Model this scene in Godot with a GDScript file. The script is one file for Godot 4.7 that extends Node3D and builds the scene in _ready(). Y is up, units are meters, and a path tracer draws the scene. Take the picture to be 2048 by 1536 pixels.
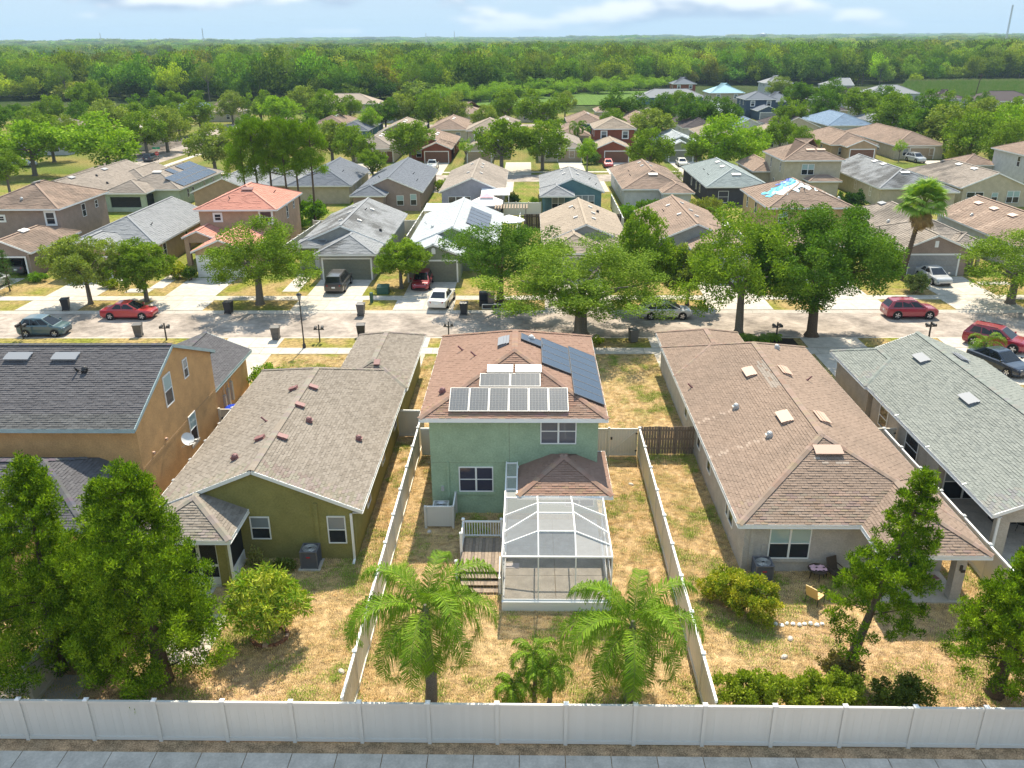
extends Node3D
# A Florida subdivision seen from a low drone: back yards in front, a street behind the first row of houses, woods to the horizon.
# x right, -z away from the camera, metres.

var rng := RandomNumberGenerator.new()
var used := {}
var M := {}
var cache := {}

class MB:
	var v := PackedVector3Array()
	var n := PackedVector3Array()
	var uv := PackedVector2Array()
	var c := PackedColorArray()
	var col := Color.WHITE
	func tri(a: Vector3, b: Vector3, d: Vector3) -> void:   # counter-clockwise seen from outside
		var nn := (b - a).cross(d - a).normalized()
		v.append(a); v.append(d); v.append(b)
		for i in 3: n.append(nn); c.append(col)
		var l := (b - a).length()
		uv.append(Vector2(0, 0)); uv.append(Vector2(l * 0.5, (d - a).length())); uv.append(Vector2(l, 0))
	func quad(a: Vector3, b: Vector3, d: Vector3, e: Vector3) -> void:
		var nn := (b - a).cross(d - a).normalized()
		var w := (b - a).length()
		var h := (e - a).length()
		for p in [a, d, b, a, e, d]: v.append(p); n.append(nn); c.append(col)
		for p in [Vector2(0, 0), Vector2(w, h), Vector2(w, 0), Vector2(0, 0), Vector2(0, h), Vector2(w, h)]: uv.append(p)
	func box(t: Transform3D) -> void:                        # unit cube, centred, through t
		var p: Array[Vector3] = []
		for i in 8: p.append(t * Vector3(-0.5 if i & 1 == 0 else 0.5, -0.5 if i & 2 == 0 else 0.5, -0.5 if i & 4 == 0 else 0.5))
		quad(p[4], p[5], p[7], p[6]); quad(p[1], p[0], p[2], p[3]); quad(p[5], p[1], p[3], p[7])
		quad(p[0], p[4], p[6], p[2]); quad(p[6], p[7], p[3], p[2]); quad(p[0], p[1], p[5], p[4])
	func bx(x0: float, y0: float, z0: float, x1: float, y1: float, z1: float) -> void:
		box(Transform3D(Basis.from_scale(Vector3(x1 - x0, y1 - y0, z1 - z0)), Vector3(x0 + x1, y0 + y1, z0 + z1) * 0.5))
	func bar(a: Vector3, b: Vector3, w: float, h: float) -> void:   # a box beam from a to b
		var d := b - a
		var z := d.normalized()
		var x := Vector3.UP.cross(z)
		x = Vector3.RIGHT if x.length() < 0.01 else x.normalized()
		var y := z.cross(x)
		box(Transform3D(Basis(x * w, y * h, d), (a + b) * 0.5))
	func tube(a: Vector3, b: Vector3, ra: float, rb: float, k := 8, caps := true) -> void:
		var z := (b - a).normalized()
		var x := Vector3.UP.cross(z)
		x = Vector3.RIGHT if x.length() < 0.01 else x.normalized()
		var y := z.cross(x)
		for i in k:
			var t0 := TAU * i / k
			var t1 := TAU * (i + 1) / k
			var d0 := x * cos(t0) + y * sin(t0)
			var d1 := x * cos(t1) + y * sin(t1)
			var f := v.size()
			quad(a + d0 * ra, a + d1 * ra, b + d1 * rb, b + d0 * rb)
			for j in 6: n[f + j] = (d0 if j in [0, 3, 4] else d1)
			if caps:
				tri(b, b + d0 * rb, b + d1 * rb); tri(a, a + d1 * ra, a + d0 * ra)
	func pole(pts: Array, r: Array, k := 7) -> void:
		for i in pts.size() - 1: tube(pts[i], pts[i + 1], r[i], r[i + 1], k, i == pts.size() - 2)
	func lathe(prof: Array, k: int, t: Transform3D) -> void:  # prof: Vector2(radius, height), bottom to top
		for i in k:
			var t0 := TAU * i / k
			var t1 := TAU * (i + 1) / k
			for j in prof.size() - 1:
				var p: Vector2 = prof[j]
				var q: Vector2 = prof[j + 1]
				var a := t * Vector3(p.x * cos(t1), p.y, p.x * sin(t1))
				var b := t * Vector3(p.x * cos(t0), p.y, p.x * sin(t0))
				var d := t * Vector3(q.x * cos(t0), q.y, q.x * sin(t0))
				var e := t * Vector3(q.x * cos(t1), q.y, q.x * sin(t1))
				if p.x < 0.0001: tri(a, d, e)
				elif q.x < 0.0001: tri(a, b, d)
				else: quad(a, b, d, e)
	func leaf(p: Vector3, d: Vector3, s: Vector3, l: float, w: float) -> void:   # a pointed leaf of two triangles from p along d, s across
		var t := p + d * l
		var m := p + d * (l * 0.45)
		var nn := d.cross(s).normalized()
		v.append(p); v.append(m + s * w); v.append(t)
		v.append(p); v.append(t); v.append(m - s * w)
		for i in 6: n.append(nn); c.append(col); uv.append(Vector2.ZERO)
	func mesh() -> ArrayMesh:
		var arr := []
		arr.resize(Mesh.ARRAY_MAX)
		arr[Mesh.ARRAY_VERTEX] = v; arr[Mesh.ARRAY_NORMAL] = n; arr[Mesh.ARRAY_TEX_UV] = uv; arr[Mesh.ARRAY_COLOR] = c
		var m := ArrayMesh.new()
		if v.size(): m.add_surface_from_arrays(Mesh.PRIMITIVE_TRIANGLES, arr)
		return m

func numbered(called: String) -> String:
	used[called] = used.get(called, -1) + 1
	return called if used[called] == 0 else "%s_%03d" % [called, used[called]]

func tag(o: Node, label: String, category := "", group := "", kind := "") -> void:
	if label: o.set_meta("label", label)
	if category: o.set_meta("category", category)
	if group: o.set_meta("group", group)
	if kind: o.set_meta("kind", kind)

func thing(called: String, label: String, category: String, at := Vector3.ZERO, turn := 0.0, group := "") -> Node3D:
	var o := Node3D.new()
	o.name = numbered(called)
	add_child(o)
	o.position = at
	o.rotation.y = turn
	tag(o, label, category, group)
	return o

func part(parent: Node, called: String, mesh: Mesh, mat: Material, t := Transform3D.IDENTITY) -> MeshInstance3D:
	var o := MeshInstance3D.new()
	o.name = numbered(called) if parent == self else called
	o.mesh = mesh
	o.material_override = mat
	parent.add_child(o, true)
	o.transform = t
	return o

func struct(called: String, mesh: Mesh, mat: Material) -> MeshInstance3D:
	var o := part(self, called, mesh, mat)
	o.set_meta("kind", "structure")
	return o

func multi(parent: Node, called: String, mesh: Mesh, mat: Material, xf: Array, cols: PackedColorArray) -> MultiMeshInstance3D:
	var mm := MultiMesh.new()
	mm.transform_format = MultiMesh.TRANSFORM_3D
	mm.use_colors = true
	mm.mesh = mesh
	mm.instance_count = xf.size()
	for i in xf.size():
		mm.set_instance_transform(i, xf[i])
		mm.set_instance_color(i, cols[i])
	var o := MultiMeshInstance3D.new()
	o.name = numbered(called) if parent == self else called
	o.multimesh = mm
	o.material_override = mat
	o.set_meta("kind", "stuff")
	parent.add_child(o, true)
	return o

func copy(o: Node3D, at: Vector3, turn: float, label: String) -> Node3D:
	var r: Node3D = o.duplicate()
	r.name = numbered(String(o.name).split("_0")[0])
	add_child(r)
	r.position = at
	r.rotation.y = turn
	r.set_meta("label", label)
	return r

func unit_box() -> Mesh:
	if not cache.has("box"):
		var b := MB.new()
		b.bx(-0.5, -0.5, -0.5, 0.5, 0.5, 0.5)
		cache.box = b.mesh()
	return cache.box

func bxt(x0: float, y0: float, z0: float, x1: float, y1: float, z1: float) -> Transform3D:
	return Transform3D(Basis.from_scale(Vector3(x1 - x0, y1 - y0, z1 - z0)), Vector3(x0 + x1, y0 + y1, z0 + z1) * 0.5)

func lin(c: Color) -> Color: return c.linear_to_srgb()

# ---------- computed textures and materials ----------
func grain(seed_: int, size: int, freqs: Array, amps: Array, mid: float) -> Image:   # seamless grey grain, values near mid
	var acc := PackedFloat32Array()
	acc.resize(size * size)
	for k in freqs.size():
		var f := FastNoiseLite.new()
		f.seed = seed_ + k
		f.frequency = freqs[k]
		f.fractal_octaves = 3
		var im := f.get_seamless_image(size, size, false, false, 0.15, true)
		var d := im.get_data()
		var a: float = amps[k] / 127.0
		for i in size * size: acc[i] += (d[i] - 127.0) * a
	var out := PackedByteArray()
	out.resize(size * size)
	for i in size * size: out[i] = clampi(int((mid + acc[i]) * 255.0), 0, 255)
	return Image.create_from_data(size, size, false, Image.FORMAT_L8, out)

func tex(im: Image) -> ImageTexture:
	im.generate_mipmaps()
	return ImageTexture.create_from_image(im)

func nrm(im: Image, strength: float) -> ImageTexture:
	var j: Image = im.duplicate()
	j.convert(Image.FORMAT_RGBA8)
	j.bump_map_to_normal_map(strength)
	return tex(j)

func mat(key: String, c: Color, rough := 0.8, metal := 0.0, t: Texture2D = null, tile := 1.0, nm: Texture2D = null) -> StandardMaterial3D:
	var m := StandardMaterial3D.new()
	m.albedo_color = lin(c)
	m.roughness = rough
	if rough > 0.7: m.metallic_specular = 0.2
	m.metallic = metal
	if t:
		m.albedo_texture = t
		m.uv1_triplanar = true
		m.uv1_world_triplanar = true
		m.uv1_scale = Vector3.ONE / tile
	if nm:
		m.normal_enabled = true
		m.normal_texture = nm
		m.normal_scale = 0.6
	M[key] = m
	return m

func vmat(key: String, rough := 0.8, back := 0.0) -> StandardMaterial3D:
	var m := StandardMaterial3D.new()
	m.vertex_color_use_as_albedo = true
	m.roughness = rough
	m.metallic_specular = 0.15
	if back > 0.0:
		m.backlight_enabled = true
		m.backlight = Color(back, back * 1.05, back * 0.35)
		m.cull_mode = BaseMaterial3D.CULL_DISABLED
	M[key] = m
	return m

func make_materials() -> void:
	var g1 := grain(11, 512, [0.006, 0.05, 0.2], [0.04, 0.05, 0.09], 0.85)
	var g2 := grain(21, 512, [0.008, 0.05, 0.25], [0.06, 0.05, 0.07], 0.86)
	var g3 := grain(31, 512, [0.012, 0.08, 0.3], [0.14, 0.2, 0.34], 0.72)
	var ts := tex(g1)
	var tc := tex(g2)
	var tg := tex(g3)
	var ns := nrm(g1, 3.0)
	M.tg = tg
	var tn := {}
	for k in [["stucco_green", 0.445, 0.585, 0.40], ["stucco_olive", 0.37, 0.335, 0.12], ["stucco_orange", 0.80, 0.47, 0.21], ["stucco_greige", 0.63, 0.58, 0.53],
			["stucco_sand", 0.62, 0.55, 0.46], ["stucco_taupe", 0.43, 0.33, 0.27], ["stucco_tan", 0.56, 0.40, 0.25], ["stucco_peach", 0.62, 0.42, 0.28], ["stucco_sage", 0.33, 0.36, 0.26],
			["stucco_grey", 0.42, 0.42, 0.40], ["stucco_lavender", 0.42, 0.42, 0.50], ["stucco_teal", 0.15, 0.27, 0.30], ["stucco_yellow", 0.68, 0.50, 0.24], ["stucco_cream", 0.66, 0.58, 0.42],
			["stucco_white", 0.70, 0.70, 0.68], ["stucco_mint", 0.55, 0.64, 0.48], ["stucco_brown", 0.34, 0.22, 0.15], ["stucco_charcoal", 0.10, 0.095, 0.105], ["stucco_navy", 0.09, 0.13, 0.19], ["stucco_redbrick", 0.34, 0.115, 0.07]]:
		mat(k[0], Color(k[1], k[2], k[3]), 0.9, 0.0, ts, 3.3, ns)
	mat("white", Color(0.76, 0.76, 0.74), 0.45)
	mat("vinyl", Color(0.64, 0.59, 0.50), 0.5)
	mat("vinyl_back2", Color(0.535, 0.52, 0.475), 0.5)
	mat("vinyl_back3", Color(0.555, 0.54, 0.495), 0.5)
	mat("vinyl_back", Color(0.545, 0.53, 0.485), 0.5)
	mat("trim_blue", Color(0.42, 0.56, 0.58), 0.5, 0.0, ts, 2.0)
	mat("concrete", Color(0.68, 0.62, 0.54), 0.92, 0.0, tc, 3.7, ns)
	mat("concrete_b", Color(0.64, 0.585, 0.505), 0.92, 0.0, tc, 2.9, ns)
	mat("slab_floor", Color(0.74, 0.67, 0.57), 0.8, 0.0, tc, 2.7, ns)
	mat("asphalt", Color(0.50, 0.43, 0.37), 0.93, 0.0, tex(grain(41, 512, [0.006, 0.03, 0.3], [0.14, 0.08, 0.14], 0.8)), 9.7, ns)
	mat("wood_grey", Color(0.30, 0.24, 0.19), 0.9, 0.0, tc, 0.9)
	mat("wood_deck", Color(0.42, 0.33, 0.25), 0.9, 0.0, tc, 0.8)
	mat("wood_dark", Color(0.11, 0.085, 0.065), 0.9, 0.0, tc, 0.8)
	mat("bark", Color(0.24, 0.18, 0.13), 0.95, 0.0, tg, 0.5, ns)
	mat("bark_grey", Color(0.33, 0.29, 0.24), 0.95, 0.0, tg, 0.5, ns)
	mat("mulch", Color(0.07, 0.05, 0.036), 1.0, 0.0, tg, 1.3, ns)
	mat("sand", Color(0.62, 0.46, 0.29), 1.0, 0.0, tg, 1.7, ns)
	mat("field", Color(0.17, 0.30, 0.05), 1.0, 0.0, tg, 9.0)
	mat("field_dry", Color(0.50, 0.44, 0.25), 1.0, 0.0, tg, 9.0)
	mat("vent_yellow", Color(0.62, 0.42, 0.16), 0.6)
	mat("black", Color(0.02, 0.02, 0.022), 0.5)
	mat("dark_plastic", Color(0.045, 0.045, 0.05), 0.45, 0.0, ts, 0.7)
	mat("grey_plastic", Color(0.14, 0.135, 0.13), 0.5, 0.0, ts, 0.7)
	mat("ac_metal", Color(0.16, 0.16, 0.18), 0.45, 0.3)
	mat("ac_light", Color(0.55, 0.54, 0.5), 0.5, 0.2)
	mat("metal", Color(0.6, 0.6, 0.62), 0.35, 0.8)
	mat("galv", Color(0.5, 0.5, 0.49), 0.45, 0.3)
	mat("tyre", Color(0.018, 0.018, 0.018), 0.8)
	mat("lamp_red", Color(0.4, 0.02, 0.02), 0.2)
	mat("lamp_clear", Color(0.75, 0.77, 0.8), 0.12, 0.2)
	mat("vent_maroon", Color(0.22, 0.10, 0.095), 0.6)
	mat("vent_tan", Color(0.50, 0.34, 0.26), 0.6)
	mat("vent_grey", Color(0.21, 0.225, 0.25), 0.65)
	mat("vent_white", Color(0.62, 0.6, 0.57), 0.55)
	mat("tarp_blue", Color(0.02, 0.38, 0.62), 0.4)
	mat("tarp_dark", Color(0.005, 0.05, 0.35), 0.4)
	mat("tarp_pale", Color(0.62, 0.78, 0.82), 0.45)
	mat("cloth_pink", Color(0.72, 0.45, 0.5), 0.9)
	mat("cloth_cream", Color(0.82, 0.74, 0.7), 0.9)
	mat("brick", Color(0.34, 0.17, 0.11), 0.9, 0.0, ts, 0.5)
	mat("door_sage", Color(0.25, 0.26, 0.20), 0.6, 0.0, ts, 1.1)
	mat("door_grey", Color(0.40, 0.40, 0.40), 0.6, 0.0, ts, 1.1)
	mat("door_brown", Color(0.24, 0.11, 0.065), 0.6, 0.0, ts, 1.1)
	mat("door_tan", Color(0.52, 0.39, 0.26), 0.6, 0.0, ts, 1.1)
	mat("blue_plastic", Color(0.01, 0.05, 0.42), 0.25)
	mat("green_plastic", Color(0.03, 0.10, 0.075), 0.4)
	mat("sign_green", Color(0.0, 0.25, 0.13), 0.4)
	mat("sign_red", Color(0.5, 0.02, 0.03), 0.4)
	mat("glass", Color(0.022, 0.026, 0.034), 0.05)
	mat("glass_blind", Color(0.20, 0.23, 0.25), 0.12, 0.0)
	mat("rack", Color(0.36, 0.36, 0.36), 0.45, 0.3)
	mat("rack_dark", Color(0.10, 0.105, 0.115), 0.5)
	mat("glass_slats", Color(0.11, 0.11, 0.13), 0.08)
	mat("glass_teal", Color(0.30, 0.42, 0.42), 0.12, 0.0)
	mat("glass_car", Color(0.012, 0.014, 0.018), 0.04)
	mat("glass_purple", Color(0.05, 0.05, 0.075), 0.06)
	mat("solar", Color(0.045, 0.065, 0.10), 0.18)
	var sd := mat("solar_dusty", Color(0.15, 0.16, 0.17), 0.17)
	sd.transparency = BaseMaterial3D.TRANSPARENCY_ALPHA
	sd.albedo_color.a = 0.62
	mat("solar_line", Color(0.11, 0.115, 0.12), 0.5)
	var scr := mat("screen", Color(0.12, 0.125, 0.13), 0.6)
	scr.transparency = BaseMaterial3D.TRANSPARENCY_ALPHA
	scr.albedo_color.a = 0.28
	var scr2 := mat("screen_roof", Color(0.42, 0.43, 0.44), 0.5, 0.0)
	scr2.transparency = BaseMaterial3D.TRANSPARENCY_ALPHA
	scr2.albedo_color.a = 0.36
	var dk := mat("screen_dark", Color(0.02, 0.02, 0.02), 0.7)
	dk.transparency = BaseMaterial3D.TRANSPARENCY_ALPHA
	dk.albedo_color.a = 0.8
	for c in [["paint_red", 0.36, 0.012, 0.022], ["paint_teal", 0.05, 0.10, 0.12], ["paint_dark", 0.05, 0.045, 0.042], ["paint_white", 0.72, 0.71, 0.66], ["paint_silver", 0.46, 0.47, 0.48], ["paint_crimson", 0.28, 0.01, 0.03], ["paint_navy", 0.02, 0.032, 0.06], ["paint_blue", 0.02, 0.05, 0.16]]:
		var m := mat(c[0], Color(c[1], c[2], c[3]), 0.32, 0.15)
		m.clearcoat_enabled = true
		m.clearcoat = 1.0
		m.clearcoat_roughness = 0.05
	vmat("shingle", 0.93)
	vmat("leaf", 0.75, 0.75)
	vmat("frond", 0.5, 0.7)
	vmat("grass", 0.8, 0.25)
	var gm := vmat("ground", 0.97)
	gm.albedo_texture = tg
	gm.uv1_triplanar = true
	gm.uv1_world_triplanar = true
	gm.uv1_scale = Vector3.ONE / 3.1
	gm.normal_enabled = true
	gm.normal_texture = nrm(g3, 4.0)
	gm.normal_scale = 0.8

# ---------- camera, sky, sun ----------
func make_view() -> void:
	var cam := Camera3D.new()
	cam.name = "camera"
	add_child(cam)
	cam.fov = 48.87
	cam.far = 12000.0
	cam.near = 0.1
	cam.position = Vector3(0, 22.5, 0)
	cam.rotation_degrees = Vector3(-22.1, 1.2, -0.42)
	cam.current = true
	var env := Environment.new()
	env.background_mode = Environment.BG_SKY
	var sky := Sky.new()
	var pm := PanoramaSkyMaterial.new()
	pm.panorama = sky_picture()
	pm.energy_multiplier = 1.0
	sky.sky_material = pm
	env.sky = sky
	env.background_energy_multiplier = 1.25
	env.tonemap_mode = Environment.TONE_MAPPER_LINEAR
	env.tonemap_exposure = 1.95
	env.fog_enabled = true
	env.fog_density = 0.00012
	env.fog_light_color = Color(0.72, 0.84, 0.94)
	env.sdfgi_enabled = true
	env.ssao_enabled = true
	env.ssil_enabled = true
	var we := WorldEnvironment.new()
	we.name = "world"
	we.environment = env
	add_child(we)
	var sun := DirectionalLight3D.new()
	sun.name = "sun"
	sun.light_energy = 1.5
	sun.light_color = Color(1.0, 0.955, 0.87)
	sun.light_angular_distance = 0.5
	sun.shadow_enabled = true
	add_child(sun)
	var el := deg_to_rad(53.0)
	var az := deg_to_rad(4.0)
	var to_sun := Vector3(sin(az) * cos(el), sin(el), -cos(az) * cos(el))
	sun.look_at_from_position(to_sun * 100.0, Vector3.ZERO, Vector3.UP)

func sky_picture() -> ImageTexture:
	var w := 2048
	var h := 1024
	var f := FastNoiseLite.new()
	f.seed = 5
	f.frequency = 0.011
	f.fractal_octaves = 5
	f.fractal_gain = 0.52
	var ni := f.get_seamless_image(w, 420, false, false, 0.1, true).get_data()
	var data := PackedByteArray()
	data.resize(w * h * 3)
	data.fill(120)
	for y in 514:
		var el := (0.5 - (y + 0.5) / h) * 180.0
		var e: float = maxf(el, 0.0)
		var t := pow(clampf(e / 90.0, 0.0, 1.0), 0.42)
		var sk := Color(0.285, 0.345, 0.385).lerp(Color(0.22, 0.33, 0.48), t)
		var row := mini(int(90.0 * log(1.0 + e / 1.6)) + 6, 400)
		var row2 := mini(row + 14, 415)
		var lim := lerpf(0.46, 0.58, clampf(e / 25.0, 0.0, 1.0)) + (0.35 if e < 0.45 else 0.0) + clampf((1.5 - e) * 0.10, 0.0, 0.12)
		for x in w:
			var a := ni[row * w + x] / 255.0
			var b := ni[row2 * w + x] / 255.0
			var k := clampf((a - lim) * 6.0, 0.0, 1.0)
			k = k * k * (3.0 - 2.0 * k) * 0.95
			var lit := clampf(0.5 + (a - b) * 5.0, 0.0, 1.0)
			var cl := Color(0.20, 0.245, 0.32).lerp(Color(0.50, 0.50, 0.50), lit)
			var c := sk.lerp(cl, k).linear_to_srgb()
			var o := (y * w + x) * 3
			data[o] = int(c.r * 255.0); data[o + 1] = int(c.g * 255.0); data[o + 2] = int(c.b * 255.0)
	return ImageTexture.create_from_image(Image.create_from_data(w, h, false, Image.FORMAT_RGB8, data))

# ---------- ground, roads, walks ----------
var gn := FastNoiseLite.new()
var gn2 := FastNoiseLite.new()

func ground_color(x: float, z: float) -> Color:
	var a := gn.get_noise_2d(x * 0.22, z * 0.22)
	var b := gn2.get_noise_2d(x, z)
	var straw := Color(0.86, 0.61, 0.315)
	var green := Color(0.29, 0.34, 0.07)
	var sandy := Color(0.84, 0.56, 0.33)
	if z > -22.35: return sandy.lerp(Color(0.55, 0.41, 0.26), clampf(0.45 - b, 0.1, 0.9))
	if z > -61.0:
		var k := clampf((a + b * 0.7) * 1.7 - 0.58, 0.0, 0.65)
		if x < -6.4: k *= 0.6
		if x > 20.4: k = clampf(k + 0.3, 0.0, 0.9)
		if x > 6.4 and x < 9.6 and z < -30.0: k = clampf(k + 0.1 + b * 0.7, 0.0, 0.8)
		if x > 6.4 and z > -30.0: k = clampf(k - 0.05, 0.0, 0.6)
		if z < -55.0: k = clampf(k + 0.2, 0.0, 0.9)
		var c := straw.lerp(green, k)
		var s := 0.0
		if x < -9.0 and z > -27.0: s = 0.75
		if x > 11.0 and z > -29.0: s = 0.7
		return c.lerp(sandy, clampf(s + b * 0.5, 0.0, 0.85) if s > 0.0 else clampf(-b * 0.9 - 0.15, 0.0, 0.35))
	if z > -84.0:
		return Color(0.66, 0.48, 0.21).lerp(Color(0.36, 0.38, 0.06), clampf(a * 1.8 + b * 0.5 + 0.35, 0.0, 1.0))
	if z > -146.0:
		return Color(0.52, 0.43, 0.15).lerp(Color(0.28, 0.38, 0.055), clampf(a * 1.6 + b * 0.4 + 0.45, 0.0, 1.0))
	if z > -300.0:
		return Color(0.44, 0.38, 0.13).lerp(Color(0.20, 0.29, 0.05), clampf(a * 1.6 + 0.45, 0.0, 1.0))
	return Color(0.07, 0.11, 0.03).lerp(Color(0.16, 0.19, 0.06), clampf(a + 0.3, 0.0, 1.0))

func span(a: float, b: float, step: float) -> Array:
	var r := []
	var n := int(ceil(absf(b - a) / step))
	for i in n: r.append(a + (b - a) * i / n)
	return r

func make_ground() -> void:
	gn.seed = 3; gn.frequency = 0.9; gn.fractal_octaves = 4
	gn2.seed = 8; gn2.frequency = 0.55; gn2.fractal_octaves = 3
	var xs := [-9000.0, -4000.0, -2000.0, -1000.0, -600.0, -350.0] + span(-220, -70, 8.0) + span(-70, -32, 2.0) + span(-32, 32, 0.42) + span(32, 70, 2.0) + span(70, 220, 8.0) + [220.0, 350.0, 600.0, 1000.0, 2000.0, 4000.0, 9000.0]
	var zs := [60.0, 10.0, -12.0] + span(-18, -65.4, 0.42) + [-65.4, -65.41, -69.0, -72.99, -73.0] + span(-74, -90, 0.8) + span(-90, -160, 2.0) + span(-160, -330, 6.0) + [-330.0, -380.0, -450.0, -550.0, -700.0, -900.0, -1200.0, -1700.0, -2500.0, -4000.0, -9500.0]
	var v := PackedVector3Array()
	var n := PackedVector3Array()
	var c := PackedColorArray()
	var idx := PackedInt32Array()
	var nx := xs.size()
	for j in zs.size():
		for i in nx:
			var x: float = xs[i]
			var z: float = zs[j]
			v.append(Vector3(x, -0.16 if z < -65.405 and z > -72.995 else far_y(x, z), z))
			n.append(Vector3.UP)
			c.append(ground_color(x, z))
	for j in zs.size() - 1:
		for i in nx - 1:
			var a := j * nx + i
			idx.append_array(PackedInt32Array([a, a + nx, a + 1, a + 1, a + nx, a + nx + 1]))
	var arr := []
	arr.resize(Mesh.ARRAY_MAX)
	arr[Mesh.ARRAY_VERTEX] = v; arr[Mesh.ARRAY_NORMAL] = n; arr[Mesh.ARRAY_COLOR] = c; arr[Mesh.ARRAY_INDEX] = idx
	var m := ArrayMesh.new()
	m.add_surface_from_arrays(Mesh.PRIMITIVE_TRIANGLES, arr)
	var g := struct("ground", m, M.ground)
	tag(g, "dry straw coloured lawns with green patches between the houses")

func slabs(parent: Node, x0: float, x1: float, z0: float, z1: float, nx: int, nz: int, top: float, th: float, gap := 0.02, mats := ["concrete", "concrete_b"], called := "slab") -> void:
	for i in nx:
		for j in nz:
			var a := x0 + (x1 - x0) * i / nx + gap * 0.5
			var b := x0 + (x1 - x0) * (i + 1) / nx - gap * 0.5
			var p := z0 + (z1 - z0) * j / nz - gap * 0.5
			var q := z0 + (z1 - z0) * (j + 1) / nz + gap * 0.5
			part(parent, called, unit_box(), M[mats[rng.randi() % mats.size()]], bxt(a, top - th, q, b, top + rng.randf_range(-0.004, 0.004), p))

func pave(called: String, label: String) -> Node3D:
	var o := Node3D.new()
	o.name = numbered(called)
	add_child(o)
	tag(o, label, "", "", "structure")
	return o

func sheet(called: String, label: String, pts: Array, y: float, m: Material) -> void:
	var b := MB.new()
	var p: Array = []
	for q in pts: p.append(Vector3(q.x, y, q.y))
	if (p[1] - p[0]).cross(p[2] - p[0]).y < 0.0: p.reverse()
	for i in range(1, p.size() - 1): b.tri(p[0], p[i], p[i + 1])
	tag(struct(called, b.mesh(), m), label)

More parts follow.
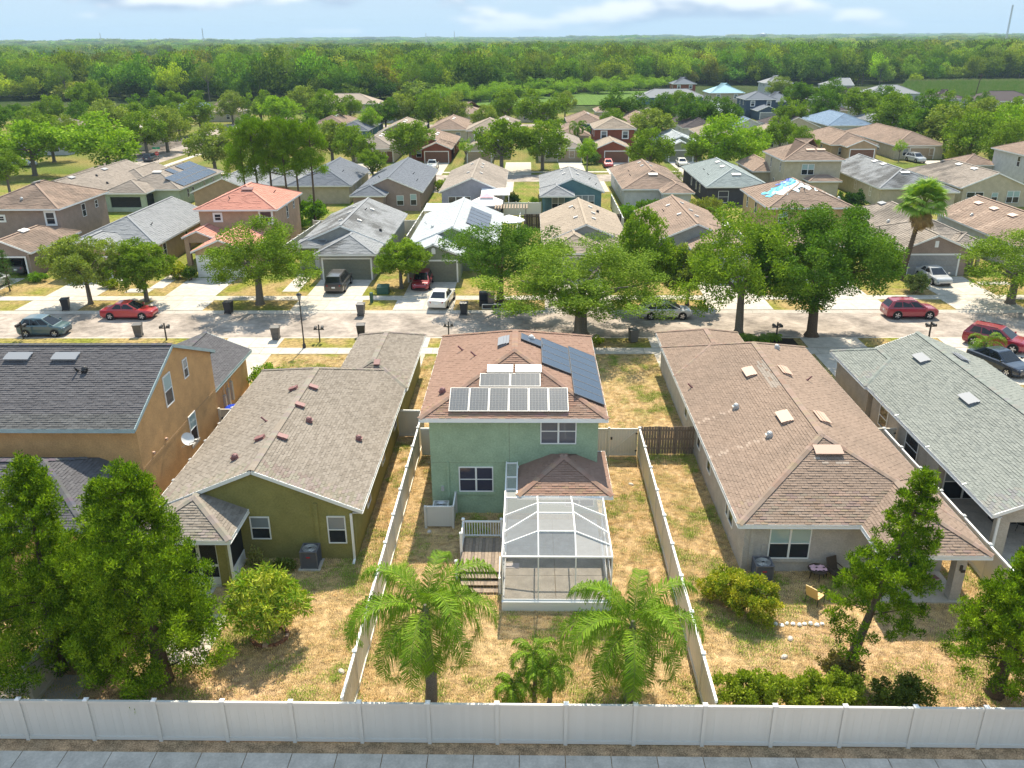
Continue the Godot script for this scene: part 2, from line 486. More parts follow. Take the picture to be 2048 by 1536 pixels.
func make_roads() -> void:
	# the street behind the first row: pavement 7 m wide between sloped kerbs
	var b := MB.new()
	b.bx(-400, -0.2, -72.52, 400, -0.12, -65.88)
	tag(struct("street", b.mesh(), M.asphalt), "pale asphalt street running across the picture behind the first row of houses")
	for s in [[-65.88, -65.36, "near"], [-72.52, -73.04, "far"]]:
		var k := MB.new()
		for i in 60:
			var x := -120.0 + i * 4.0
			var d: float = signf(s[1] - s[0])
			var a := Vector3(x, -0.118, s[0])
			var a2 := Vector3(x + 3.985, -0.118, s[0])
			var c := Vector3(x, 0.012, s[1])
			var c2 := Vector3(x + 3.985, 0.012, s[1])
			if d > 0: k.quad(a2, a, c, c2)
			else: k.quad(a, a2, c2, c)
			k.quad(c, c2, c2 - Vector3(0, 0.2, 0), c - Vector3(0, 0.2, 0))
		tag(struct("kerb", k.mesh(), M.concrete), "sloped concrete kerb along the %s side of the street" % s[2])
	var w := pave("sidewalk", "concrete sidewalk along the near side of the street")
	slabs(w, -60, 60, -61.55, -62.95, 80, 1, 0.03, 0.08)
	w = pave("sidewalk", "concrete sidewalk along the far side of the street, in front of the facing houses")
	slabs(w, -75, 66, -76.3, -77.7, 94, 1, 0.03, 0.08)
	w = pave("sidewalk", "sidewalk of square slabs in shade below the long back fence")
	slabs(w, -3.4 - 1.55 * 14, -3.4 + 1.55 * 14, -18.6, -21.85, 28, 1, 0.03, 0.1, 0.028, ["concrete", "concrete_b"])
	# driveways: x0, x1, z near, z far
	for d in [[-24.6, -20.0, -55.2, -65.3, "beside the orange house"], [-12.4, -8.0, -58.2, -65.3, "of the house with the tan shingle roof"], [-3.9, 0.6, -56.2, -65.3, "of the green house"],
			[9.7, 14.2, -58.6, -65.3, "of the house with the long brown roof"], [22.0, 26.6, -54.8, -65.3, "of the house with the grey-green roof"], [33.0, 38.6, -55.2, -65.3, "at the right edge where the dark car stands"]]:
		w = pave("driveway", "concrete driveway " + d[4])
		slabs(w, d[0], d[1], d[2], -61.5, 2, 2, 0.032, 0.08)
		slabs(w, d[0], d[1], -63.0, d[3], 2, 1, 0.032, 0.08)
	for d in [[-57.0, -52.2, "of the brown two storey house at the left edge"], [-46.5, -41.5, "of the low grey roofed house behind two oaks"], [-34.9, -30.0, "of the house with the pink roof"], [-21.2, -15.9, "where the dark people carrier stands"], [-11.9, -7.2, "where the red and the white car stand"],
			[1.9, 7.4, "behind the largest street oak"], [16.6, 21.6, "behind the silver car"], [27.0, 32.0, "behind the biggest round oak"], [38.6, 44.0, "where the silver car faces the street"], [50.5, 55.5, "at the right edge across the street"]]:
		w = pave("driveway", "concrete driveway " + d[2])
		slabs(w, d[0], d[1], -77.75, -84.4, 2, 2, 0.032, 0.08)
		slabs(w, d[0] - 0.4, d[1] + 0.4, -73.1, -76.25, 2, 1, 0.032, 0.08)
	# front walks
	for d in [[-24.0, -22.4, -79.2, -86.0, "beside the dark people carrier"], [-39.4, -37.0, -79.0, -80.4, "left of the pink roofed house"], [44.4, 47.4, -81.3, -82.4, "beside the silver car in the driveway"], [-37.6, -36.2, -80.5, -86.0, "to the porch of the pink roofed house"]]:
		w = pave("path", "narrow concrete path " + d[4])
		slabs(w, d[0], d[1], d[2], d[3], 1, 3, 0.03, 0.08)
	# second street, side street and third street, far behind
	sheet("street", "second street seen between the back row roofs", [Vector2(-76, -148), Vector2(260, -148), Vector2(260, -156), Vector2(-76, -156)], 0.012, M.asphalt)
	sheet("street", "side street under oaks at the left running away from the camera", [Vector2(-82, -100), Vector2(-75, -100), Vector2(-75, -210), Vector2(-84, -262), Vector2(-91, -260), Vector2(-82, -210)], 0.02, M.asphalt)
	sheet("street", "third street hidden behind oaks at the right", [Vector2(-60, -249), Vector2(260, -249), Vector2(260, -256), Vector2(-60, -256)], 0.012, M.asphalt)
	sheet("sidewalk", "pale walk beside the side street at the left", [Vector2(-72.6, -100), Vector2(-71.2, -100), Vector2(-71.2, -208), Vector2(-72.6, -208)], 0.03, M.concrete)
	sheet("sidewalk", "pale walk on the far side of the second street", [Vector2(-70, -158.6), Vector2(120, -158.6), Vector2(120, -160), Vector2(-70, -160)], 0.03, M.concrete)
	var i := 0
	for d in [[-34.0, -29.0], [-20.6, -15.8], [-4.5, 0.5], [5.9, 10.6], [14.6, 20.0], [27.8, 32.8], [64, 69], [76.4, 81.2]]:
		w = pave("driveway", ["concrete driveway of the tan garage beyond the second street", "concrete driveway where the white pickup stands", "concrete driveway behind the pair of street oaks", "concrete driveway of the beige garage right of the pair of oaks", "concrete driveway where the far red car stands", "concrete driveway where the far white car stands", "concrete driveway of the orange gabled garage", "concrete driveway where the far silver utility car stands"][i])
		slabs(w, d[0], d[1], -156.1, -173.0, 1, 3, 0.035, 0.08)
		i += 1
	for d in [[-18.6, -14.6, "of the dark roofed house with beige back gable"], [-6.5, -2.5, "behind the lavender gable"], [7.0, 11.6, "behind the teal gable"], [12.2, 13.0, "squeezed between the teal and the white walled house"]]:
		w = pave("driveway", "concrete driveway in the back row " + d[2])
		slabs(w, d[0], d[1], -137.0, -147.9, 1, 3, 0.035, 0.08)
	# beds of mulch
	var k := 0
	for d in [[15.6, 21.4, -63.2, -65.2], [15.4, 21.6, -56.5, -61.3], [-15.5, -9.0, -34.4, -35.2], [13.6, 14.4, -33.0, -33.6]]:
		var m := MB.new()
		m.bx(d[0], -0.05, d[3], d[1], 0.02, d[2])
		tag(struct("mulch_bed", m.mesh(), M.mulch), ["dark mulch bed with ferns under the biggest oak", "dark mulch bed in front of the grey-green roofed house", "dark soil along the olive wall", "dark soil beside the grey wall"][k])
		k += 1
	# fields far behind
	sheet("field", "bright green field far away at the left", [Vector2(-640, -1150), Vector2(-420, -1080), Vector2(-270, -700), Vector2(-420, -720)], 0.3, M.field)
	sheet("field", "straw coloured clearing in front of the bright field", [Vector2(-330, -690), Vector2(-235, -680), Vector2(-225, -610), Vector2(-310, -620)], 0.3, M.field_dry)
	sheet("field", "tall green reeds at the right edge beyond the last roofs", [Vector2(140, -345), Vector2(250, -330), Vector2(330, -480), Vector2(205, -490)], 0.3, M.field)
	sheet("field", "pale bare field far behind the woods at the right", [Vector2(330, -1250), Vector2(640, -1250), Vector2(700, -1500), Vector2(360, -1500)], 0.3, M.field_dry)
	sheet("field", "low green scrub behind the last houses", [Vector2(-20, -330), Vector2(60, -330), Vector2(80, -430), Vector2(-20, -400)], 0.25, M.field)

# ---------- houses ----------
const PITCH := 0.417
const OV := 0.42

# block: [x0, x1, z near, z far, eave, ridge axis "z"/"x", near or left end, far or right end, "walls"/"open"]; ends "h" hip or "g" gable
func roof_planes(k: Array) -> Dictionary:
	var x0: float = k[0]
	var x1: float = k[1]
	var z0: float = k[2]
	var z1: float = k[3]
	var e: float = k[4]
	var P: Array = []
	var R: Array = []
	if k[5] == "z":
		var half := (x1 - x0) * 0.5
		var xm := (x0 + x1) * 0.5
		var y := e + PITCH * half
		var zn := z0 - half if k[6] == "h" else z0
		var zf := z1 + half if k[7] == "h" else z1
		var A := Vector3(xm, y, zn)
		var B := Vector3(xm, y, zf)
		P.append([Vector3(x0, e, z1), Vector3(x0, e, z0), A, B])
		P.append([Vector3(x1, e, z0), Vector3(x1, e, z1), B, A])
		R.append([A, B])
		if k[6] == "h":
			P.append([Vector3(x0, e, z0), Vector3(x1, e, z0), A])
			R.append([Vector3(x0, e, z0), A]); R.append([Vector3(x1, e, z0), A])
		if k[7] == "h":
			P.append([Vector3(x1, e, z1), Vector3(x0, e, z1), B])
			R.append([Vector3(x0, e, z1), B]); R.append([Vector3(x1, e, z1), B])
	else:
		var half := (z0 - z1) * 0.5
		var zm := (z0 + z1) * 0.5
		var y := e + PITCH * half
		var xl := x0 + half if k[6] == "h" else x0
		var xr := x1 - half if k[7] == "h" else x1
		var A := Vector3(xl, y, zm)
		var B := Vector3(xr, y, zm)
		P.append([Vector3(x0, e, z0), Vector3(x1, e, z0), B, A])
		P.append([Vector3(x1, e, z1), Vector3(x0, e, z1), A, B])
		R.append([A, B])
		if k[6] == "h":
			P.append([Vector3(x0, e, z1), Vector3(x0, e, z0), A])
			R.append([Vector3(x0, e, z0), A]); R.append([Vector3(x0, e, z1), A])
		if k[7] == "h":
			P.append([Vector3(x1, e, z0), Vector3(x1, e, z1), B])
			R.append([Vector3(x1, e, z0), B]); R.append([Vector3(x1, e, z1), B])
	return {"P": P, "R": R}

func roof_y(k: Array, x: float, z: float) -> float:
	var d := 99.0
	if k[5] == "z" or k[6] == "h": d = minf(d, x - k[0])
	if k[5] == "z" or k[7] == "h": d = minf(d, k[1] - x)
	if k[5] == "x" or k[6] == "h": d = minf(d, k[2] - z)
	if k[5] == "x" or k[7] == "h": d = minf(d, z - k[3])
	return k[4] + PITCH * d

func roof_face(k: Array, x: float, z: float) -> Basis:   # y = roof normal, z = down the slope
	var best := 99.0
	var dir := Vector3.LEFT
	if (k[5] == "z" or k[6] == "h") and x - k[0] < best: best = x - k[0]; dir = Vector3.LEFT
	if (k[5] == "z" or k[7] == "h") and k[1] - x < best: best = k[1] - x; dir = Vector3.RIGHT
	if (k[5] == "x" or k[6] == "h") and k[2] - z < best: best = k[2] - z; dir = Vector3.BACK
	if (k[5] == "x" or k[7] == "h") and z - k[3] < best: best = z - k[3]; dir = Vector3.FORWARD
	var dn := (dir + Vector3.DOWN * PITCH).normalized()
	var nn := (Vector3.UP + dir * PITCH).normalized()
	return Basis(nn.cross(dn), nn, dn)

func shingle_mesh(thick: float) -> Mesh:    # unit tab: x across, z down the slope, butt edge at +z
	var key := "tab%f" % thick
	if not cache.has(key):
		var b := MB.new()
		var p := [Vector3(-0.48, 0.001, -0.5), Vector3(0.48, 0.001, -0.5), Vector3(0.48, thick, 0.5), Vector3(-0.48, thick, 0.5)]
		b.quad(p[3], p[2], p[1], p[0])
		b.quad(Vector3(-0.48, -0.01, 0.5), Vector3(0.48, -0.01, 0.5), p[2], p[3])
		b.quad(p[2], Vector3(0.48, -0.01, 0.5), Vector3(0.48, -0.01, -0.5), p[1])
		b.quad(Vector3(-0.48, -0.01, 0.5), p[3], p[0], Vector3(-0.48, -0.01, -0.5))
		cache[key] = b.mesh()
	return cache[key]

var stain := FastNoiseLite.new()
var patches := []     # weathered runs and replaced tabs: x0, x1, z0, z1, colour, share

# tabs on one roof plane: returns [transforms, colours]
func tabs(poly: Array, tw: float, th: float, tones: Array, dirty: float, blocks: Array, me: int, xf: Array, cols: PackedColorArray) -> void:
	var o: Vector3 = poly[0]
	var u := ((poly[1] as Vector3) - o).normalized()
	var nn := u.cross((poly[2] as Vector3) - o).normalized()
	if nn.y < 0.0: nn = -nn
	var v := nn.cross(u)
	if v.y < 0.0: v = -v
	var q: Array[Vector2] = []
	var top := 0.0
	for p in poly:
		var d: Vector3 = p - o
		q.append(Vector2(d.dot(u), d.dot(v)))
		top = maxf(top, q[-1].y)
	var n := int(top / th)
	for r in n:
		var y := (r + 0.5) * th
		var lo := 1e9
		var hi := -1e9
		for i in q.size():
			var a := q[i]
			var b := q[(i + 1) % q.size()]
			if (a.y - y) * (b.y - y) < 0.0:
				var x := a.x + (b.x - a.x) * (y - a.y) / (b.y - a.y)
				lo = minf(lo, x); hi = maxf(hi, x)
		if hi - lo < 0.1: continue
		var x := lo - tw * (0.5 if r & 1 else 0.0) + 0.001 - fposmod(lo, tw)
		while x < hi:
			var a := maxf(x, lo)
			var b := minf(x + tw, hi)
			x += tw
			if b - a < 0.05: continue
			var p := o + u * ((a + b) * 0.5) + v * y
			var hidden := false
			for k in blocks.size():
				if k != me:
					var kk: Array = blocks[k]
					if p.x > kk[0] and p.x < kk[1] and p.z < kk[2] and p.z > kk[3] and roof_y(kk, p.x, p.z) > p.y + 0.06: hidden = true; break
			if hidden: continue
			var thick := 1.0 if rng.randf() < 0.6 else 1.9
			xf.append(Transform3D(Basis(u * (b - a), nn * thick, -v * th), p + nn * 0.012))
			var c: Color = (tones[rng.randi() % tones.size()] as Color).lerp(tones[0], 0.6)
			if dirty > 0.0:
				var st := stain.get_noise_3d(p.x * 1.0, p.y * 0.9, p.z * 1.0) * 0.6 + stain.get_noise_3d(p.x * 0.23 + 50.0, 0.0, p.z * 0.23) * 0.7
				c = c.lerp(Color(0.06, 0.057, 0.052), clampf(st * 1.5 + 0.12, 0.0, 0.72) * dirty)
			for pt in patches:
				if p.x > pt[0] and p.x < pt[1] and p.z > pt[2] and p.z < pt[3] and rng.randf() < pt[5]: c = c.lerp(pt[4], 0.32)
			cols.append(c)

func house(called: String, label: String, blocks: Array, wall_mat: String, tones: Array, opt := {}) -> Node3D:
	var b0: Array = blocks[0]
	var at := Vector3((b0[0] + b0[1]) * 0.5, 0, (b0[2] + b0[3]) * 0.5)
	var root := thing(called, label, "house", at, 0.0, opt.get("group", "houses of the estate"))
	var back := Transform3D(Basis.IDENTITY, -at)
	var near: bool = opt.get("near", false)
	var level: int = opt.get("level", 1)       # 2: single tabs, 1: coarser tabs, 0: plain deck
	var W := MB.new()
	var plinth := MB.new()
	var bi := -1
	for k in blocks:
		bi += 1
		var e: float = k[4]
		var oz0: float = OV if k[5] == "x" or k[6] == "h" else 0.15
		var oz1: float = OV if k[5] == "x" or k[7] == "h" else 0.15
		var ox0: float = OV if k[5] == "z" or k[6] == "h" else 0.15
		var ox1: float = OV if k[5] == "z" or k[7] == "h" else 0.15
		if k[8] == "walls":
			var a := Vector3(k[0] + ox0, 0, k[3] + oz1)
			var b := Vector3(k[1] - ox1, e + PITCH * OV - 0.1, k[2] - oz0)
			W.bx(a.x, a.y, a.z, b.x, b.y, b.z)
			var half: float = (k[1] - k[0]) * 0.5 if k[5] == "z" else (k[2] - k[3]) * 0.5
			var ry: float = e + PITCH * half - 0.09
			var m: float = (k[0] + k[1]) * 0.5 if k[5] == "z" else (k[2] + k[3]) * 0.5
			for s in 2:
				if k[6 + s] == "g":
					if k[5] == "z":
						var z: float = b.z if s == 0 else a.z
						var zi: float = z + (-0.3 if s == 0 else 0.3)
						var t := [Vector3(a.x, b.y, z), Vector3(b.x, b.y, z), Vector3(m, ry, z)]
						var ti := [Vector3(a.x, b.y, zi), Vector3(b.x, b.y, zi), Vector3(m, ry, zi)]
						if s == 0: W.tri(t[0], t[1], t[2]); W.tri(ti[1], ti[0], ti[2])
						else: W.tri(t[1], t[0], t[2]); W.tri(ti[0], ti[1], ti[2])
					else:
						var x: float = a.x if s == 0 else b.x
						var xi: float = x + (0.3 if s == 0 else -0.3)
						var t := [Vector3(x, b.y, a.z), Vector3(x, b.y, b.z), Vector3(x, ry, m)]
						var ti := [Vector3(xi, b.y, a.z), Vector3(xi, b.y, b.z), Vector3(xi, ry, m)]
						if s == 0: W.tri(t[0], t[1], t[2]); W.tri(ti[1], ti[0], ti[2])
						else: W.tri(t[1], t[0], t[2]); W.tri(ti[0], ti[1], ti[2])
		# roof deck, fascia, caps, tabs
		var rp := roof_planes(k)
		var D := MB.new()
		D.col = tones[0]
		for poly in rp.P:
			for i in range(1, poly.size() - 1): D.tri(poly[0], poly[i], poly[i + 1])
			var lowd := Vector3(0, -0.14, 0)
			for i in range(1, poly.size() - 1): D.tri(poly[0] + lowd, poly[i + 1] + lowd, poly[i] + lowd)
		var roof := part(root, "roof", D.mesh(), M.shingle, back)
		var F := MB.new()
		var ex := [[Vector3(k[0], e, k[2]), Vector3(k[1], e, k[2]), k[5] == "x" or k[6] == "h"], [Vector3(k[1], e, k[3]), Vector3(k[0], e, k[3]), k[5] == "x" or k[7] == "h"],
			[Vector3(k[0], e, k[3]), Vector3(k[0], e, k[2]), k[5] == "z" or k[6] == "h"], [Vector3(k[1], e, k[2]), Vector3(k[1], e, k[3]), k[5] == "z" or k[7] == "h"]]
		for s in ex:
			var mid: Vector3 = (s[0] + s[1]) * 0.5
			if s[2]:
				F.bar(s[0] + Vector3(0, -0.07, 0), s[1] + Vector3(0, -0.07, 0), 0.05, 0.17)
				if near: F.bar(s[0] + Vector3(0, -0.17, 0) + (mid - at).normalized() * Vector3(0.0, 0, 0), s[1] + Vector3(0, -0.17, 0), 0.08, 0.03)
			else:
				var pk := Vector3(mid.x, e + PITCH * ((s[1] - s[0]).length() * 0.5), mid.z)
				F.bar(s[0] + Vector3(0, -0.07, 0), pk + Vector3(0, -0.07, 0), 0.05, 0.17)
				F.bar(pk + Vector3(0, -0.07, 0), s[1] + Vector3(0, -0.07, 0), 0.05, 0.17)
		# soffit
		if ox0 > 0.2: F.bx(k[0] + 0.03, e - 0.17, k[3] + 0.03, k[0] + ox0 + 0.02, e - 0.15, k[2] - 0.03)
		if ox1 > 0.2: F.bx(k[1] - ox1 - 0.02, e - 0.17, k[3] + 0.03, k[1] - 0.03, e - 0.15, k[2] - 0.03)
		if oz0 > 0.2: F.bx(k[0] + ox0 + 0.03, e - 0.172, k[2] - oz0 - 0.02, k[1] - ox1 - 0.03, e - 0.152, k[2] - 0.03)
		if oz1 > 0.2: F.bx(k[0] + ox0 + 0.03, e - 0.172, k[3] + 0.03, k[1] - ox1 - 0.03, e - 0.152, k[3] + oz1 + 0.02)
		part(roof, "fascia", F.mesh(), M[opt.get("trim", "white")])
		var capc: Color = opt.get("cap", tones[0] * 1.05)
		if level == 2:
			for r in rp.R: caps(roof, r[0], r[1], capc, blocks, bi, opt)
		else:
			var C := MB.new()
			C.col = capc
			for r in rp.R:
				var d: Vector3 = (r[1] - r[0]).normalized()
				var sd := Vector3.UP.cross(d).normalized()
				var n := maxi(int((r[1] - r[0]).length() / 0.9), 1)
				for i in n:
					var pm: Vector3 = r[0].lerp(r[1], (i + 0.5) / n)
					if covered(pm, blocks, bi): continue
					C.bar(r[0].lerp(r[1], float(i) / n) + Vector3(0, 0.03, 0), r[0].lerp(r[1], (i + 1.0) / n) + Vector3(0, 0.05, 0), 0.26, 0.05)
			if C.v.size(): part(roof, "ridge_cap", C.mesh(), M.shingle)
		if level > 0:
			var xf := []
			var cols := PackedColorArray()
			var tw := 0.32 if level == 2 else 0.5
			var th := 0.145 if level == 2 else 0.24
			for poly in rp.P:
				# far slopes that face away from the yards keep coarser courses
				tabs(poly, tw, th, tones, opt.get("dirty", 0.6), blocks, bi, xf, cols)
			var share: int = 300 if level == 2 and bi == 0 else 0
			if level == 2 and bi > 0: share = 60
			if share > 0:
				var order := range(xf.size())
				order.sort_custom(func(i, j): return xf[i].origin.z > xf[j].origin.z)
				var keep := []
				var kc := PackedColorArray()
				for q in order.size():
					var i: int = order[q]
					if q < share:
						part(roof, "shingle", shingle_mesh(0.016), tone_mat(cols[i]), xf[i])
					else:
						keep.append(xf[i]); kc.append(cols[i])
				xf = keep
				cols = kc
			if xf.size(): multi(roof, "shingles", shingle_mesh(0.016 if level == 2 else 0.022), M.shingle, xf, cols)
	part(root, "wall", W.mesh(), M[wall_mat], back)
	return root

func tone_mat(c: Color) -> Material:
	var q := Color(snappedf(c.r, 0.02), snappedf(c.g, 0.02), snappedf(c.b, 0.02))
	var key := "tone" + q.to_html()
	if not M.has(key): mat(key, q, 0.93)
	return M[key]

func covered(p: Vector3, blocks: Array, me: int) -> bool:
	for k in blocks.size():
		if k != me:
			var kk: Array = blocks[k]
			if p.x > kk[0] and p.x < kk[1] and p.z < kk[2] and p.z > kk[3] and roof_y(kk, p.x, p.z) > p.y + 0.05: return true
	return false

func cap_mesh() -> Mesh:
	if not cache.has("cap"):
		var b := MB.new()
		for s in [-1.0, 1.0]: b.box(Transform3D(Basis(Vector3.RIGHT, deg_to_rad(17.0) * s) * Basis.from_scale(Vector3(0.3, 0.022, 0.17)), Vector3(0, 0, 0.08 * s)))
		cache.cap = b.mesh()
	return cache.cap

func caps(roof: Node, a: Vector3, b: Vector3, c: Color, blocks: Array, me: int, opt: Dictionary) -> void:
	var d := (b - a)
	var n := int(d.length() / 0.27)
	d = d.normalized()
	var z := d.cross(Vector3.UP).normalized()
	var y := z.cross(d)
	for i in n:
		var p := a.lerp(b, (i + 0.5) / n)
		if covered(p, blocks, me): continue
		part(roof, "ridge_cap", cap_mesh(), tone_mat(c * rng.randf_range(0.88, 1.1)), Transform3D(Basis(d, y, z) * Basis(Vector3(0, 0, 1), 0.05), p + Vector3(0, 0.035, 0)))

# a window on a wall: p = centre on the wall plane, yaw 0 faces the camera (+z)
func window(h: Node3D, p: Vector3, yaw: float, w: float, ht: float, cols := 1, style := "glass", frame := "white", sill := "") -> void:
	var key := "win%.2f_%.2f_%d" % [w, ht, cols]
	if not cache.has(key):
		var b := MB.new()
		var f := 0.055
		b.bx(-w / 2, -ht / 2, 0, w / 2, -ht / 2 + f, 0.05); b.bx(-w / 2, ht / 2 - f, 0, w / 2, ht / 2, 0.05)
		b.bx(-w / 2, -ht / 2 + f, 0, -w / 2 + f, ht / 2 - f, 0.048); b.bx(w / 2 - f, -ht / 2 + f, 0, w / 2, ht / 2 - f, 0.048)
		for i in range(1, cols): b.bx(-w / 2 + w * i / cols - f * 0.8, -ht / 2 + f, 0, -w / 2 + w * i / cols + f * 0.8, ht / 2 - f, 0.046)
		b.bx(-w / 2 + f, -0.02, 0.0, w / 2 - f, 0.025, 0.04)
		cache[key] = b.mesh()
	var t := Transform3D(Basis(Vector3.UP, yaw), p - h.position)
	var fr := part(h, "window", cache[key], M[frame], t)
	for i in cols:
		var x0 := -w / 2 + w * i / cols + 0.05
		var x1 := -w / 2 + w * (i + 1) / cols - 0.05
		part(fr, "pane", unit_box(), M[style], bxt(x0, 0.0, 0.004, x1, ht / 2 - 0.04, 0.022))
		part(fr, "pane", unit_box(), M["glass" if style == "glass_teal" or style == "glass_blind" else style], bxt(x0, -ht / 2 + 0.04, 0.004, x1, 0.0, 0.016))
	if sill: part(fr, "sill", unit_box(), M[sill], bxt(-w / 2 - 0.1, -ht / 2 - 0.16, 0.0, w / 2 + 0.1, -ht / 2 - 0.005, 0.07))

func surround(h: Node3D, p: Vector3, yaw: float, w: float, ht: float) -> void:   # broad white band round an upper window
	var b := MB.new()
	b.bx(-w / 2 - 0.16, -ht / 2 - 0.16, 0, w / 2 + 0.16, -ht / 2, 0.035); b.bx(-w / 2 - 0.16, ht / 2, 0, w / 2 + 0.16, ht / 2 + 0.16, 0.035)
	b.bx(-w / 2 - 0.16, -ht / 2, 0, -w / 2, ht / 2, 0.033); b.bx(w / 2, -ht / 2, 0, w / 2 + 0.16, ht / 2, 0.033)
	part(h, "window_surround", b.mesh(), M.white, Transform3D(Basis(Vector3.UP, yaw), p - h.position))

func garage(h: Node3D, xm: float, z: float, m: String, w := 4.8, ht := 2.15, trim := "white") -> void:
	var b := MB.new()
	b.bx(-w / 2 - 0.16, 0, 0, -w / 2, ht + 0.16, 0.06); b.bx(w / 2, 0, 0, w / 2 + 0.16, ht + 0.16, 0.06); b.bx(-w / 2, ht, 0, w / 2, ht + 0.16, 0.058)
	var d := part(h, "garage_door", b.mesh(), M[trim], Transform3D(Basis.IDENTITY, Vector3(xm, 0, z) - h.position))
	for r in 4:
		var p := MB.new()
		var y := 0.02 + r * ht / 4.0
		p.bx(-w / 2, y, 0, w / 2, y + ht / 4.0 - 0.02, 0.03)
		for c in 8: p.bx(-w / 2 + (c + 0.14) * w / 8, y + 0.1, 0.03, -w / 2 + (c + 0.86) * w / 8, y + ht / 4.0 - 0.12, 0.042)
		part(d, "panel", p.mesh(), M[m])

func front_door(h: Node3D, x: float, z: float, m := "white") -> void:
	var b := MB.new()
	b.bx(-0.55, 0, 0, -0.46, 2.12, 0.06); b.bx(0.46, 0, 0, 0.55, 2.12, 0.06); b.bx(-0.46, 2.03, 0, 0.46, 2.12, 0.058)
	var d := part(h, "door", b.mesh(), M.white, Transform3D(Basis.IDENTITY, Vector3(x, 0, z) - h.position))
	var p := MB.new()
	p.bx(-0.46, 0.02, 0, 0.46, 2.03, 0.03)
	for r in 3:
		for c in 2: p.bx(-0.38 + c * 0.42, 0.18 + r * 0.62, 0.03, -0.04 + c * 0.42, 0.68 + r * 0.62, 0.042)
	part(d, "leaf", p.mesh(), M[m])
	part(d, "handle", unit_box(), M.metal, bxt(0.33, 0.95, 0.03, 0.4, 1.05, 0.09))

func vent(h: Node3D, k: Array, x: float, z: float, kind: String, m: String) -> void:
	var key := "vent" + kind
	if not cache.has(key):
		var b := MB.new()
		if kind == "hood":      # slanted box vent with a folded cap
			b.quad(Vector3(-0.16, 0.15, -0.16), Vector3(-0.18, 0.14, 0.18), Vector3(0.18, 0.14, 0.18), Vector3(0.16, 0.15, -0.16))
			b.bx(-0.17, 0.0, -0.28, 0.17, 0.13, 0.15)
			b.bx(-0.19, 0.13, -0.02, 0.19, 0.165, 0.2); b.bx(-0.19, 0.12, -0.3, 0.19, 0.15, -0.02)
		elif kind == "long":    # off-ridge vent: a long louvre with a curved cover
			b.bx(-0.62, 0.0, -0.2, 0.62, 0.1, 0.22)
			for i in 4:
				var a := Vector3(0, 0.17 - i * i * 0.008, 0.28 - i * 0.16)
				b.bx(-0.66, a.y - 0.02, a.z - 0.16, 0.66, a.y, a.z)
		elif kind == "pipe":
			b.tube(Vector3(0, 0, 0), Vector3(0, 0.34, 0.14), 0.05, 0.05, 7)
			b.tube(Vector3(0, -0.02, 0), Vector3(0, 0.05, 0.02), 0.1, 0.07, 7)
		else:                   # gooseneck
			b.lathe([Vector2(0.14, 0), Vector2(0.13, 0.1), Vector2(0.16, 0.12), Vector2(0.15, 0.22), Vector2(0.08, 0.29), Vector2(0, 0.31)], 9, Transform3D.IDENTITY)
			b.bx(-0.12, 0.02, 0.05, 0.12, 0.2, 0.2)
		cache[key] = b.mesh()
	var y := roof_y(k, x, z)
	part(h, "roof_vent", cache[key], M[m], Transform3D(roof_face(k, x, z), Vector3(x, y + 0.02, z) - h.position))

func downspout(h: Node3D, x: float, z: float, top: float, m := "white") -> void:
	var b := MB.new()
	b.bx(-0.05, 0.12, -0.04, 0.05, top, 0.04)
	b.bar(Vector3(0, 0.14, 0), Vector3(0.0, 0.05, 0.3), 0.1, 0.08)
	part(h, "downspout", b.mesh(), M[m], Transform3D(Basis.IDENTITY, Vector3(x, 0, z) - h.position))

func solar(h: Node3D, k: Array, x: float, z: float, w: float, l: float, m: String, cells := true) -> void:   # centre, width across, length down the slope
	var f := roof_face(k, x, z)
	var t := Transform3D(f, Vector3(x, roof_y(k, x, z), z) + f.y * 0.13 - h.position)
	var b := MB.new()
	b.bx(-w / 2, -0.03, -l / 2, w / 2, 0.02, -l / 2 + 0.03); b.bx(-w / 2, -0.03, l / 2 - 0.03, w / 2, 0.02, l / 2)
	b.bx(-w / 2, -0.03, -l / 2 + 0.03, -w / 2 + 0.03, 0.019, l / 2 - 0.03); b.bx(w / 2 - 0.03, -0.03, -l / 2 + 0.03, w / 2, 0.019, l / 2 - 0.03)
	for s in [-0.3, 0.3]: b.bx(w * s - 0.02, -0.12, -l / 2 + 0.1, w * s + 0.02, -0.03, l / 2 - 0.1)
	var p := part(h, "solar_panel", b.mesh(), M.rack_dark if m == "solar" else M.rack, t)
	var g := MB.new()
	g.bx(-w / 2 + 0.03, -0.02, -l / 2 + 0.03, w / 2 - 0.03, 0.012, l / 2 - 0.03)
	part(p, "glass", g.mesh(), M[m])
	if cells:
		var c := MB.new()
		for i in range(1, 6): c.bx(-w / 2 + w * i / 6 - 0.004, 0.0125, -l / 2 + 0.04, -w / 2 + w * i / 6 + 0.004, 0.0135, l / 2 - 0.04)
		for i in range(1, 10): c.bx(-w / 2 + 0.04, 0.0127, -l / 2 + l * i / 10 - 0.004, w / 2 - 0.04, 0.0138, -l / 2 + l * i / 10 + 0.004)
		part(p, "cell_lines", c.mesh(), M.solar_line)

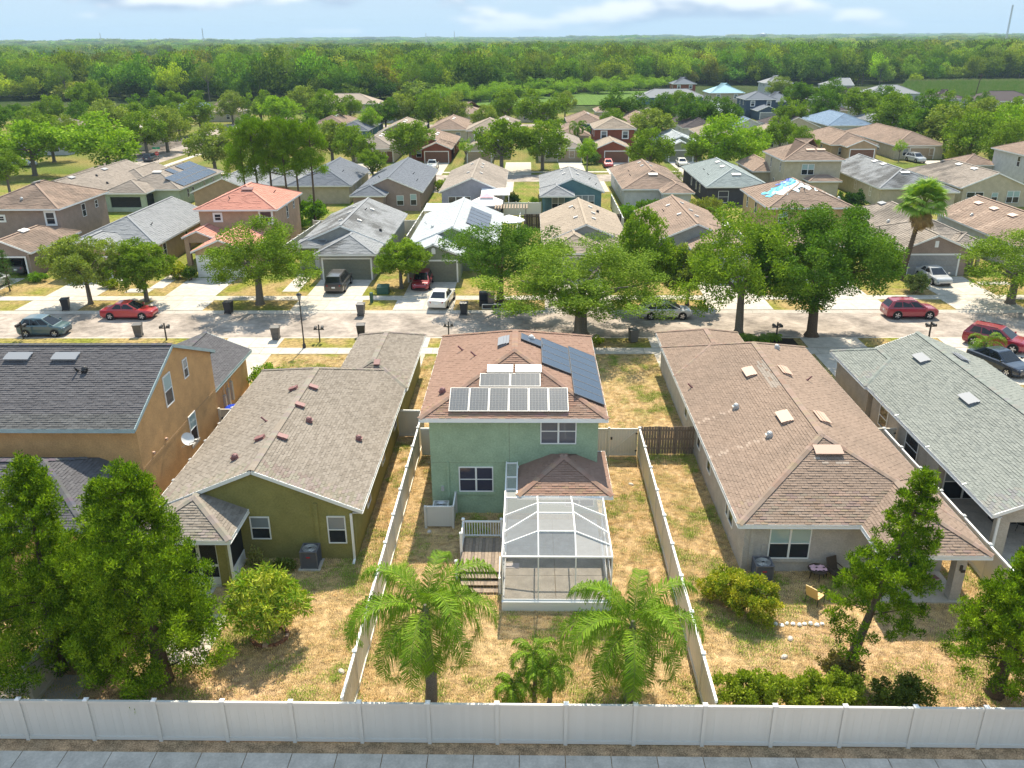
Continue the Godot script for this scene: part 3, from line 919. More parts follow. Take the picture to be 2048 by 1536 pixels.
# ---------- fences ----------
func vinyl_fence(label: String, a: Vector2, b: Vector2, ht: float, m: String, bay: float, first := true, last := true) -> Node3D:
	var d := b - a
	var L := d.length()
	var n := maxi(int(round(L / bay)), 1)
	var t := thing("vinyl_fence", label, "fence", Vector3(a.x, 0, a.y), atan2(-d.y, d.x), "pale vinyl fences round the yards")
	if not cache.has("post"):
		var p := MB.new()
		p.bx(-0.064, 0, -0.064, 0.064, 1.0, 0.064)
		cache.post = p.mesh()
		var c := MB.new()
		c.bx(-0.085, 0, -0.085, 0.085, 0.035, 0.085)
		for s in 4: c.tri(Vector3(0, 0.1, 0), Vector3(0.08, 0.035, 0.08).rotated(Vector3.UP, s * PI / 2), Vector3(0.08, 0.035, -0.08).rotated(Vector3.UP, s * PI / 2))
		cache.cap_post = c.mesh()
	for i in n + 1:
		if (i == 0 and not first) or (i == n and not last): continue
		var p := part(t, "post", cache.post, M[m], Transform3D(Basis.from_scale(Vector3(1, ht + 0.03, 1)), Vector3(L * i / n, 0, 0)))
		part(t, "post_cap", cache.cap_post, M.white, Transform3D(Basis.IDENTITY, Vector3(L * i / n, ht + 0.03, 0)))
	var w := L / n - 0.13
	for i in n:
		var x := L * i / n + 0.065
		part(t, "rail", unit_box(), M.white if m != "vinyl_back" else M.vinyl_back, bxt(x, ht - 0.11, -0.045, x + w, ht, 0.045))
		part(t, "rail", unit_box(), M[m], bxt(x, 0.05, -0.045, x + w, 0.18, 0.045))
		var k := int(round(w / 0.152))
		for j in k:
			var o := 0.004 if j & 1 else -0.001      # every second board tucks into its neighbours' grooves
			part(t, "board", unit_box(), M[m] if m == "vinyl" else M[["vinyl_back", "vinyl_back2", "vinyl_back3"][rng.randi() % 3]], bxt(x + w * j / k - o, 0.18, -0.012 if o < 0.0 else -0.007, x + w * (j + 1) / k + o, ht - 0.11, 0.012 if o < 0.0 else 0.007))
	return t

func make_fences() -> void:
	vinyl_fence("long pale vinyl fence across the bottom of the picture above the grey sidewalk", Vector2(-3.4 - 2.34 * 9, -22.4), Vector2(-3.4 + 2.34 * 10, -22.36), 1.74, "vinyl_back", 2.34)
	vinyl_fence("vinyl fence running away along the left side of the green house's yard", Vector2(-6.36, -22.5), Vector2(-6.4, -46.6), 1.8, "vinyl", 2.41, false)
	vinyl_fence("vinyl fence running away along the right side of the green house's yard", Vector2(6.36, -22.5), Vector2(6.4, -44.2), 1.8, "vinyl", 2.41, false)
	vinyl_fence("short vinyl panel joining the left yard fence to the green house", Vector2(-6.3, -44.2), Vector2(-4.95, -44.2), 1.8, "vinyl", 2.0, false, false)
	vinyl_fence("short vinyl panel between the tan roofed house and the left yard fence", Vector2(-8.0, -46.8), Vector2(-6.5, -46.75), 1.8, "vinyl", 2.0, false, false)
	vinyl_fence("vinyl fence squeezed between the orange house and the tan roof", Vector2(-18.1, -24.0), Vector2(-18.1, -47.0), 1.8, "vinyl", 2.4)
	vinyl_fence("vinyl fence between the long brown roof and the grey-green roof", Vector2(20.3, -22.6), Vector2(20.35, -44.2), 1.8, "vinyl", 2.4, false)
	gate("vinyl gate with diagonal brace right of the green house", 3.46, 6.3, -44.2, 1.8, "vinyl", 1)
	gate("vinyl gate with dark latch between the orange house and its fence", -18.9, -18.15, -46.9, 1.8, "vinyl", 0)
	gate("vinyl gate between the long brown roof and the grey-green roofed house", 18.7, 21.1, -44.3, 1.8, "vinyl", 0)
	# weathered board fence
	var t := thing("board_fence", "weathered brown wooden board fence between vinyl fence and grey house wall", "fence", Vector3(6.5, 0, -44.45))
	for i in 4: part(t, "post", unit_box(), M.wood_dark, bxt(i * 1.0 + 0.02, 0, -0.16, i * 1.0 + 0.12, 1.75, -0.06))
	for y in [0.35, 0.95, 1.5]: part(t, "rail", unit_box(), M.wood_dark, bxt(0, y, -0.06, 3.15, y + 0.09, -0.02))
	for i in 20: part(t, "board", unit_box(), M.wood_grey, bxt(i * 0.157, 0.05, -0.02, i * 0.157 + 0.138, 1.78 + rng.randf_range(-0.03, 0.03), 0.005))
	# fences of the rows behind
	for f in [[-27.0, -105.4, -14.0, -105.4, "vinyl fence behind the dark-streaked grey roof"], [-14.0, -96.0, -13.9, -117.0, "vinyl fence running back left of the pale blue roof"], [-3.4, -117.6, 1.7, -117.5, "vinyl gate fence between the lavender and the teal gable"],
			[11.9, -106.0, 12.0, -124.0, "vinyl fence right of the teal gabled house"], [-52.0, -107.0, -37.5, -106.8, "vinyl fence below the screened porch of the solar house"], [-27.2, -88.0, -26.0, -105.0, "vinyl fence left of the dark-streaked grey roof"], [24.4, -90.0, 24.5, -107.0, "vinyl fence right of the brown twin gabled roof"],
			[-1.4, -100.0, -1.0, -111.0, "vinyl fence right of the pale blue roof's yard"], [48.6, -104.5, 60.0, -104.5, "vinyl fence below the cream back gable at the right"], [-13.6, -93.5, -12.0, -93.5, "short vinyl panel left of the pale blue roof"]]:
		var w := thing("vinyl_fence", f[4], "fence", Vector3(f[0], 0, f[1]), atan2(-(f[3] - f[1]), f[2] - f[0]), "pale vinyl fences round the yards")
		var L := Vector2(f[2] - f[0], f[3] - f[1]).length()
		var n := int(ceil(L / 2.4))
		for i in n + 1: part(w, "post", cache.post, M.vinyl, Transform3D(Basis.from_scale(Vector3(1, 1.9, 1)), Vector3(L * i / n, 0, 0)))
		for i in n:
			part(w, "panel", unit_box(), M.vinyl, bxt(L * i / n + 0.07, 0.06, -0.02, L * (i + 1) / n - 0.07, 1.72, 0.02))
			part(w, "rail", unit_box(), M.white, bxt(L * i / n + 0.07, 1.72, -0.04, L * (i + 1) / n - 0.07, 1.8, 0.04))
	t = thing("board_fence", "dark wooden board fence behind the tan roof across the street", "fence", Vector3(-0.6, 0, -108.9))
	for i in 42: part(t, "board", unit_box(), M.wood_dark if i % 4 else M.wood_grey, bxt(i * 0.3, 0.03, -0.012, i * 0.3 + 0.285, 1.85, 0.012))
	for y in [0.4, 1.5]: part(t, "rail", unit_box(), M.wood_dark, bxt(0, y, 0.012, 12.6, y + 0.1, 0.05))

func gate(label: String, x0: float, x1: float, z: float, ht: float, m: String, brace: int) -> void:
	var t := thing("fence_gate", label, "gate", Vector3(x0, 0, z))
	var w := x1 - x0
	var gx := w * 0.42 if brace else 0.0
	if brace:
		var k0 := int(gx / 0.15)
		for j in k0: part(t, "board", unit_box(), M[m], bxt(gx * j / k0 + 0.003, 0.16, -0.012, gx * (j + 1) / k0 - 0.003, ht - 0.1, 0.012))
		part(t, "rail", unit_box(), M[m], bxt(0, ht - 0.1, -0.045, gx - 0.07, ht, 0.045))
		part(t, "rail", unit_box(), M[m], bxt(0, 0.05, -0.045, gx - 0.07, 0.16, 0.045))
	part(t, "post", unit_box(), M[m], bxt(gx - 0.06, 0, -0.065, gx + 0.06, ht + 0.06, 0.065))
	var k := maxi(int((w - gx - 0.1) / 0.15), 2)
	var g0 := gx + 0.07
	for j in k: part(t, "board", unit_box(), M[m], bxt(g0 + (w - g0) * j / k + 0.003, 0.12, -0.012, g0 + (w - g0) * (j + 1) / k - 0.003, ht - 0.1, 0.012))
	part(t, "rail", unit_box(), M[m], bxt(g0, ht - 0.1, -0.04, w, ht - 0.01, 0.04))
	part(t, "rail", unit_box(), M[m], bxt(g0, 0.06, -0.04, w, 0.15, 0.04))
	var b := MB.new()
	b.bar(Vector3(g0, 0.2, 0.03), Vector3(w - 0.05, ht - 0.15, 0.03), 0.03, 0.09)
	if brace: part(t, "brace", b.mesh(), M[m])
	part(t, "latch", unit_box(), M.black, bxt(gx + 0.1, 1.1, 0.02, gx + 0.2, 1.25, 0.07))
	part(t, "hinge", unit_box(), M.black, bxt(w - 0.12, 0.35, 0.015, w, 0.42, 0.05))
	part(t, "hinge", unit_box(), M.black, bxt(w - 0.12, 1.45, 0.015, w, 1.52, 0.05))

# ---------- the five houses in front ----------
func make_near_houses() -> void:
	var G := [-5.32, 3.86, -37.35, -49.75, 5.5, "z", "h", "h", "walls"]
	var tones := [Color(0.26, 0.17, 0.13), Color(0.225, 0.145, 0.11), Color(0.29, 0.19, 0.148), Color(0.245, 0.155, 0.12)]
	var Gl := [-0.5, 3.95, -34.75, -39.4, 2.72, "x", "h", "h", "open"]
	var Gg := [-5.2, 1.4, -48.0, -56.4, 2.75, "z", "h", "h", "walls"]
	var h := house("green_house", "sea green two storey house with brown hip roof carrying solar panels", [G, Gl, Gg], "stucco_green", tones, {"near": true, "level": 2, "dirty": 0.15, "trim": "white"})
	var wz := -37.77
	window(h, Vector3(-2.64, 1.97, wz), 0, 1.74, 1.42, 2, "glass_purple", "white", "stucco_green")
	window(h, Vector3(1.48, 4.66, wz), 0, 1.78, 1.4, 2, "glass_slats", "white")
	window(h, Vector3(2.6, 1.4, wz), 0, 1.5, 2.0, 2, "glass", "white")
	var b := MB.new()
	b.bx(-0.012, 2.9, 0.0, 0.012, 5.3, 0.006); b.bx(-4.1, 2.89, 0.0, 0.0, 2.905, 0.006)
	part(h, "stucco_joint", b.mesh(), M.stucco_sage, Transform3D(Basis.IDENTITY, Vector3(-0.95, 0, wz) - h.position))
	var cd := MB.new()
	cd.bx(-0.06, 0.9, 0.0, 0.06, 2.95, 0.08)
	part(h, "conduit_cover", cd.mesh(), M.stucco_green, Transform3D(Basis.IDENTITY, Vector3(-4.05, 0, wz) - h.position))
	part(h, "meter_box", unit_box(), M.galv, Transform3D(Basis.from_scale(Vector3(0.14, 0.24, 0.1)), Vector3(-4.35, 1.45, wz + 0.05) - h.position))
	vent(h, G, -3.75, -45.3, "pipe", "vent_maroon"); vent(h, G, -2.9, -43.4, "pipe", "vent_maroon"); vent(h, G, -4.3, -39.6, "goose", "vent_maroon"); vent(h, G, 0.1, -44.5, "goose", "vent_white")
	vent(h, G, -1.35, -43.8, "long", "vent_grey")
	vent(h, G, -1.45, -40.45, "long", "galv"); vent(h, G, 0.0, -40.45, "long", "galv")
	for i in 6: solar(h, G, -3.42 + i * 0.98, -38.45, 0.96, 1.62, "solar_dusty")
	for i in 2: solar(h, G, -1.7 + i * 1.55, -39.72, 1.52, 0.94, "solar_dusty")
	for i in 7: solar(h, G, 2.98, -39.15 - i * 1.0, 0.98, 1.66, "solar", false)
	for i in 4: solar(h, G, 1.42, -41.75 - i * 1.0, 0.98, 1.66, "solar", false)
	solar(h, G, 0.15, -44.2, 0.98, 1.3, "solar", false)
	garage(h, -1.7, -56.0, "door_sage")

	var T := [-17.3, -7.6, -33.4, -51.1, 2.7, "z", "g", "h", "walls"]
	var Tg := [-12.3, -7.5, -48.0, -58.3, 2.7, "z", "h", "h", "walls"]
	var Tp := [-17.2, -12.85, -30.9, -37.0, 2.66, "z", "h", "h", "open"]
	tones = [Color(0.244, 0.213, 0.180), Color(0.207, 0.179, 0.148), Color(0.277, 0.243, 0.208), Color(0.141, 0.118, 0.096)]
	h = house("tan_roof_house", "olive green single storey house with tan shingle roof and maroon vents", [T, Tg, Tp], "stucco_olive", tones, {"near": true, "level": 2, "dirty": 0.12, "trim": "white"})
	wz = -33.55
	window(h, Vector3(-12.4, 1.68, wz), 0, 0.92, 1.2, 1, "glass_blind"); window(h, Vector3(-8.85, 1.6, wz), 0, 0.86, 1.45, 1, "glass_blind")
	b = MB.new()
	b.bx(-0.09, 0.5, 0, 0.09, 3.0, 0.07)
	part(h, "conduit_cover", b.mesh(), M.stucco_olive, Transform3D(Basis.IDENTITY, Vector3(-9.75, 0, wz) - h.position))
	downspout(h, -8.1, -33.35, 2.55)
	for y in [-37.0, -41.5, -46.0]: window(h, Vector3(-8.02, 1.6, y), PI / 2, 0.9, 1.3, 1, "glass")
	for p in [[-13.2, -43.6], [-12.0, -43.5], [-12.1, -40.9], [-13.2, -37.2], [-12.0, -37.1], [-9.6, -50.0]]: vent(h, T if p[1] > -49 else Tg, p[0], p[1], "hood", "vent_maroon")
	vent(h, T, -11.4, -39.6, "goose", "vent_maroon"); vent(h, T, -13.9, -35.7, "goose", "vent_maroon"); vent(h, T, -13.6, -39.7, "pipe", "vent_maroon"); vent(h, T, -8.9, -39.6, "goose", "vent_maroon")
	# screened porch under the small hip roof
	b = MB.new()
	b.bx(-13.66, 0, -31.7, -13.26, 2.56, -31.3); b.bx(-16.9, 0, -31.7, -16.5, 2.56, -31.3)
	part(h, "porch_column", b.mesh(), M.stucco_olive, Transform3D(Basis.IDENTITY, -h.position))
	b = MB.new()
	b.bx(-16.5, 0, -31.5, -13.66, 0.42, -31.42); b.bx(-16.5, 2.36, -31.5, -13.66, 2.5, -31.42)
	for x in [-16.5, -15.55, -15.5, -14.62, -14.56, -13.74]: b.bx(x, 0.42, -31.5, x + 0.08, 2.36, -31.42)
	b.bx(-14.5, 1.0, -31.5, -13.74, 1.1, -31.42)
	b.bx(-13.34, 0, -33.5, -13.28, 0.55, -31.72); b.bx(-13.34, 2.36, -33.5, -13.28, 2.5, -31.72)
	part(h, "screen_frame", b.mesh(), M.white, Transform3D(Basis.IDENTITY, -h.position))
	b = MB.new()
	b.bx(-16.4, 0.42, -31.47, -13.75, 2.36, -31.46); b.bx(-13.315, 0.55, -33.5, -13.31, 2.36, -31.72)
	part(h, "screen_mesh", b.mesh(), M.screen_dark, Transform3D(Basis.IDENTITY, -h.position))
	downspout(h, -13.0, -31.1, 2.5)
	part(h, "porch_floor", unit_box(), M.slab_floor, Transform3D(Basis.IDENTITY, -h.position) * bxt(-17.0, 0.0, -33.5, -13.2, 0.06, -31.3))

	var O := [-33.0, -18.85, -36.3, -47.5, 5.4, "x", "g", "g", "walls"]
	var Ol := [-30.0, -19.2, -31.4, -38.6, 2.9, "x", "h", "h", "walls"]
	var Og := [-25.4, -19.3, -46.5, -55.1, 2.7, "z", "h", "g", "walls"]
	tones = [Color(0.105, 0.102, 0.108), Color(0.085, 0.082, 0.088), Color(0.13, 0.127, 0.134), Color(0.095, 0.092, 0.098)]
	h = house("orange_house", "orange two storey house with dark slate roof at the left edge", [O, Ol, Og], "stucco_orange", tones, {"near": true, "level": 2, "dirty": 0.0, "trim": "trim_blue"})
	var wx := -18.99
	window(h, Vector3(wx, 5.6, -40.8), PI / 2, 0.98, 1.7, 1, "glass_teal"); window(h, Vector3(wx, 5.85, -43.3), PI / 2, 0.62, 1.1, 1, "glass_blind"); window(h, Vector3(wx, 2.3, -43.1), PI / 2, 0.98, 1.75, 1, "glass_teal", "white", "stucco_sand"); window(h, Vector3(-19.6, 1.7, -36.1), PI / 2, 0.9, 1.5, 1, "glass_blind", "white", "stucco_sand")
	for p in [-29.2, -26.6, -24.1]: vent(h, O, p, -40.9, "long", "vent_grey")
	vent(h, O, -23.1, -40.0, "pipe", "black"); vent(h, O, -22.7, -40.0, "goose", "black"); vent(h, Og, -21.6, -49.6, "long", "vent_white")
	b = MB.new()
	b.bx(-0.006, 3.05, -11.0, 0.004, 3.07, -0.4)
	part(h, "stucco_joint", b.mesh(), M.stucco_tan, Transform3D(Basis.IDENTITY, Vector3(-18.985, 0, -36.4) - h.position))
	for p in [[3.3, -39.6], [3.3, -38.0]]: part(h, "wall_knob", unit_box(), M.vent_tan, Transform3D(Basis.from_scale(Vector3(0.1, 0.12, 0.12)), Vector3(wx + 0.04, p[0], p[1]) - h.position))
	garage(h, -22.4, -55.0, "white")
	for i in 3:
		b = MB.new()
		b.bx(0, 0.2 + i * 0.1, -0.12, 0.16, 1.3 + i * 0.2, 0.12)
		b.tube(Vector3(0.08, 1.3, 0), Vector3(0.08, 2.4, 0), 0.02, 0.02, 6)
		part(h, "meter_box", b.mesh(), M.galv, Transform3D(Basis.IDENTITY, Vector3(-19.72, 0.1, -50.0 - i * 0.7) - h.position))

	var R := [9.27, 19.12, -32.3, -55.6, 2.7, "z", "h", "h", "walls"]
	var Rl := [14.62, 19.15, -29.95, -37.0, 2.69, "z", "h", "h", "open"]
	var Rg := [9.3, 15.2, -50.0, -58.8, 2.7, "z", "h", "h", "walls"]
	tones = [Color(0.260, 0.194, 0.152), Color(0.231, 0.172, 0.135), Color(0.290, 0.217, 0.171), Color(0.193, 0.143, 0.111)]
	patches = [[13.55, 14.15, -47.6, -43.6, Color(0.36, 0.36, 0.33), 0.85], [9.3, 11.5, -43.05, -42.75, Color(0.52, 0.42, 0.35), 0.7], [9.3, 12.2, -38.85, -38.55, Color(0.50, 0.41, 0.34), 0.55], [13.4, 15.0, -35.9, -35.5, Color(0.5, 0.47, 0.42), 0.35]]
	h = house("brown_roof_house", "greige single storey house with long brown shingle roof and corner patio", [R, Rl, Rg], "stucco_greige", tones, {"near": true, "level": 2, "dirty": 0.2})
	patches = []
	wz = -32.72
	window(h, Vector3(11.73, 1.5, wz), 0, 1.86, 1.6, 2, "glass_teal", "white", "stucco_greige")
	for p in [[-35.2, 0.9], [-36.0, 0.5], [-40.5, 0.9], [-43.4, 0.9], [-47.6, 0.9]]: window(h, Vector3(9.69, 1.6, p[0]), -PI / 2, p[1], 1.3, 1, "glass")
	b = MB.new()
	b.bx(-0.1, 0.3, 0, 0.1, 2.5, 0.06); b.bx(0.45, 1.1, 0, 0.62, 1.4, 0.06); b.bx(0.53, 0.6, 0, 0.56, 1.1, 0.03)
	part(h, "conduit_cover", b.mesh(), M.stucco_greige, Transform3D(Basis.IDENTITY, Vector3(10.05, 0, wz) - h.position))
	for p in [[13.0, -46.6], [15.0, -46.4], [13.2, -40.0], [15.05, -39.8]]: vent(h, R, p[0], p[1], "long", "vent_tan")
	vent(h, R, 14.2, -36.2, "long", "vent_tan")
	vent(h, R, 11.5, -42.9, "goose", "galv"); vent(h, R, 12.2, -38.7, "goose", "galv"); vent(h, R, 15.9, -51.5, "goose", "galv"); vent(h, R, 16.4, -46.5, "pipe", "vent_maroon"); vent(h, R, 9.9, -47.5, "pipe", "vent_maroon")
	for p in [[18.3, -30.75], [18.3, -32.9]]:
		b = MB.new()
		b.bx(-0.22, 0, -0.22, 0.22, 2.56, 0.22)
		if p[1] > -31.0: part(h, "patio_column", b.mesh(), M.stucco_greige, Transform3D(Basis.IDENTITY, Vector3(p[0], 0, p[1]) - h.position))
	part(h, "patio_floor", unit_box(), M.slab_floor, Transform3D(Basis.IDENTITY, -h.position) * bxt(15.0, 0, -32.9, 18.65, 0.07, -30.4))
	b = MB.new()   # sconce with numbers on the column
	b.bx(-0.05, 1.6, 0, 0.05, 1.85, 0.06); b.bx(0.02, 1.5, 0.0, 0.18, 1.62, 0.05)
	part(h, "wall_lamp", b.mesh(), M.black, Transform3D(Basis.IDENTITY, Vector3(18.3, 0, -30.53) - h.position))
	window(h, Vector3(16.8, 1.15, -32.73), 0, 2.0, 2.1, 2, "glass")

	var Y := [20.8, 30.1, -33.2, -53.0, 2.7, "z", "g", "g", "open"]
	var Yf := [20.7, 25.2, -48.4, -54.9, 2.68, "z", "h", "h", "walls"]
	tones = [Color(0.215, 0.229, 0.210), Color(0.266, 0.281, 0.259), Color(0.159, 0.174, 0.165), Color(0.237, 0.252, 0.232)]
	h = house("grey_green_roof_house", "beige house with grey-green shingle roof and white floored lanai at the right edge", [Y, Yf], "stucco_sand", tones, {"near": true, "level": 2, "dirty": 0.1})
	b = MB.new()
	b.bx(21.22, 0, -48.3, 29.7, 2.75, -39.3); b.bx(25.0, 0, -52.8, 29.7, 2.75, -48.3); b.bx(24.0, 0, -39.3, 29.7, 2.75, -37.8)
	b.bx(21.3, 0, -33.9, 21.75, 2.6, -33.4); b.bx(24.2, 0, -33.9, 24.65, 2.6, -33.4); b.bx(28.9, 0, -33.9, 29.5, 2.6, -33.4); b.bx(21.24, 2.2, -39.3, 21.7, 2.62, -33.4); b.bx(21.7, 2.2, -33.86, 29.6, 2.62, -33.42)
	b.tri(Vector3(21.2, 2.62, -33.4), Vector3(29.7, 2.62, -33.4), Vector3(25.45, 4.5, -33.4)); b.tri(Vector3(29.7, 2.62, -33.7), Vector3(21.2, 2.62, -33.7), Vector3(25.45, 4.5, -33.7))
	part(h, "wall", b.mesh(), M.stucco_sand, Transform3D(Basis.IDENTITY, -h.position))
	part(h, "lanai_floor", unit_box(), M.concrete, Transform3D(Basis.IDENTITY, -h.position) * bxt(21.2, 0, -39.3, 29.7, 0.08, -33.3))
	window(h, Vector3(21.2, 1.5, -42.4), -PI / 2, 1.6, 1.3, 1, "glass"); window(h, Vector3(21.2, 1.5, -46.4), -PI / 2, 1.2, 1.3, 1, "glass")
	window(h, Vector3(22.7, 1.1, -39.27), 0, 2.2, 2.1, 2, "glass_blind")
	for p in [[24.2, -49.3], [24.1, -43.0], [26.6, -49.3]]: vent(h, Y, p[0], p[1], "long", "vent_grey")
	downspout(h, 21.15, -33.3, 2.5)
	for z in [-36.0, -40.0, -44.0]:
		b = MB.new()
		b.bar(Vector3(-0.1, 0, 0), Vector3(0.1, 0.06, 0), 0.08, 0.04)
		part(h, "gutter_bracket", b.mesh(), M.white, Transform3D(Basis.IDENTITY, Vector3(20.82, 2.71, z) - h.position))

	house("right_edge_house", "house corner with brown roof showing at the right edge beside the dark car", [[36.4, 46.0, -40.0, -55.2, 2.7, "z", "h", "h", "walls"]], "stucco_white", [Color(0.42, 0.30, 0.25), Color(0.38, 0.27, 0.22)], {"level": 1})

# ---------- things in the yards ----------
func make_cage() -> void:
	# screened pool cage behind the green house: base wall, floor slab, white frame, screens
	var t := thing("screen_enclosure", "white framed screened enclosure with concrete floor behind the green house", "enclosure", Vector3(1.2, 0, -32.2))
	var o := Transform3D(Basis.IDENTITY, -t.position)
	slabs(t, -1.05, 3.45, -29.75, -37.0, 2, 3, 0.1, 0.1, 0.02, ["slab_floor"])
	for c in t.get_children(): c.transform = o * c.transform
	var b := MB.new()
	b.bx(-1.13, 0, -29.82, 3.53, 0.45, -29.7); b.bx(-1.13, 0, -34.8, -1.03, 0.45, -29.82); b.bx(3.43, 0, -34.8, 3.53, 0.45, -29.82)
	part(t, "base_wall", b.mesh(), M.white, o)
	var y0 := 0.45
	var e := 2.62
	var r := 3.2
	var zf := -29.85
	var zb := -34.7
	var zr := -33.25      # roof breaks
	var xs := [-1.09, 0.42, 1.98, 3.49]
	var F := []
	for x in xs: F.append([Vector3(x, y0, zf), Vector3(x, e, zf)])
	F.append([Vector3(-1.09, e, zf), Vector3(3.49, e, zf)]); F.append([Vector3(-1.09, y0 + 0.02, zf), Vector3(3.49, y0 + 0.02, zf)])
	for x in [-1.09, 3.49]:
		F.append([Vector3(x, e, zf), Vector3(x, e + 0.02, zb)])
		for z in [-31.4, -33.1, zb]: F.append([Vector3(x, y0, z), Vector3(x, e, z)])
		F.append([Vector3(x, 1.5, zf), Vector3(x, 1.5, zb)])
	for x in [0.42, 1.98]:
		F.append([Vector3(x, e, zf), Vector3(x, r, -30.9)]); F.append([Vector3(x, r, -30.9), Vector3(x, r, zr)]); F.append([Vector3(x, r, zr), Vector3(x, e + 0.1, zb)])
	for z in [-30.9, -32.4, zr]: F.append([Vector3(0.42, r, z), Vector3(1.98, r, z)])
	for s in [[-30.9, -30.75], [-32.5, -31.7], [zr, -33.1]]:
		F.append([Vector3(0.42, r, s[0]), Vector3(-1.09, e, s[1])]); F.append([Vector3(1.98, r, s[0]), Vector3(3.49, e, s[1])])
	F.append([Vector3(-1.09, e + 0.02, zb), Vector3(3.49, e + 0.02, zb)])
	# strip along the house wall, left of the small roof
	for x in [-1.09, -0.55]: F.append([Vector3(x, e + 0.02, zb), Vector3(x, e + 0.35, -37.7)])
	for z in [-35.4, -36.4, -37.6]: F.append([Vector3(-1.09, lerpf(e, e + 0.35, (zb - z) / 3.0), z), Vector3(-0.55, lerpf(e, e + 0.35, (zb - z) / 3.0), z)])
	for z in [-35.8, -37.6]: F.append([Vector3(-1.09, y0 - 0.4, z), Vector3(-1.09, e + 0.2, z)])
	for f in F:
		var m := MB.new()
		m.bar(f[0], f[1], 0.055, 0.07)
		part(t, "frame_bar", m.mesh(), M.white, o)
	# screens: walls
	for i in 3:
		var m := MB.new()
		m.bx(xs[i], y0, zf - 0.004, xs[i + 1], e, zf + 0.004)
		part(t, "wall_screen", m.mesh(), M.screen, o)
	for x in [-1.09, 3.49]:
		var m := MB.new()
		m.bx(x - 0.004, y0, zb, x + 0.004, e, zf)
		part(t, "wall_screen", m.mesh(), M.screen, o)
	# roof screens: left, middle and right bands
	var bands := [[-30.9, -32.45], [-32.45, zr]]
	for s in bands:
		var m := MB.new()
		m.quad(Vector3(0.42, r, s[0]), Vector3(1.98, r, s[0]), Vector3(1.98, r, s[1]), Vector3(0.42, r, s[1]))
		part(t, "roof_screen", m.mesh(), M.screen_roof, o)
	for q in [[Vector3(0.42, e, zf), Vector3(1.98, e, zf), Vector3(1.98, r, -30.9), Vector3(0.42, r, -30.9)], [Vector3(0.42, r, zr), Vector3(1.98, r, zr), Vector3(1.98, e + 0.1, zb), Vector3(0.42, e + 0.1, zb)],
			[Vector3(-1.09, e, zf), Vector3(0.42, e, zf), Vector3(0.42, r, -30.9), Vector3(-1.09, e, -30.75)], [Vector3(-1.09, e, -30.75), Vector3(0.42, r, -30.9), Vector3(0.42, r, -32.5), Vector3(-1.09, e, -31.7)],
			[Vector3(-1.09, e, -31.7), Vector3(0.42, r, -32.5), Vector3(0.42, r, zr), Vector3(-1.09, e, -33.1)], [Vector3(-1.09, e, -33.1), Vector3(0.42, r, zr), Vector3(0.42, e + 0.1, zb), Vector3(-1.09, e, zb)],
			[Vector3(1.98, e, zf), Vector3(3.49, e, zf), Vector3(3.49, e, -30.75), Vector3(1.98, r, -30.9)], [Vector3(1.98, r, -30.9), Vector3(3.49, e, -30.75), Vector3(3.49, e, -31.7), Vector3(1.98, r, -32.5)],
			[Vector3(1.98, r, -32.5), Vector3(3.49, e, -31.7), Vector3(3.49, e, -33.1), Vector3(1.98, r, zr)], [Vector3(1.98, r, zr), Vector3(3.49, e, -33.1), Vector3(3.49, e, zb), Vector3(1.98, e + 0.1, zb)],
			[Vector3(-1.09, e, zb), Vector3(-0.55, e, zb), Vector3(-0.55, e + 0.35, -37.7), Vector3(-1.09, e + 0.35, -37.7)]]:
		var m := MB.new()
		m.quad(q[0], q[1], q[2], q[3])
		part(t, "roof_screen", m.mesh(), M.screen_roof, o)
	var m2 := thing("door_mat", "small pale mat on the floor of the screened enclosure", "mat", Vector3(-0.72, 0.1, -32.9))
	var mm := MB.new()
	mm.bx(-0.3, 0, -0.2, 0.3, 0.02, 0.2)
	part(m2, "mat_pile", mm.mesh(), M.cloth_cream)
	mm = MB.new()
	mm.bx(-0.33, 0, -0.23, 0.33, 0.012, 0.23)
	part(m2, "mat_edge", mm.mesh(), M.slab_floor)

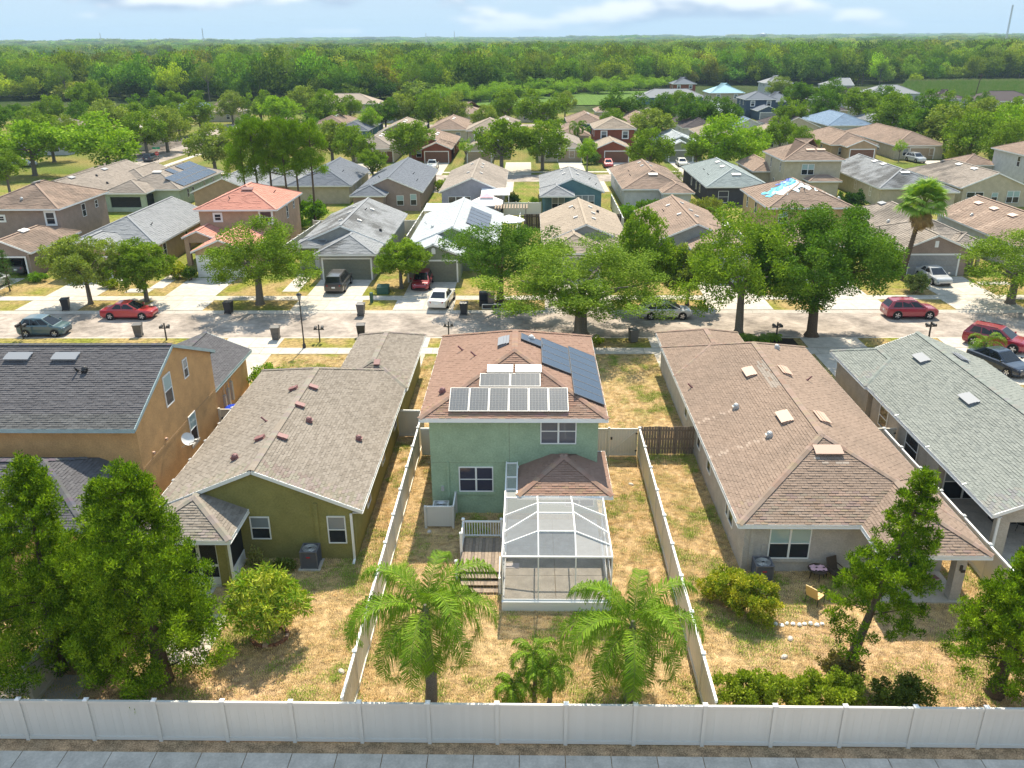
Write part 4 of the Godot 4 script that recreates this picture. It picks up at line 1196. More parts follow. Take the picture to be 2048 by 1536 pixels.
func make_deck() -> void:
	var t := thing("wooden_deck", "grey plank deck with white railing beside the screened enclosure", "deck", Vector3(-2.1, 0, -33.0))
	var n := 12
	for i in n:
		var x := -1.02 + i * 0.158
		part(t, "plank", unit_box(), M.wood_deck if i % 3 else M.wood_grey, bxt(x, 0.4, -1.75, x + 0.146, 0.44, 1.05))
	for s in 3:
		for i in n:
			var x := -0.9 + i * 0.148
			part(t, "step_plank", unit_box(), M.wood_deck if (i + s) % 4 else M.wood_grey, bxt(x, 0.3 - s * 0.12, 1.06 + s * 0.36, x + 0.135, 0.34 - s * 0.12, 1.4 + s * 0.36))
	part(t, "joist", unit_box(), M.wood_dark, bxt(-1.02, 0.02, 0.98, 0.86, 0.39, 1.04)); part(t, "joist", unit_box(), M.wood_dark, bxt(-1.0, 0.02, -1.75, -0.94, 0.39, 0.98))
	for p in [[-1.0, -1.8], [0.82, -1.8], [-1.02, -0.55], [-1.12, 1.0]]:
		part(t, "rail_post", unit_box(), M.white, bxt(p[0] - 0.06, 0.0, p[1] - 0.06, p[0] + 0.06, 1.42 if p[1] < 0 else 0.95, p[1] + 0.06))
		var c := MB.new()
		c.lathe([Vector2(0.11, 0), Vector2(0.11, 0.03), Vector2(0, 0.1)], 4, Transform3D(Basis(Vector3.UP, PI / 4), Vector3(p[0], 1.42 if p[1] < 0 else 0.95, p[1])))
		part(t, "post_cap", c.mesh(), M.white)
	part(t, "rail", unit_box(), M.white, bxt(-0.94, 1.26, -1.84, 0.76, 1.33, -1.76)); part(t, "rail", unit_box(), M.white, bxt(-0.94, 0.5, -1.83, 0.76, 0.56, -1.77))
	part(t, "rail", unit_box(), M.white, bxt(-1.03, 1.26, -1.74, -0.97, 1.33, -0.61)); part(t, "rail", unit_box(), M.white, bxt(-1.03, 0.5, -1.74, -0.97, 0.56, -0.61))
	for i in 13: part(t, "baluster", unit_box(), M.white, bxt(-0.86 + i * 0.127, 0.56, -1.815, -0.825 + i * 0.127, 1.26, -1.785))
	for i in 8: part(t, "baluster", unit_box(), M.white, bxt(-1.015, 0.56, -1.66 + i * 0.135, -0.985, 1.26, -1.625 + i * 0.135))
	# the railing along the steps
	var b := MB.new()
	b.bar(Vector3(0.84, 1.2, 1.0), Vector3(0.84, 0.75, 2.1), 0.05, 0.06)
	b.bx(0.8, 0, 2.05, 0.9, 0.85, 2.15)
	part(t, "step_rail", b.mesh(), M.white)

func ac_unit(label: String, at: Vector3, m: String, pad := true) -> void:
	var t := thing("ac_unit", label, "air conditioner", at, 0.0, "air conditioning units behind the houses")
	if pad: part(t, "pad", unit_box(), M.concrete, bxt(-0.5, 0, -0.5, 0.5, 0.07, 0.5))
	var b := MB.new()
	var r := 0.4
	for i in 4:      # louvred sides
		var a := PI / 2 * i
		var bs := Basis(Vector3.UP, a)
		for k in 12:
			var y := 0.12 + k * 0.065
			b.box(Transform3D(bs * Basis(Vector3.RIGHT, 0.4) * Basis.from_scale(Vector3(0.74, 0.05, 0.015)), bs * Vector3(0, y, r - 0.03)))
		b.box(Transform3D(bs * Basis.from_scale(Vector3(0.06, 0.88, 0.06)), bs * Vector3(r - 0.03, 0.5, r - 0.03)))
	b.bx(-0.36, 0.07, -0.36, 0.36, 0.88, 0.36)
	part(t, "cabinet", b.mesh(), M[m])
	var f := MB.new()
	f.lathe([Vector2(0.33, 0.9), Vector2(0.41, 0.93), Vector2(0.41, 0.97), Vector2(0.33, 0.97)], 4, Transform3D(Basis(Vector3.UP, PI / 4) * Basis.from_scale(Vector3(1.38, 1, 1.38))))
	part(t, "top_frame", f.mesh(), M[m])
	var g := MB.new()
	for k in 6: g.lathe([Vector2(0.06 + k * 0.05, 0.95), Vector2(0.07 + k * 0.05, 0.96), Vector2(0.08 + k * 0.05, 0.95)], 16, Transform3D.IDENTITY)
	part(t, "fan_grille", g.mesh(), M.metal if m == "ac_light" else M.ac_light)
	var fb := MB.new()
	for k in 3: fb.box(Transform3D(Basis(Vector3.UP, k * TAU / 3) * Basis(Vector3.RIGHT, 0.35) * Basis.from_scale(Vector3(0.1, 0.01, 0.28)), Basis(Vector3.UP, k * TAU / 3) * Vector3(0, 0.91, 0.17)))
	fb.tube(Vector3(0, 0.88, 0), Vector3(0, 0.94, 0), 0.07, 0.07, 8)
	part(t, "fan", fb.mesh(), M.black)
	if m == "ac_metal": part(t, "badge", unit_box(), M.sign_red, bxt(-0.1, 0.66, 0.395, 0.08, 0.72, 0.402))

func make_yard_things() -> void:
	make_cage()
	make_deck()
	ac_unit("pale air conditioner behind a low vinyl screen at the green house", Vector3(-4.4, 0, -36.95), "ac_light")
	ac_unit("dark air conditioner on a pad by the olive wall", Vector3(-10.05, 0, -33.0), "ac_metal")
	ac_unit("grey air conditioner half hidden by the hedge at the greige wall", Vector3(10.45, 0, -32.05), "ac_metal", false)
	# L shaped vinyl screen round the unit
	var t := thing("vinyl_screen", "low L shaped vinyl screen round the pale air conditioner", "screen", Vector3(-5.1, 0, -36.3))
	for p in [[0.0, 0.0], [1.36, 0.0], [1.4, -1.4]]: part(t, "post", unit_box(), M.vinyl_back, bxt(p[0] - 0.06, 0, p[1] - 0.06, p[0] + 0.06, 1.26, p[1] + 0.06))
	for i in 8: part(t, "board", unit_box(), M.vinyl_back, bxt(0.07 + i * 0.153, 0.1, -0.015, 0.22 + i * 0.153, 1.2, 0.01))
	for i in 8: part(t, "board", unit_box(), M.vinyl_back, bxt(1.37, 0.1, -0.22 - i * 0.153, 1.395, 1.2, -0.07 - i * 0.153))
	part(t, "rail", unit_box(), M.white, bxt(0.06, 1.2, -0.035, 1.3, 1.25, 0.03)); part(t, "rail", unit_box(), M.white, bxt(1.36, 1.2, -1.34, 1.43, 1.25, -0.06))
	# satellite dish on the orange wall
	t = thing("satellite_dish", "white satellite dish on the orange side wall", "satellite dish", Vector3(-18.95, 2.2, -41.2))
	var b := MB.new()
	b.lathe([Vector2(0, 0), Vector2(0.15, 0.015), Vector2(0.28, 0.05), Vector2(0.36, 0.09), Vector2(0.365, 0.1), Vector2(0.28, 0.06), Vector2(0, 0.012)], 18, Transform3D(Basis(Vector3(0, 0, 1), -0.9) * Basis(Vector3.RIGHT, 0.5), Vector3(0.4, 0.35, 0.1)))
	part(t, "dish", b.mesh(), M.white)
	b = MB.new()
	b.tube(Vector3(0, -0.2, 0), Vector3(0.3, 0.0, 0.05), 0.03, 0.03, 7); b.tube(Vector3(0.3, 0, 0.05), Vector3(0.4, 0.33, 0.1), 0.03, 0.03, 7)
	part(t, "mount", b.mesh(), M.galv)
	b = MB.new()
	b.tube(Vector3(0.45, 0.1, 0.25), Vector3(0.95, 0.35, 0.3), 0.018, 0.018, 6); b.bx(0.9, 0.3, 0.22, 1.05, 0.45, 0.36)
	part(t, "feed_arm", b.mesh(), M.galv)
	# ladder lying along the fence
	t = thing("ladder", "aluminium ladder lying on edge beside the orange house", "ladder", Vector3(-18.62, 0.0, -40.0))
	for s in [0.35, 0.85]:
		b = MB.new()
		b.bx(-0.03, s - 0.05, -2.6, 0.03, s + 0.05, 2.6)
		part(t, "side_rail", b.mesh(), M.galv, Transform3D(Basis(Vector3(0, 0, 1), -0.4), Vector3(0, 0.15, 0)))
	for i in 16:
		b = MB.new()
		b.tube(Vector3(0, 0.35, -2.45 + i * 0.33), Vector3(0, 0.85, -2.45 + i * 0.33), 0.022, 0.022, 6)
		part(t, "rung", b.mesh(), M.galv, Transform3D(Basis(Vector3(0, 0, 1), -0.4), Vector3(0, 0.15, 0)))
	t = thing("rubbish_bag", "dark bin bag heaped beside the gate of the orange house", "bag", Vector3(-18.5, 0, -44.6))
	b = MB.new()
	b.lathe([Vector2(0.3, 0), Vector2(0.42, 0.2), Vector2(0.38, 0.55), Vector2(0.2, 0.8), Vector2(0.06, 0.9), Vector2(0.12, 0.98), Vector2(0, 0.96)], 9, Transform3D(Basis.from_scale(Vector3(0.8, 1, 1.2))))
	part(t, "sack", b.mesh(), M.black)
	b = MB.new()
	b.lathe([Vector2(0.13, 0.84), Vector2(0.09, 0.9), Vector2(0.13, 0.95)], 8, Transform3D.IDENTITY)
	part(t, "knot", b.mesh(), M.dark_plastic)
	t = thing("storage_bin", "round blue plastic bin behind the gate of the orange house", "bin", Vector3(-18.9, 0, -49.2))
	b = MB.new()
	b.lathe([Vector2(0, 0), Vector2(0.42, 0), Vector2(0.5, 0.85), Vector2(0.46, 0.85)], 16, Transform3D.IDENTITY)
	part(t, "tub", b.mesh(), M.blue_plastic)
	b = MB.new()
	b.lathe([Vector2(0.53, 0.84), Vector2(0.53, 0.9), Vector2(0.4, 0.97), Vector2(0.0, 1.0)], 16, Transform3D.IDENTITY)
	part(t, "lid", b.mesh(), M.blue_plastic)
	t = thing("cooler_box", "pale plastic box beside the ladder by the fence", "box", Vector3(-18.55, 0, -42.9))
	b = MB.new()
	b.bx(-0.25, 0, -0.35, 0.25, 0.5, 0.35)
	part(t, "tub", b.mesh(), M.vinyl)
	b = MB.new()
	b.bx(-0.28, 0.5, -0.38, 0.28, 0.58, 0.38)
	part(t, "lid", b.mesh(), M.white)
	# mango tree ring of bricks
	t = thing("brick_ring", "ring of red edging bricks round the mango tree", "edging", Vector3(-10.55, 0, -27.9))
	for i in 20:
		var a := TAU * i / 20.0
		part(t, "brick", unit_box(), M.brick if i % 5 else M.vent_tan, Transform3D(Basis(Vector3.UP, -a + rng.randf_range(-0.15, 0.15)) * Basis.from_scale(Vector3(0.12, 0.14, 0.2)), Vector3(cos(a) * 0.72, 0.06, sin(a) * 0.62)))
	# paver path of the olive house
	var w := pave("path", "path of pale square pavers beside the big cedar")
	slabs(w, -14.9, -13.9, -29.4, -31.4, 3, 6, 0.03, 0.06, 0.03, ["concrete", "concrete_b"], "paver")
	slabs(w, -14.6, -12.7, -26.2, -29.35, 5, 8, 0.03, 0.06, 0.03, ["concrete", "concrete_b"], "paver")
	w = pave("patio", "pale concrete slab under the cedars at the left edge")
	slabs(w, -22.0, -16.7, -23.3, -25.6, 2, 1, 0.03, 0.06)
	# row of white edging stones
	t = thing("stone_row", "row of white edging stones by the hedge", "stones", Vector3(11.2, 0, -28.9))
	for i in 9:
		b = MB.new()
		b.lathe([Vector2(0.08, 0), Vector2(0.12, 0.05), Vector2(0.07, 0.11), Vector2(0, 0.12)], 6, Transform3D(Basis(Vector3.UP, i * 1.3) * Basis.from_scale(Vector3(rng.randf_range(0.7, 1.3), rng.randf_range(0.6, 1.1), 0.9)), Vector3(-0.95 + i * 0.24, 0, sin(i * 2.0) * 0.06)))
		part(t, "stone", b.mesh(), M.white)
	# chairs on the greige house's side
	patio_chair("yellow sling patio chair standing on the lawn in the shade", Vector3(12.3, 0, -30.4), 2.3, "vent_yellow")
	patio_chair("dark wooden armchair beside the greige wall", Vector3(13.75, 0, -32.1), 0.4, "wood_dark")
	t = thing("patio_table", "round dark patio table with a pink towel lying on it beside the wall", "table", Vector3(12.95, 0, -32.15))
	b = MB.new()
	b.lathe([Vector2(0, 0.5), Vector2(0.42, 0.5), Vector2(0.45, 0.53), Vector2(0.42, 0.56), Vector2(0, 0.56)], 16, Transform3D.IDENTITY)
	part(t, "table_top", b.mesh(), M.wood_dark)
	for i in 4:
		b = MB.new()
		b.tube(Vector3(0.32, 0, 0).rotated(Vector3.UP, i * PI / 2), Vector3(0.26, 0.5, 0).rotated(Vector3.UP, i * PI / 2), 0.02, 0.02, 6)
		part(t, "leg", b.mesh(), M.wood_dark)
	t = thing("towel", "crumpled pale pink towel on the round patio table", "towel", Vector3(12.95, 0.56, -32.1))
	b = MB.new()
	for i in 7:
		for j in 5:
			var q := []
			for c in [[0, 0], [1, 0], [1, 1], [0, 1]]:
				var x: float = (i + c[0] - 3.5) * 0.1
				var z: float = (j + c[1] - 2.5) * 0.09
				q.append(Vector3(x, 0.03 + 0.035 * sin(x * 19.0 + z * 7.0) + 0.025 * cos(z * 25.0), z))
			b.quad(q[3], q[2], q[1], q[0])
	part(t, "cloth", b.mesh(), M.cloth_pink)
	# office chair, folding chair and box on the patio
	t = thing("office_chair", "black swivel office chair on the white corner patio", "chair", Vector3(17.2, 0.07, -31.2))
	b = MB.new()
	for i in 5: b.bar(Vector3(0, 0.07, 0), Vector3(0.3, 0.05, 0).rotated(Vector3.UP, i * TAU / 5), 0.04, 0.04)
	b.tube(Vector3(0, 0.05, 0), Vector3(0, 0.42, 0), 0.03, 0.03, 8)
	part(t, "base", b.mesh(), M.black)
	b = MB.new()
	b.bx(-0.24, 0.42, -0.24, 0.24, 0.5, 0.24)
	part(t, "seat", b.mesh(), M.black)
	b = MB.new()
	b.box(Transform3D(Basis(Vector3.RIGHT, -0.25) * Basis.from_scale(Vector3(0.46, 0.55, 0.06)), Vector3(0.0, 0.78, -0.3)))
	part(t, "backrest", b.mesh(), M.black)
	t = thing("folding_chair", "navy folding camp chair at the back of the corner patio", "chair", Vector3(17.1, 0.07, -32.3))
	b = MB.new()
	b.quad(Vector3(-0.26, 0.4, 0.25), Vector3(0.26, 0.4, 0.25), Vector3(0.24, 0.36, -0.2), Vector3(-0.24, 0.36, -0.2))
	part(t, "seat", b.mesh(), M.paint_navy)
	b = MB.new()
	b.quad(Vector3(-0.24, 0.36, -0.2), Vector3(0.24, 0.36, -0.2), Vector3(0.3, 0.9, -0.32), Vector3(-0.3, 0.9, -0.32))
	part(t, "backrest", b.mesh(), M.paint_navy)
	for s in [-1.0, 1.0]:
		b = MB.new()
		b.tube(Vector3(0.28 * s, 0, 0.3), Vector3(0.24 * s, 0.4, -0.25), 0.012, 0.012, 6); b.tube(Vector3(0.28 * s, 0, -0.3), Vector3(0.26 * s, 0.4, 0.25), 0.012, 0.012, 6); b.tube(Vector3(0.28 * s, 0, -0.3), Vector3(0.3 * s, 0.92, -0.33), 0.012, 0.012, 6)
		part(t, "leg", b.mesh(), M.black)
	t = thing("cardboard_box", "brown box with flaps on the corner patio floor", "box", Vector3(17.9, 0.07, -31.75), 0.3)
	b = MB.new()
	b.bx(-0.24, 0, -0.18, 0.24, 0.3, 0.18)
	part(t, "carton", b.mesh(), M.vent_maroon)
	b = MB.new()
	b.box(Transform3D(Basis(Vector3.RIGHT, 0.6) * Basis.from_scale(Vector3(0.46, 0.01, 0.18)), Vector3(0, 0.26, 0.24))); b.box(Transform3D(Basis(Vector3.RIGHT, -0.5) * Basis.from_scale(Vector3(0.46, 0.01, 0.18)), Vector3(0, 0.27, -0.24)))
	part(t, "flap", b.mesh(), M.vent_tan)
	# lanai furniture of the right house
	wire_chair("black wire chair at the left of the right-hand lanai", Vector3(22.9, 0.08, -35.6), 0.5)
	wire_chair("black wire chair at the right of the right-hand lanai", Vector3(24.1, 0.08, -36.1), -0.6)
	t = thing("grill", "black covered grill standing in the right-hand lanai", "grill", Vector3(23.6, 0.08, -36.9))
	b = MB.new()
	b.bx(-0.55, 0.1, -0.3, 0.55, 0.9, 0.3)
	part(t, "cover", b.mesh(), M.black)
	b = MB.new()
	b.lathe([Vector2(0.55, 0.9), Vector2(0.5, 1.05), Vector2(0.3, 1.15), Vector2(0, 1.17)], 10, Transform3D(Basis.from_scale(Vector3(1, 1, 0.55))))
	part(t, "hood", b.mesh(), M.dark_plastic)
	# a few loose bits on the lawns
	for p in [[-7.2, -25.9, "white stone on the dry lawn by the left yard fence"], [10.6, -28.0, "white stone lying on the lawn in front of the hedge"], [10.05, -26.9, "white stone lying near the back fence bushes"], [5.6, -40.8, "pale brick lying on the grass right of the green house"], [-4.9, -35.9, "broken paver beside the vinyl screen"]]:
		t = thing("stone", p[2], "stone", Vector3(p[0], 0, p[1]), p[0])
		b = MB.new()
		b.lathe([Vector2(0.11, 0), Vector2(0.15, 0.04), Vector2(0.1, 0.1), Vector2(0, 0.12)], 7, Transform3D(Basis.from_scale(Vector3(1.2, 0.8, 0.8))))
		part(t, "stone_body", b.mesh(), M.concrete)

func patio_chair(label: String, at: Vector3, turn: float, m: String) -> void:
	var t := thing("patio_chair", label, "chair", at, turn)
	var b := MB.new()
	b.quad(Vector3(-0.27, 0.42, 0.27), Vector3(0.27, 0.42, 0.27), Vector3(0.27, 0.37, -0.22), Vector3(-0.27, 0.37, -0.22))
	b.bx(-0.27, 0.36, -0.2, 0.27, 0.4, 0.26)
	part(t, "seat", b.mesh(), M[m])
	b = MB.new()
	b.box(Transform3D(Basis(Vector3.RIGHT, -0.3) * Basis.from_scale(Vector3(0.54, 0.62, 0.035)), Vector3(0, 0.68, -0.32)))
	part(t, "backrest", b.mesh(), M[m])
	for s in [-1.0, 1.0]:
		for z in [-0.22, 0.26]:
			b = MB.new()
			b.tube(Vector3(0.28 * s, 0, z * 1.15), Vector3(0.28 * s, 0.6 if z > 0 else 0.4, z), 0.018, 0.018, 6)
			part(t, "leg", b.mesh(), M.black)
		b = MB.new()
		b.bar(Vector3(0.29 * s, 0.61, 0.3), Vector3(0.29 * s, 0.63, -0.3), 0.05, 0.025)
		part(t, "armrest", b.mesh(), M[m])

func wire_chair(label: String, at: Vector3, turn: float) -> void:
	var t := thing("wire_chair", label, "chair", at, turn, "wire chairs on the lanai")
	var b := MB.new()
	b.lathe([Vector2(0.0, 0.43), Vector2(0.24, 0.43), Vector2(0.25, 0.45), Vector2(0.0, 0.45)], 12, Transform3D.IDENTITY)
	part(t, "seat", b.mesh(), M.black)
	b = MB.new()
	for i in 7: b.tube(Vector3(sin((i - 3) * 0.32) * 0.25, 0.44, -cos((i - 3) * 0.32) * 0.25), Vector3(sin((i - 3) * 0.32) * 0.28, 0.85 - absf(i - 3) * 0.03, -cos((i - 3) * 0.32) * 0.32), 0.012, 0.012, 5)
	part(t, "backrest", b.mesh(), M.black)
	for i in 4:
		b = MB.new()
		b.tube(Vector3(0.27, 0, 0).rotated(Vector3.UP, i * PI / 2 + 0.7), Vector3(0.2, 0.43, 0).rotated(Vector3.UP, i * PI / 2 + 0.7), 0.012, 0.012, 5)
		part(t, "leg", b.mesh(), M.black)

# ---------- street furniture ----------
func make_bin(lid: String, body: String) -> Node3D:
	var t := thing("wheelie_bin", "", "bin", Vector3.ZERO, 0.0, "wheeled bins along the street")
	var b := MB.new()
	var A := [Vector3(-0.26, 0.08, -0.28), Vector3(0.26, 0.08, -0.28), Vector3(0.26, 0.08, 0.28), Vector3(-0.26, 0.08, 0.28)]
	var B := [Vector3(-0.34, 1.05, -0.38), Vector3(0.34, 1.05, -0.38), Vector3(0.34, 1.05, 0.38), Vector3(-0.34, 1.05, 0.38)]
	for i in 4: b.quad(A[(i + 1) % 4], A[i], B[i], B[(i + 1) % 4])
	b.quad(A[0], A[1], A[2], A[3])
	b.bx(-0.3, 0.5, 0.33, 0.3, 0.56, 0.37)
	part(t, "tub", b.mesh(), M[body])
	b = MB.new()
	b.bx(-0.37, 1.05, -0.42, 0.37, 1.1, 0.42)
	b.quad(Vector3(-0.34, 1.1, 0.36), Vector3(0.34, 1.1, 0.36), Vector3(0.3, 1.16, -0.1), Vector3(-0.3, 1.16, -0.1)); b.quad(Vector3(-0.3, 1.16, -0.1), Vector3(0.3, 1.16, -0.1), Vector3(0.34, 1.1, -0.4), Vector3(-0.34, 1.1, -0.4))
	part(t, "lid", b.mesh(), M[lid])
	b = MB.new()
	b.tube(Vector3(-0.3, 1.0, -0.46), Vector3(0.3, 1.0, -0.46), 0.02, 0.02, 6)
	part(t, "handle", b.mesh(), M[body])
	for s in [-0.29, 0.25]:
		b = MB.new()
		b.tube(Vector3(s, 0.12, -0.26), Vector3(s + 0.05, 0.12, -0.26), 0.12, 0.12, 10)
		part(t, "wheel", b.mesh(), M.black)
	return t

func make_street() -> void:
	var pa := make_bin("dark_plastic", "dark_plastic")
	var pb := make_bin("grey_plastic", "grey_plastic")
	var i := 0
	for d in [[0, -42.1, -73.2, 3.4, "dark wheeled bin at the kerb left of the red saloon"], [1, -32.4, -66.1, 0.2, "grey wheeled bin at the near kerb left of the double mailbox"], [0, -27.0, -72.6, 3.0, "black wheeled bin at the far kerb left of the tall oak"], [1, -20.6, -65.0, 0.1, "grey wheeled bin at the near kerb left of the street lamp"],
			[1, -14.9, -71.9, 3.1, "grey wheeled bin at the far kerb right of the people carrier's driveway"], [0, -13.8, -66.0, 0.1, "dark wheeled bin at the near kerb behind the tan roof"], [0, -5.75, -72.2, 3.1, "black wheeled bin at the far kerb right of the white saloon"], [1, 8.4, -64.3, 0.2, "grey wheeled bin under the right side of the largest street oak"]]:
		var src := pa if d[0] == 0 else pb
		var y := -0.1 if d[2] < -65.5 and d[2] > -72.9 else 0.03
		if (d[0] == 0 and i == 0) or (d[0] == 1 and i == 1):
			src.position = Vector3(d[1], y, d[2]); src.rotation.y = d[3]; src.set_meta("label", d[4])
		else: copy(src, Vector3(d[1], y, d[2]), d[3], d[4])
		i += 1
	# double mailboxes on posts
	var mb: Node3D = null
	for d in [[-41.6, -65.2, "black double mailbox beside the dark green hatchback"], [-29.6, -64.9, "black double mailbox right of the grey bin behind the orange house"], [-16.9, -64.5, "black double mailbox right of the street lamp"], [-6.5, -65.3, "black double mailbox seen just above the left roof edge of the green house"], [20.0, -65.0, "black double mailbox between the trunks of the two big oaks"], [32.3, -65.2, "black double mailbox above the grey-green roof's peak"]]:
		if mb == null:
			mb = thing("mailbox", d[2], "mailbox", Vector3(d[0], 0, d[1]), 0.0, "double mailboxes along the near kerb")
			var b := MB.new()
			b.bx(-0.05, 0, -0.05, 0.05, 1.45, 0.05)
			part(mb, "post", b.mesh(), M.black)
			b = MB.new()
			b.bx(-0.42, 1.0, -0.04, 0.42, 1.07, 0.04)
			part(mb, "arm", b.mesh(), M.black)
			for s in [-0.27, 0.27]:
				b = MB.new()
				b.bx(s - 0.1, 1.07, -0.24, s + 0.1, 1.2, 0.24)
				for q in 6:
					var a0 := PI * q / 6
					var a1 := PI * (q + 1) / 6
					b.quad(Vector3(s + cos(a0) * 0.1, 1.2 + sin(a0) * 0.1, 0.24), Vector3(s + cos(a0) * 0.1, 1.2 + sin(a0) * 0.1, -0.24), Vector3(s + cos(a1) * 0.1, 1.2 + sin(a1) * 0.1, -0.24), Vector3(s + cos(a1) * 0.1, 1.2 + sin(a1) * 0.1, 0.24))
					b.tri(Vector3(s, 1.2, 0.24), Vector3(s + cos(a0) * 0.1, 1.2 + sin(a0) * 0.1, 0.24), Vector3(s + cos(a1) * 0.1, 1.2 + sin(a1) * 0.1, 0.24))
				part(mb, "letter_box", b.mesh(), M.dark_plastic)
		else: copy(mb, Vector3(d[0], 0, d[1]), 0.1, d[2])
	# lamp posts
	var lp: Node3D = null
	for d in [[-17.8, -63.0, "black street lamp on a tall post behind the tan roof"], [93.0, -160.5, "black street lamp far off at the right beside the parked car under oaks"]]:
		if lp == null:
			lp = thing("street_lamp", d[2], "street lamp", Vector3(d[0], 0, d[1]), 0.0, "street lamps")
			var b := MB.new()
			b.lathe([Vector2(0.14, 0), Vector2(0.14, 0.25), Vector2(0.07, 0.4), Vector2(0.055, 0.9), Vector2(0.045, 3.9), Vector2(0.08, 3.95), Vector2(0, 3.98)], 10, Transform3D.IDENTITY)
			part(lp, "post", b.mesh(), M.black)
			b = MB.new()
			b.lathe([Vector2(0.1, 3.98), Vector2(0.18, 4.35), Vector2(0.0, 4.35)], 6, Transform3D.IDENTITY)
			part(lp, "lantern", b.mesh(), M.glass_blind)
			b = MB.new()
			b.lathe([Vector2(0.25, 4.35), Vector2(0.12, 4.5), Vector2(0.03, 4.54), Vector2(0.0, 4.62)], 6, Transform3D.IDENTITY)
			part(lp, "cap", b.mesh(), M.black)
		else: copy(lp, Vector3(d[0], 0, d[1]), 0.0, d[2])
	# utility boxes
	var t := thing("utility_box", "dark green utility box beside the small street tree", "utility box", Vector3(-14.0, 0, -78.7))
	var b := MB.new()
	b.bx(-0.55, 0, -0.45, 0.55, 0.65, 0.45)
	part(t, "cabinet", b.mesh(), M.green_plastic)
	b = MB.new()
	b.quad(Vector3(-0.58, 0.66, 0.48), Vector3(0.58, 0.66, 0.48), Vector3(0.58, 0.8, -0.48), Vector3(-0.58, 0.8, -0.48)); b.bx(-0.58, 0.62, -0.48, 0.58, 0.68, 0.48)
	part(t, "lid", b.mesh(), M.green_plastic)
	t = thing("utility_pedestal", "narrow green utility pedestal on the verge below the utility box", "utility box", Vector3(-14.6, 0, -75.6))
	b = MB.new()
	b.bx(-0.14, 0, -0.14, 0.14, 0.85, 0.14)
	part(t, "cabinet", b.mesh(), M.green_plastic)
	b = MB.new()
	b.lathe([Vector2(0.22, 0.84), Vector2(0.2, 0.93), Vector2(0, 1.0)], 4, Transform3D(Basis(Vector3.UP, PI / 4)))
	part(t, "cap", b.mesh(), M.green_plastic)
	# shelving left out on the verge
	t = thing("discarded_cabinet", "dark cabinet with a glass front standing on the verge under the dark oak", "cabinet", Vector3(-3.6, 0, -74.6))
	b = MB.new()
	b.bx(-0.9, 0, -0.35, -0.1, 1.3, 0.35)
	part(t, "cabinet", b.mesh(), M.dark_plastic)
	b = MB.new()
	b.bx(-0.8, 0.55, 0.35, -0.2, 1.15, 0.38)
	part(t, "glass_front", b.mesh(), M.glass)
	b = MB.new()
	b.bx(-0.1, 0, -0.3, 0.5, 1.25, 0.3)
	part(t, "side_panel", b.mesh(), M.stucco_taupe)
	t = thing("discarded_bench", "long dark low bench with white edges lying at the kerb under the oak", "bench", Vector3(-3.2, 0, -73.7))
	b = MB.new()
	b.bx(-0.95, 0.0, -0.25, 0.95, 0.4, 0.25)
	part(t, "box", b.mesh(), M.dark_plastic)
	b = MB.new()
	b.bx(-1.0, 0.4, 0.2, 1.0, 0.45, 0.28); b.bx(-1.0, 0.0, 0.25, 1.0, 0.05, 0.28); b.bx(-1.0, 0.05, 0.25, -0.95, 0.4, 0.28)
	part(t, "edge", b.mesh(), M.white)
	# street name and stop sign at the side street
	t = thing("stop_sign", "red stop sign under a green street name plate at the side street", "road sign", Vector3(-73.6, 0, -171.0))
	b = MB.new()
	b.tube(Vector3(0, 0, 0), Vector3(0, 3.6, 0), 0.035, 0.035, 7)
	part(t, "post", b.mesh(), M.galv)
	b = MB.new()
	b.lathe([Vector2(0, 0), Vector2(0.4, 0), Vector2(0.4, 0.02), Vector2(0, 0.02)], 8, Transform3D(Basis(Vector3.RIGHT, PI / 2) * Basis(Vector3.UP, PI / 8), Vector3(0, 2.3, 0.05)))
	part(t, "stop_plate", b.mesh(), M.sign_red)
	b = MB.new()
	b.bx(-0.75, 3.15, -0.01, 0.75, 3.5, 0.02)
	part(t, "name_plate", b.mesh(), M.sign_green)
	var f := SystemFont.new()
	f.font_names = PackedStringArray(["Droid Sans"])
	var tm := TextMesh.new()
	tm.font = f; tm.text = "STOP"; tm.font_size = 16; tm.pixel_size = 0.016; tm.depth = 0.01
	part(t, "lettering", tm, M.white, Transform3D(Basis.IDENTITY, Vector3(0, 2.3, 0.085)))

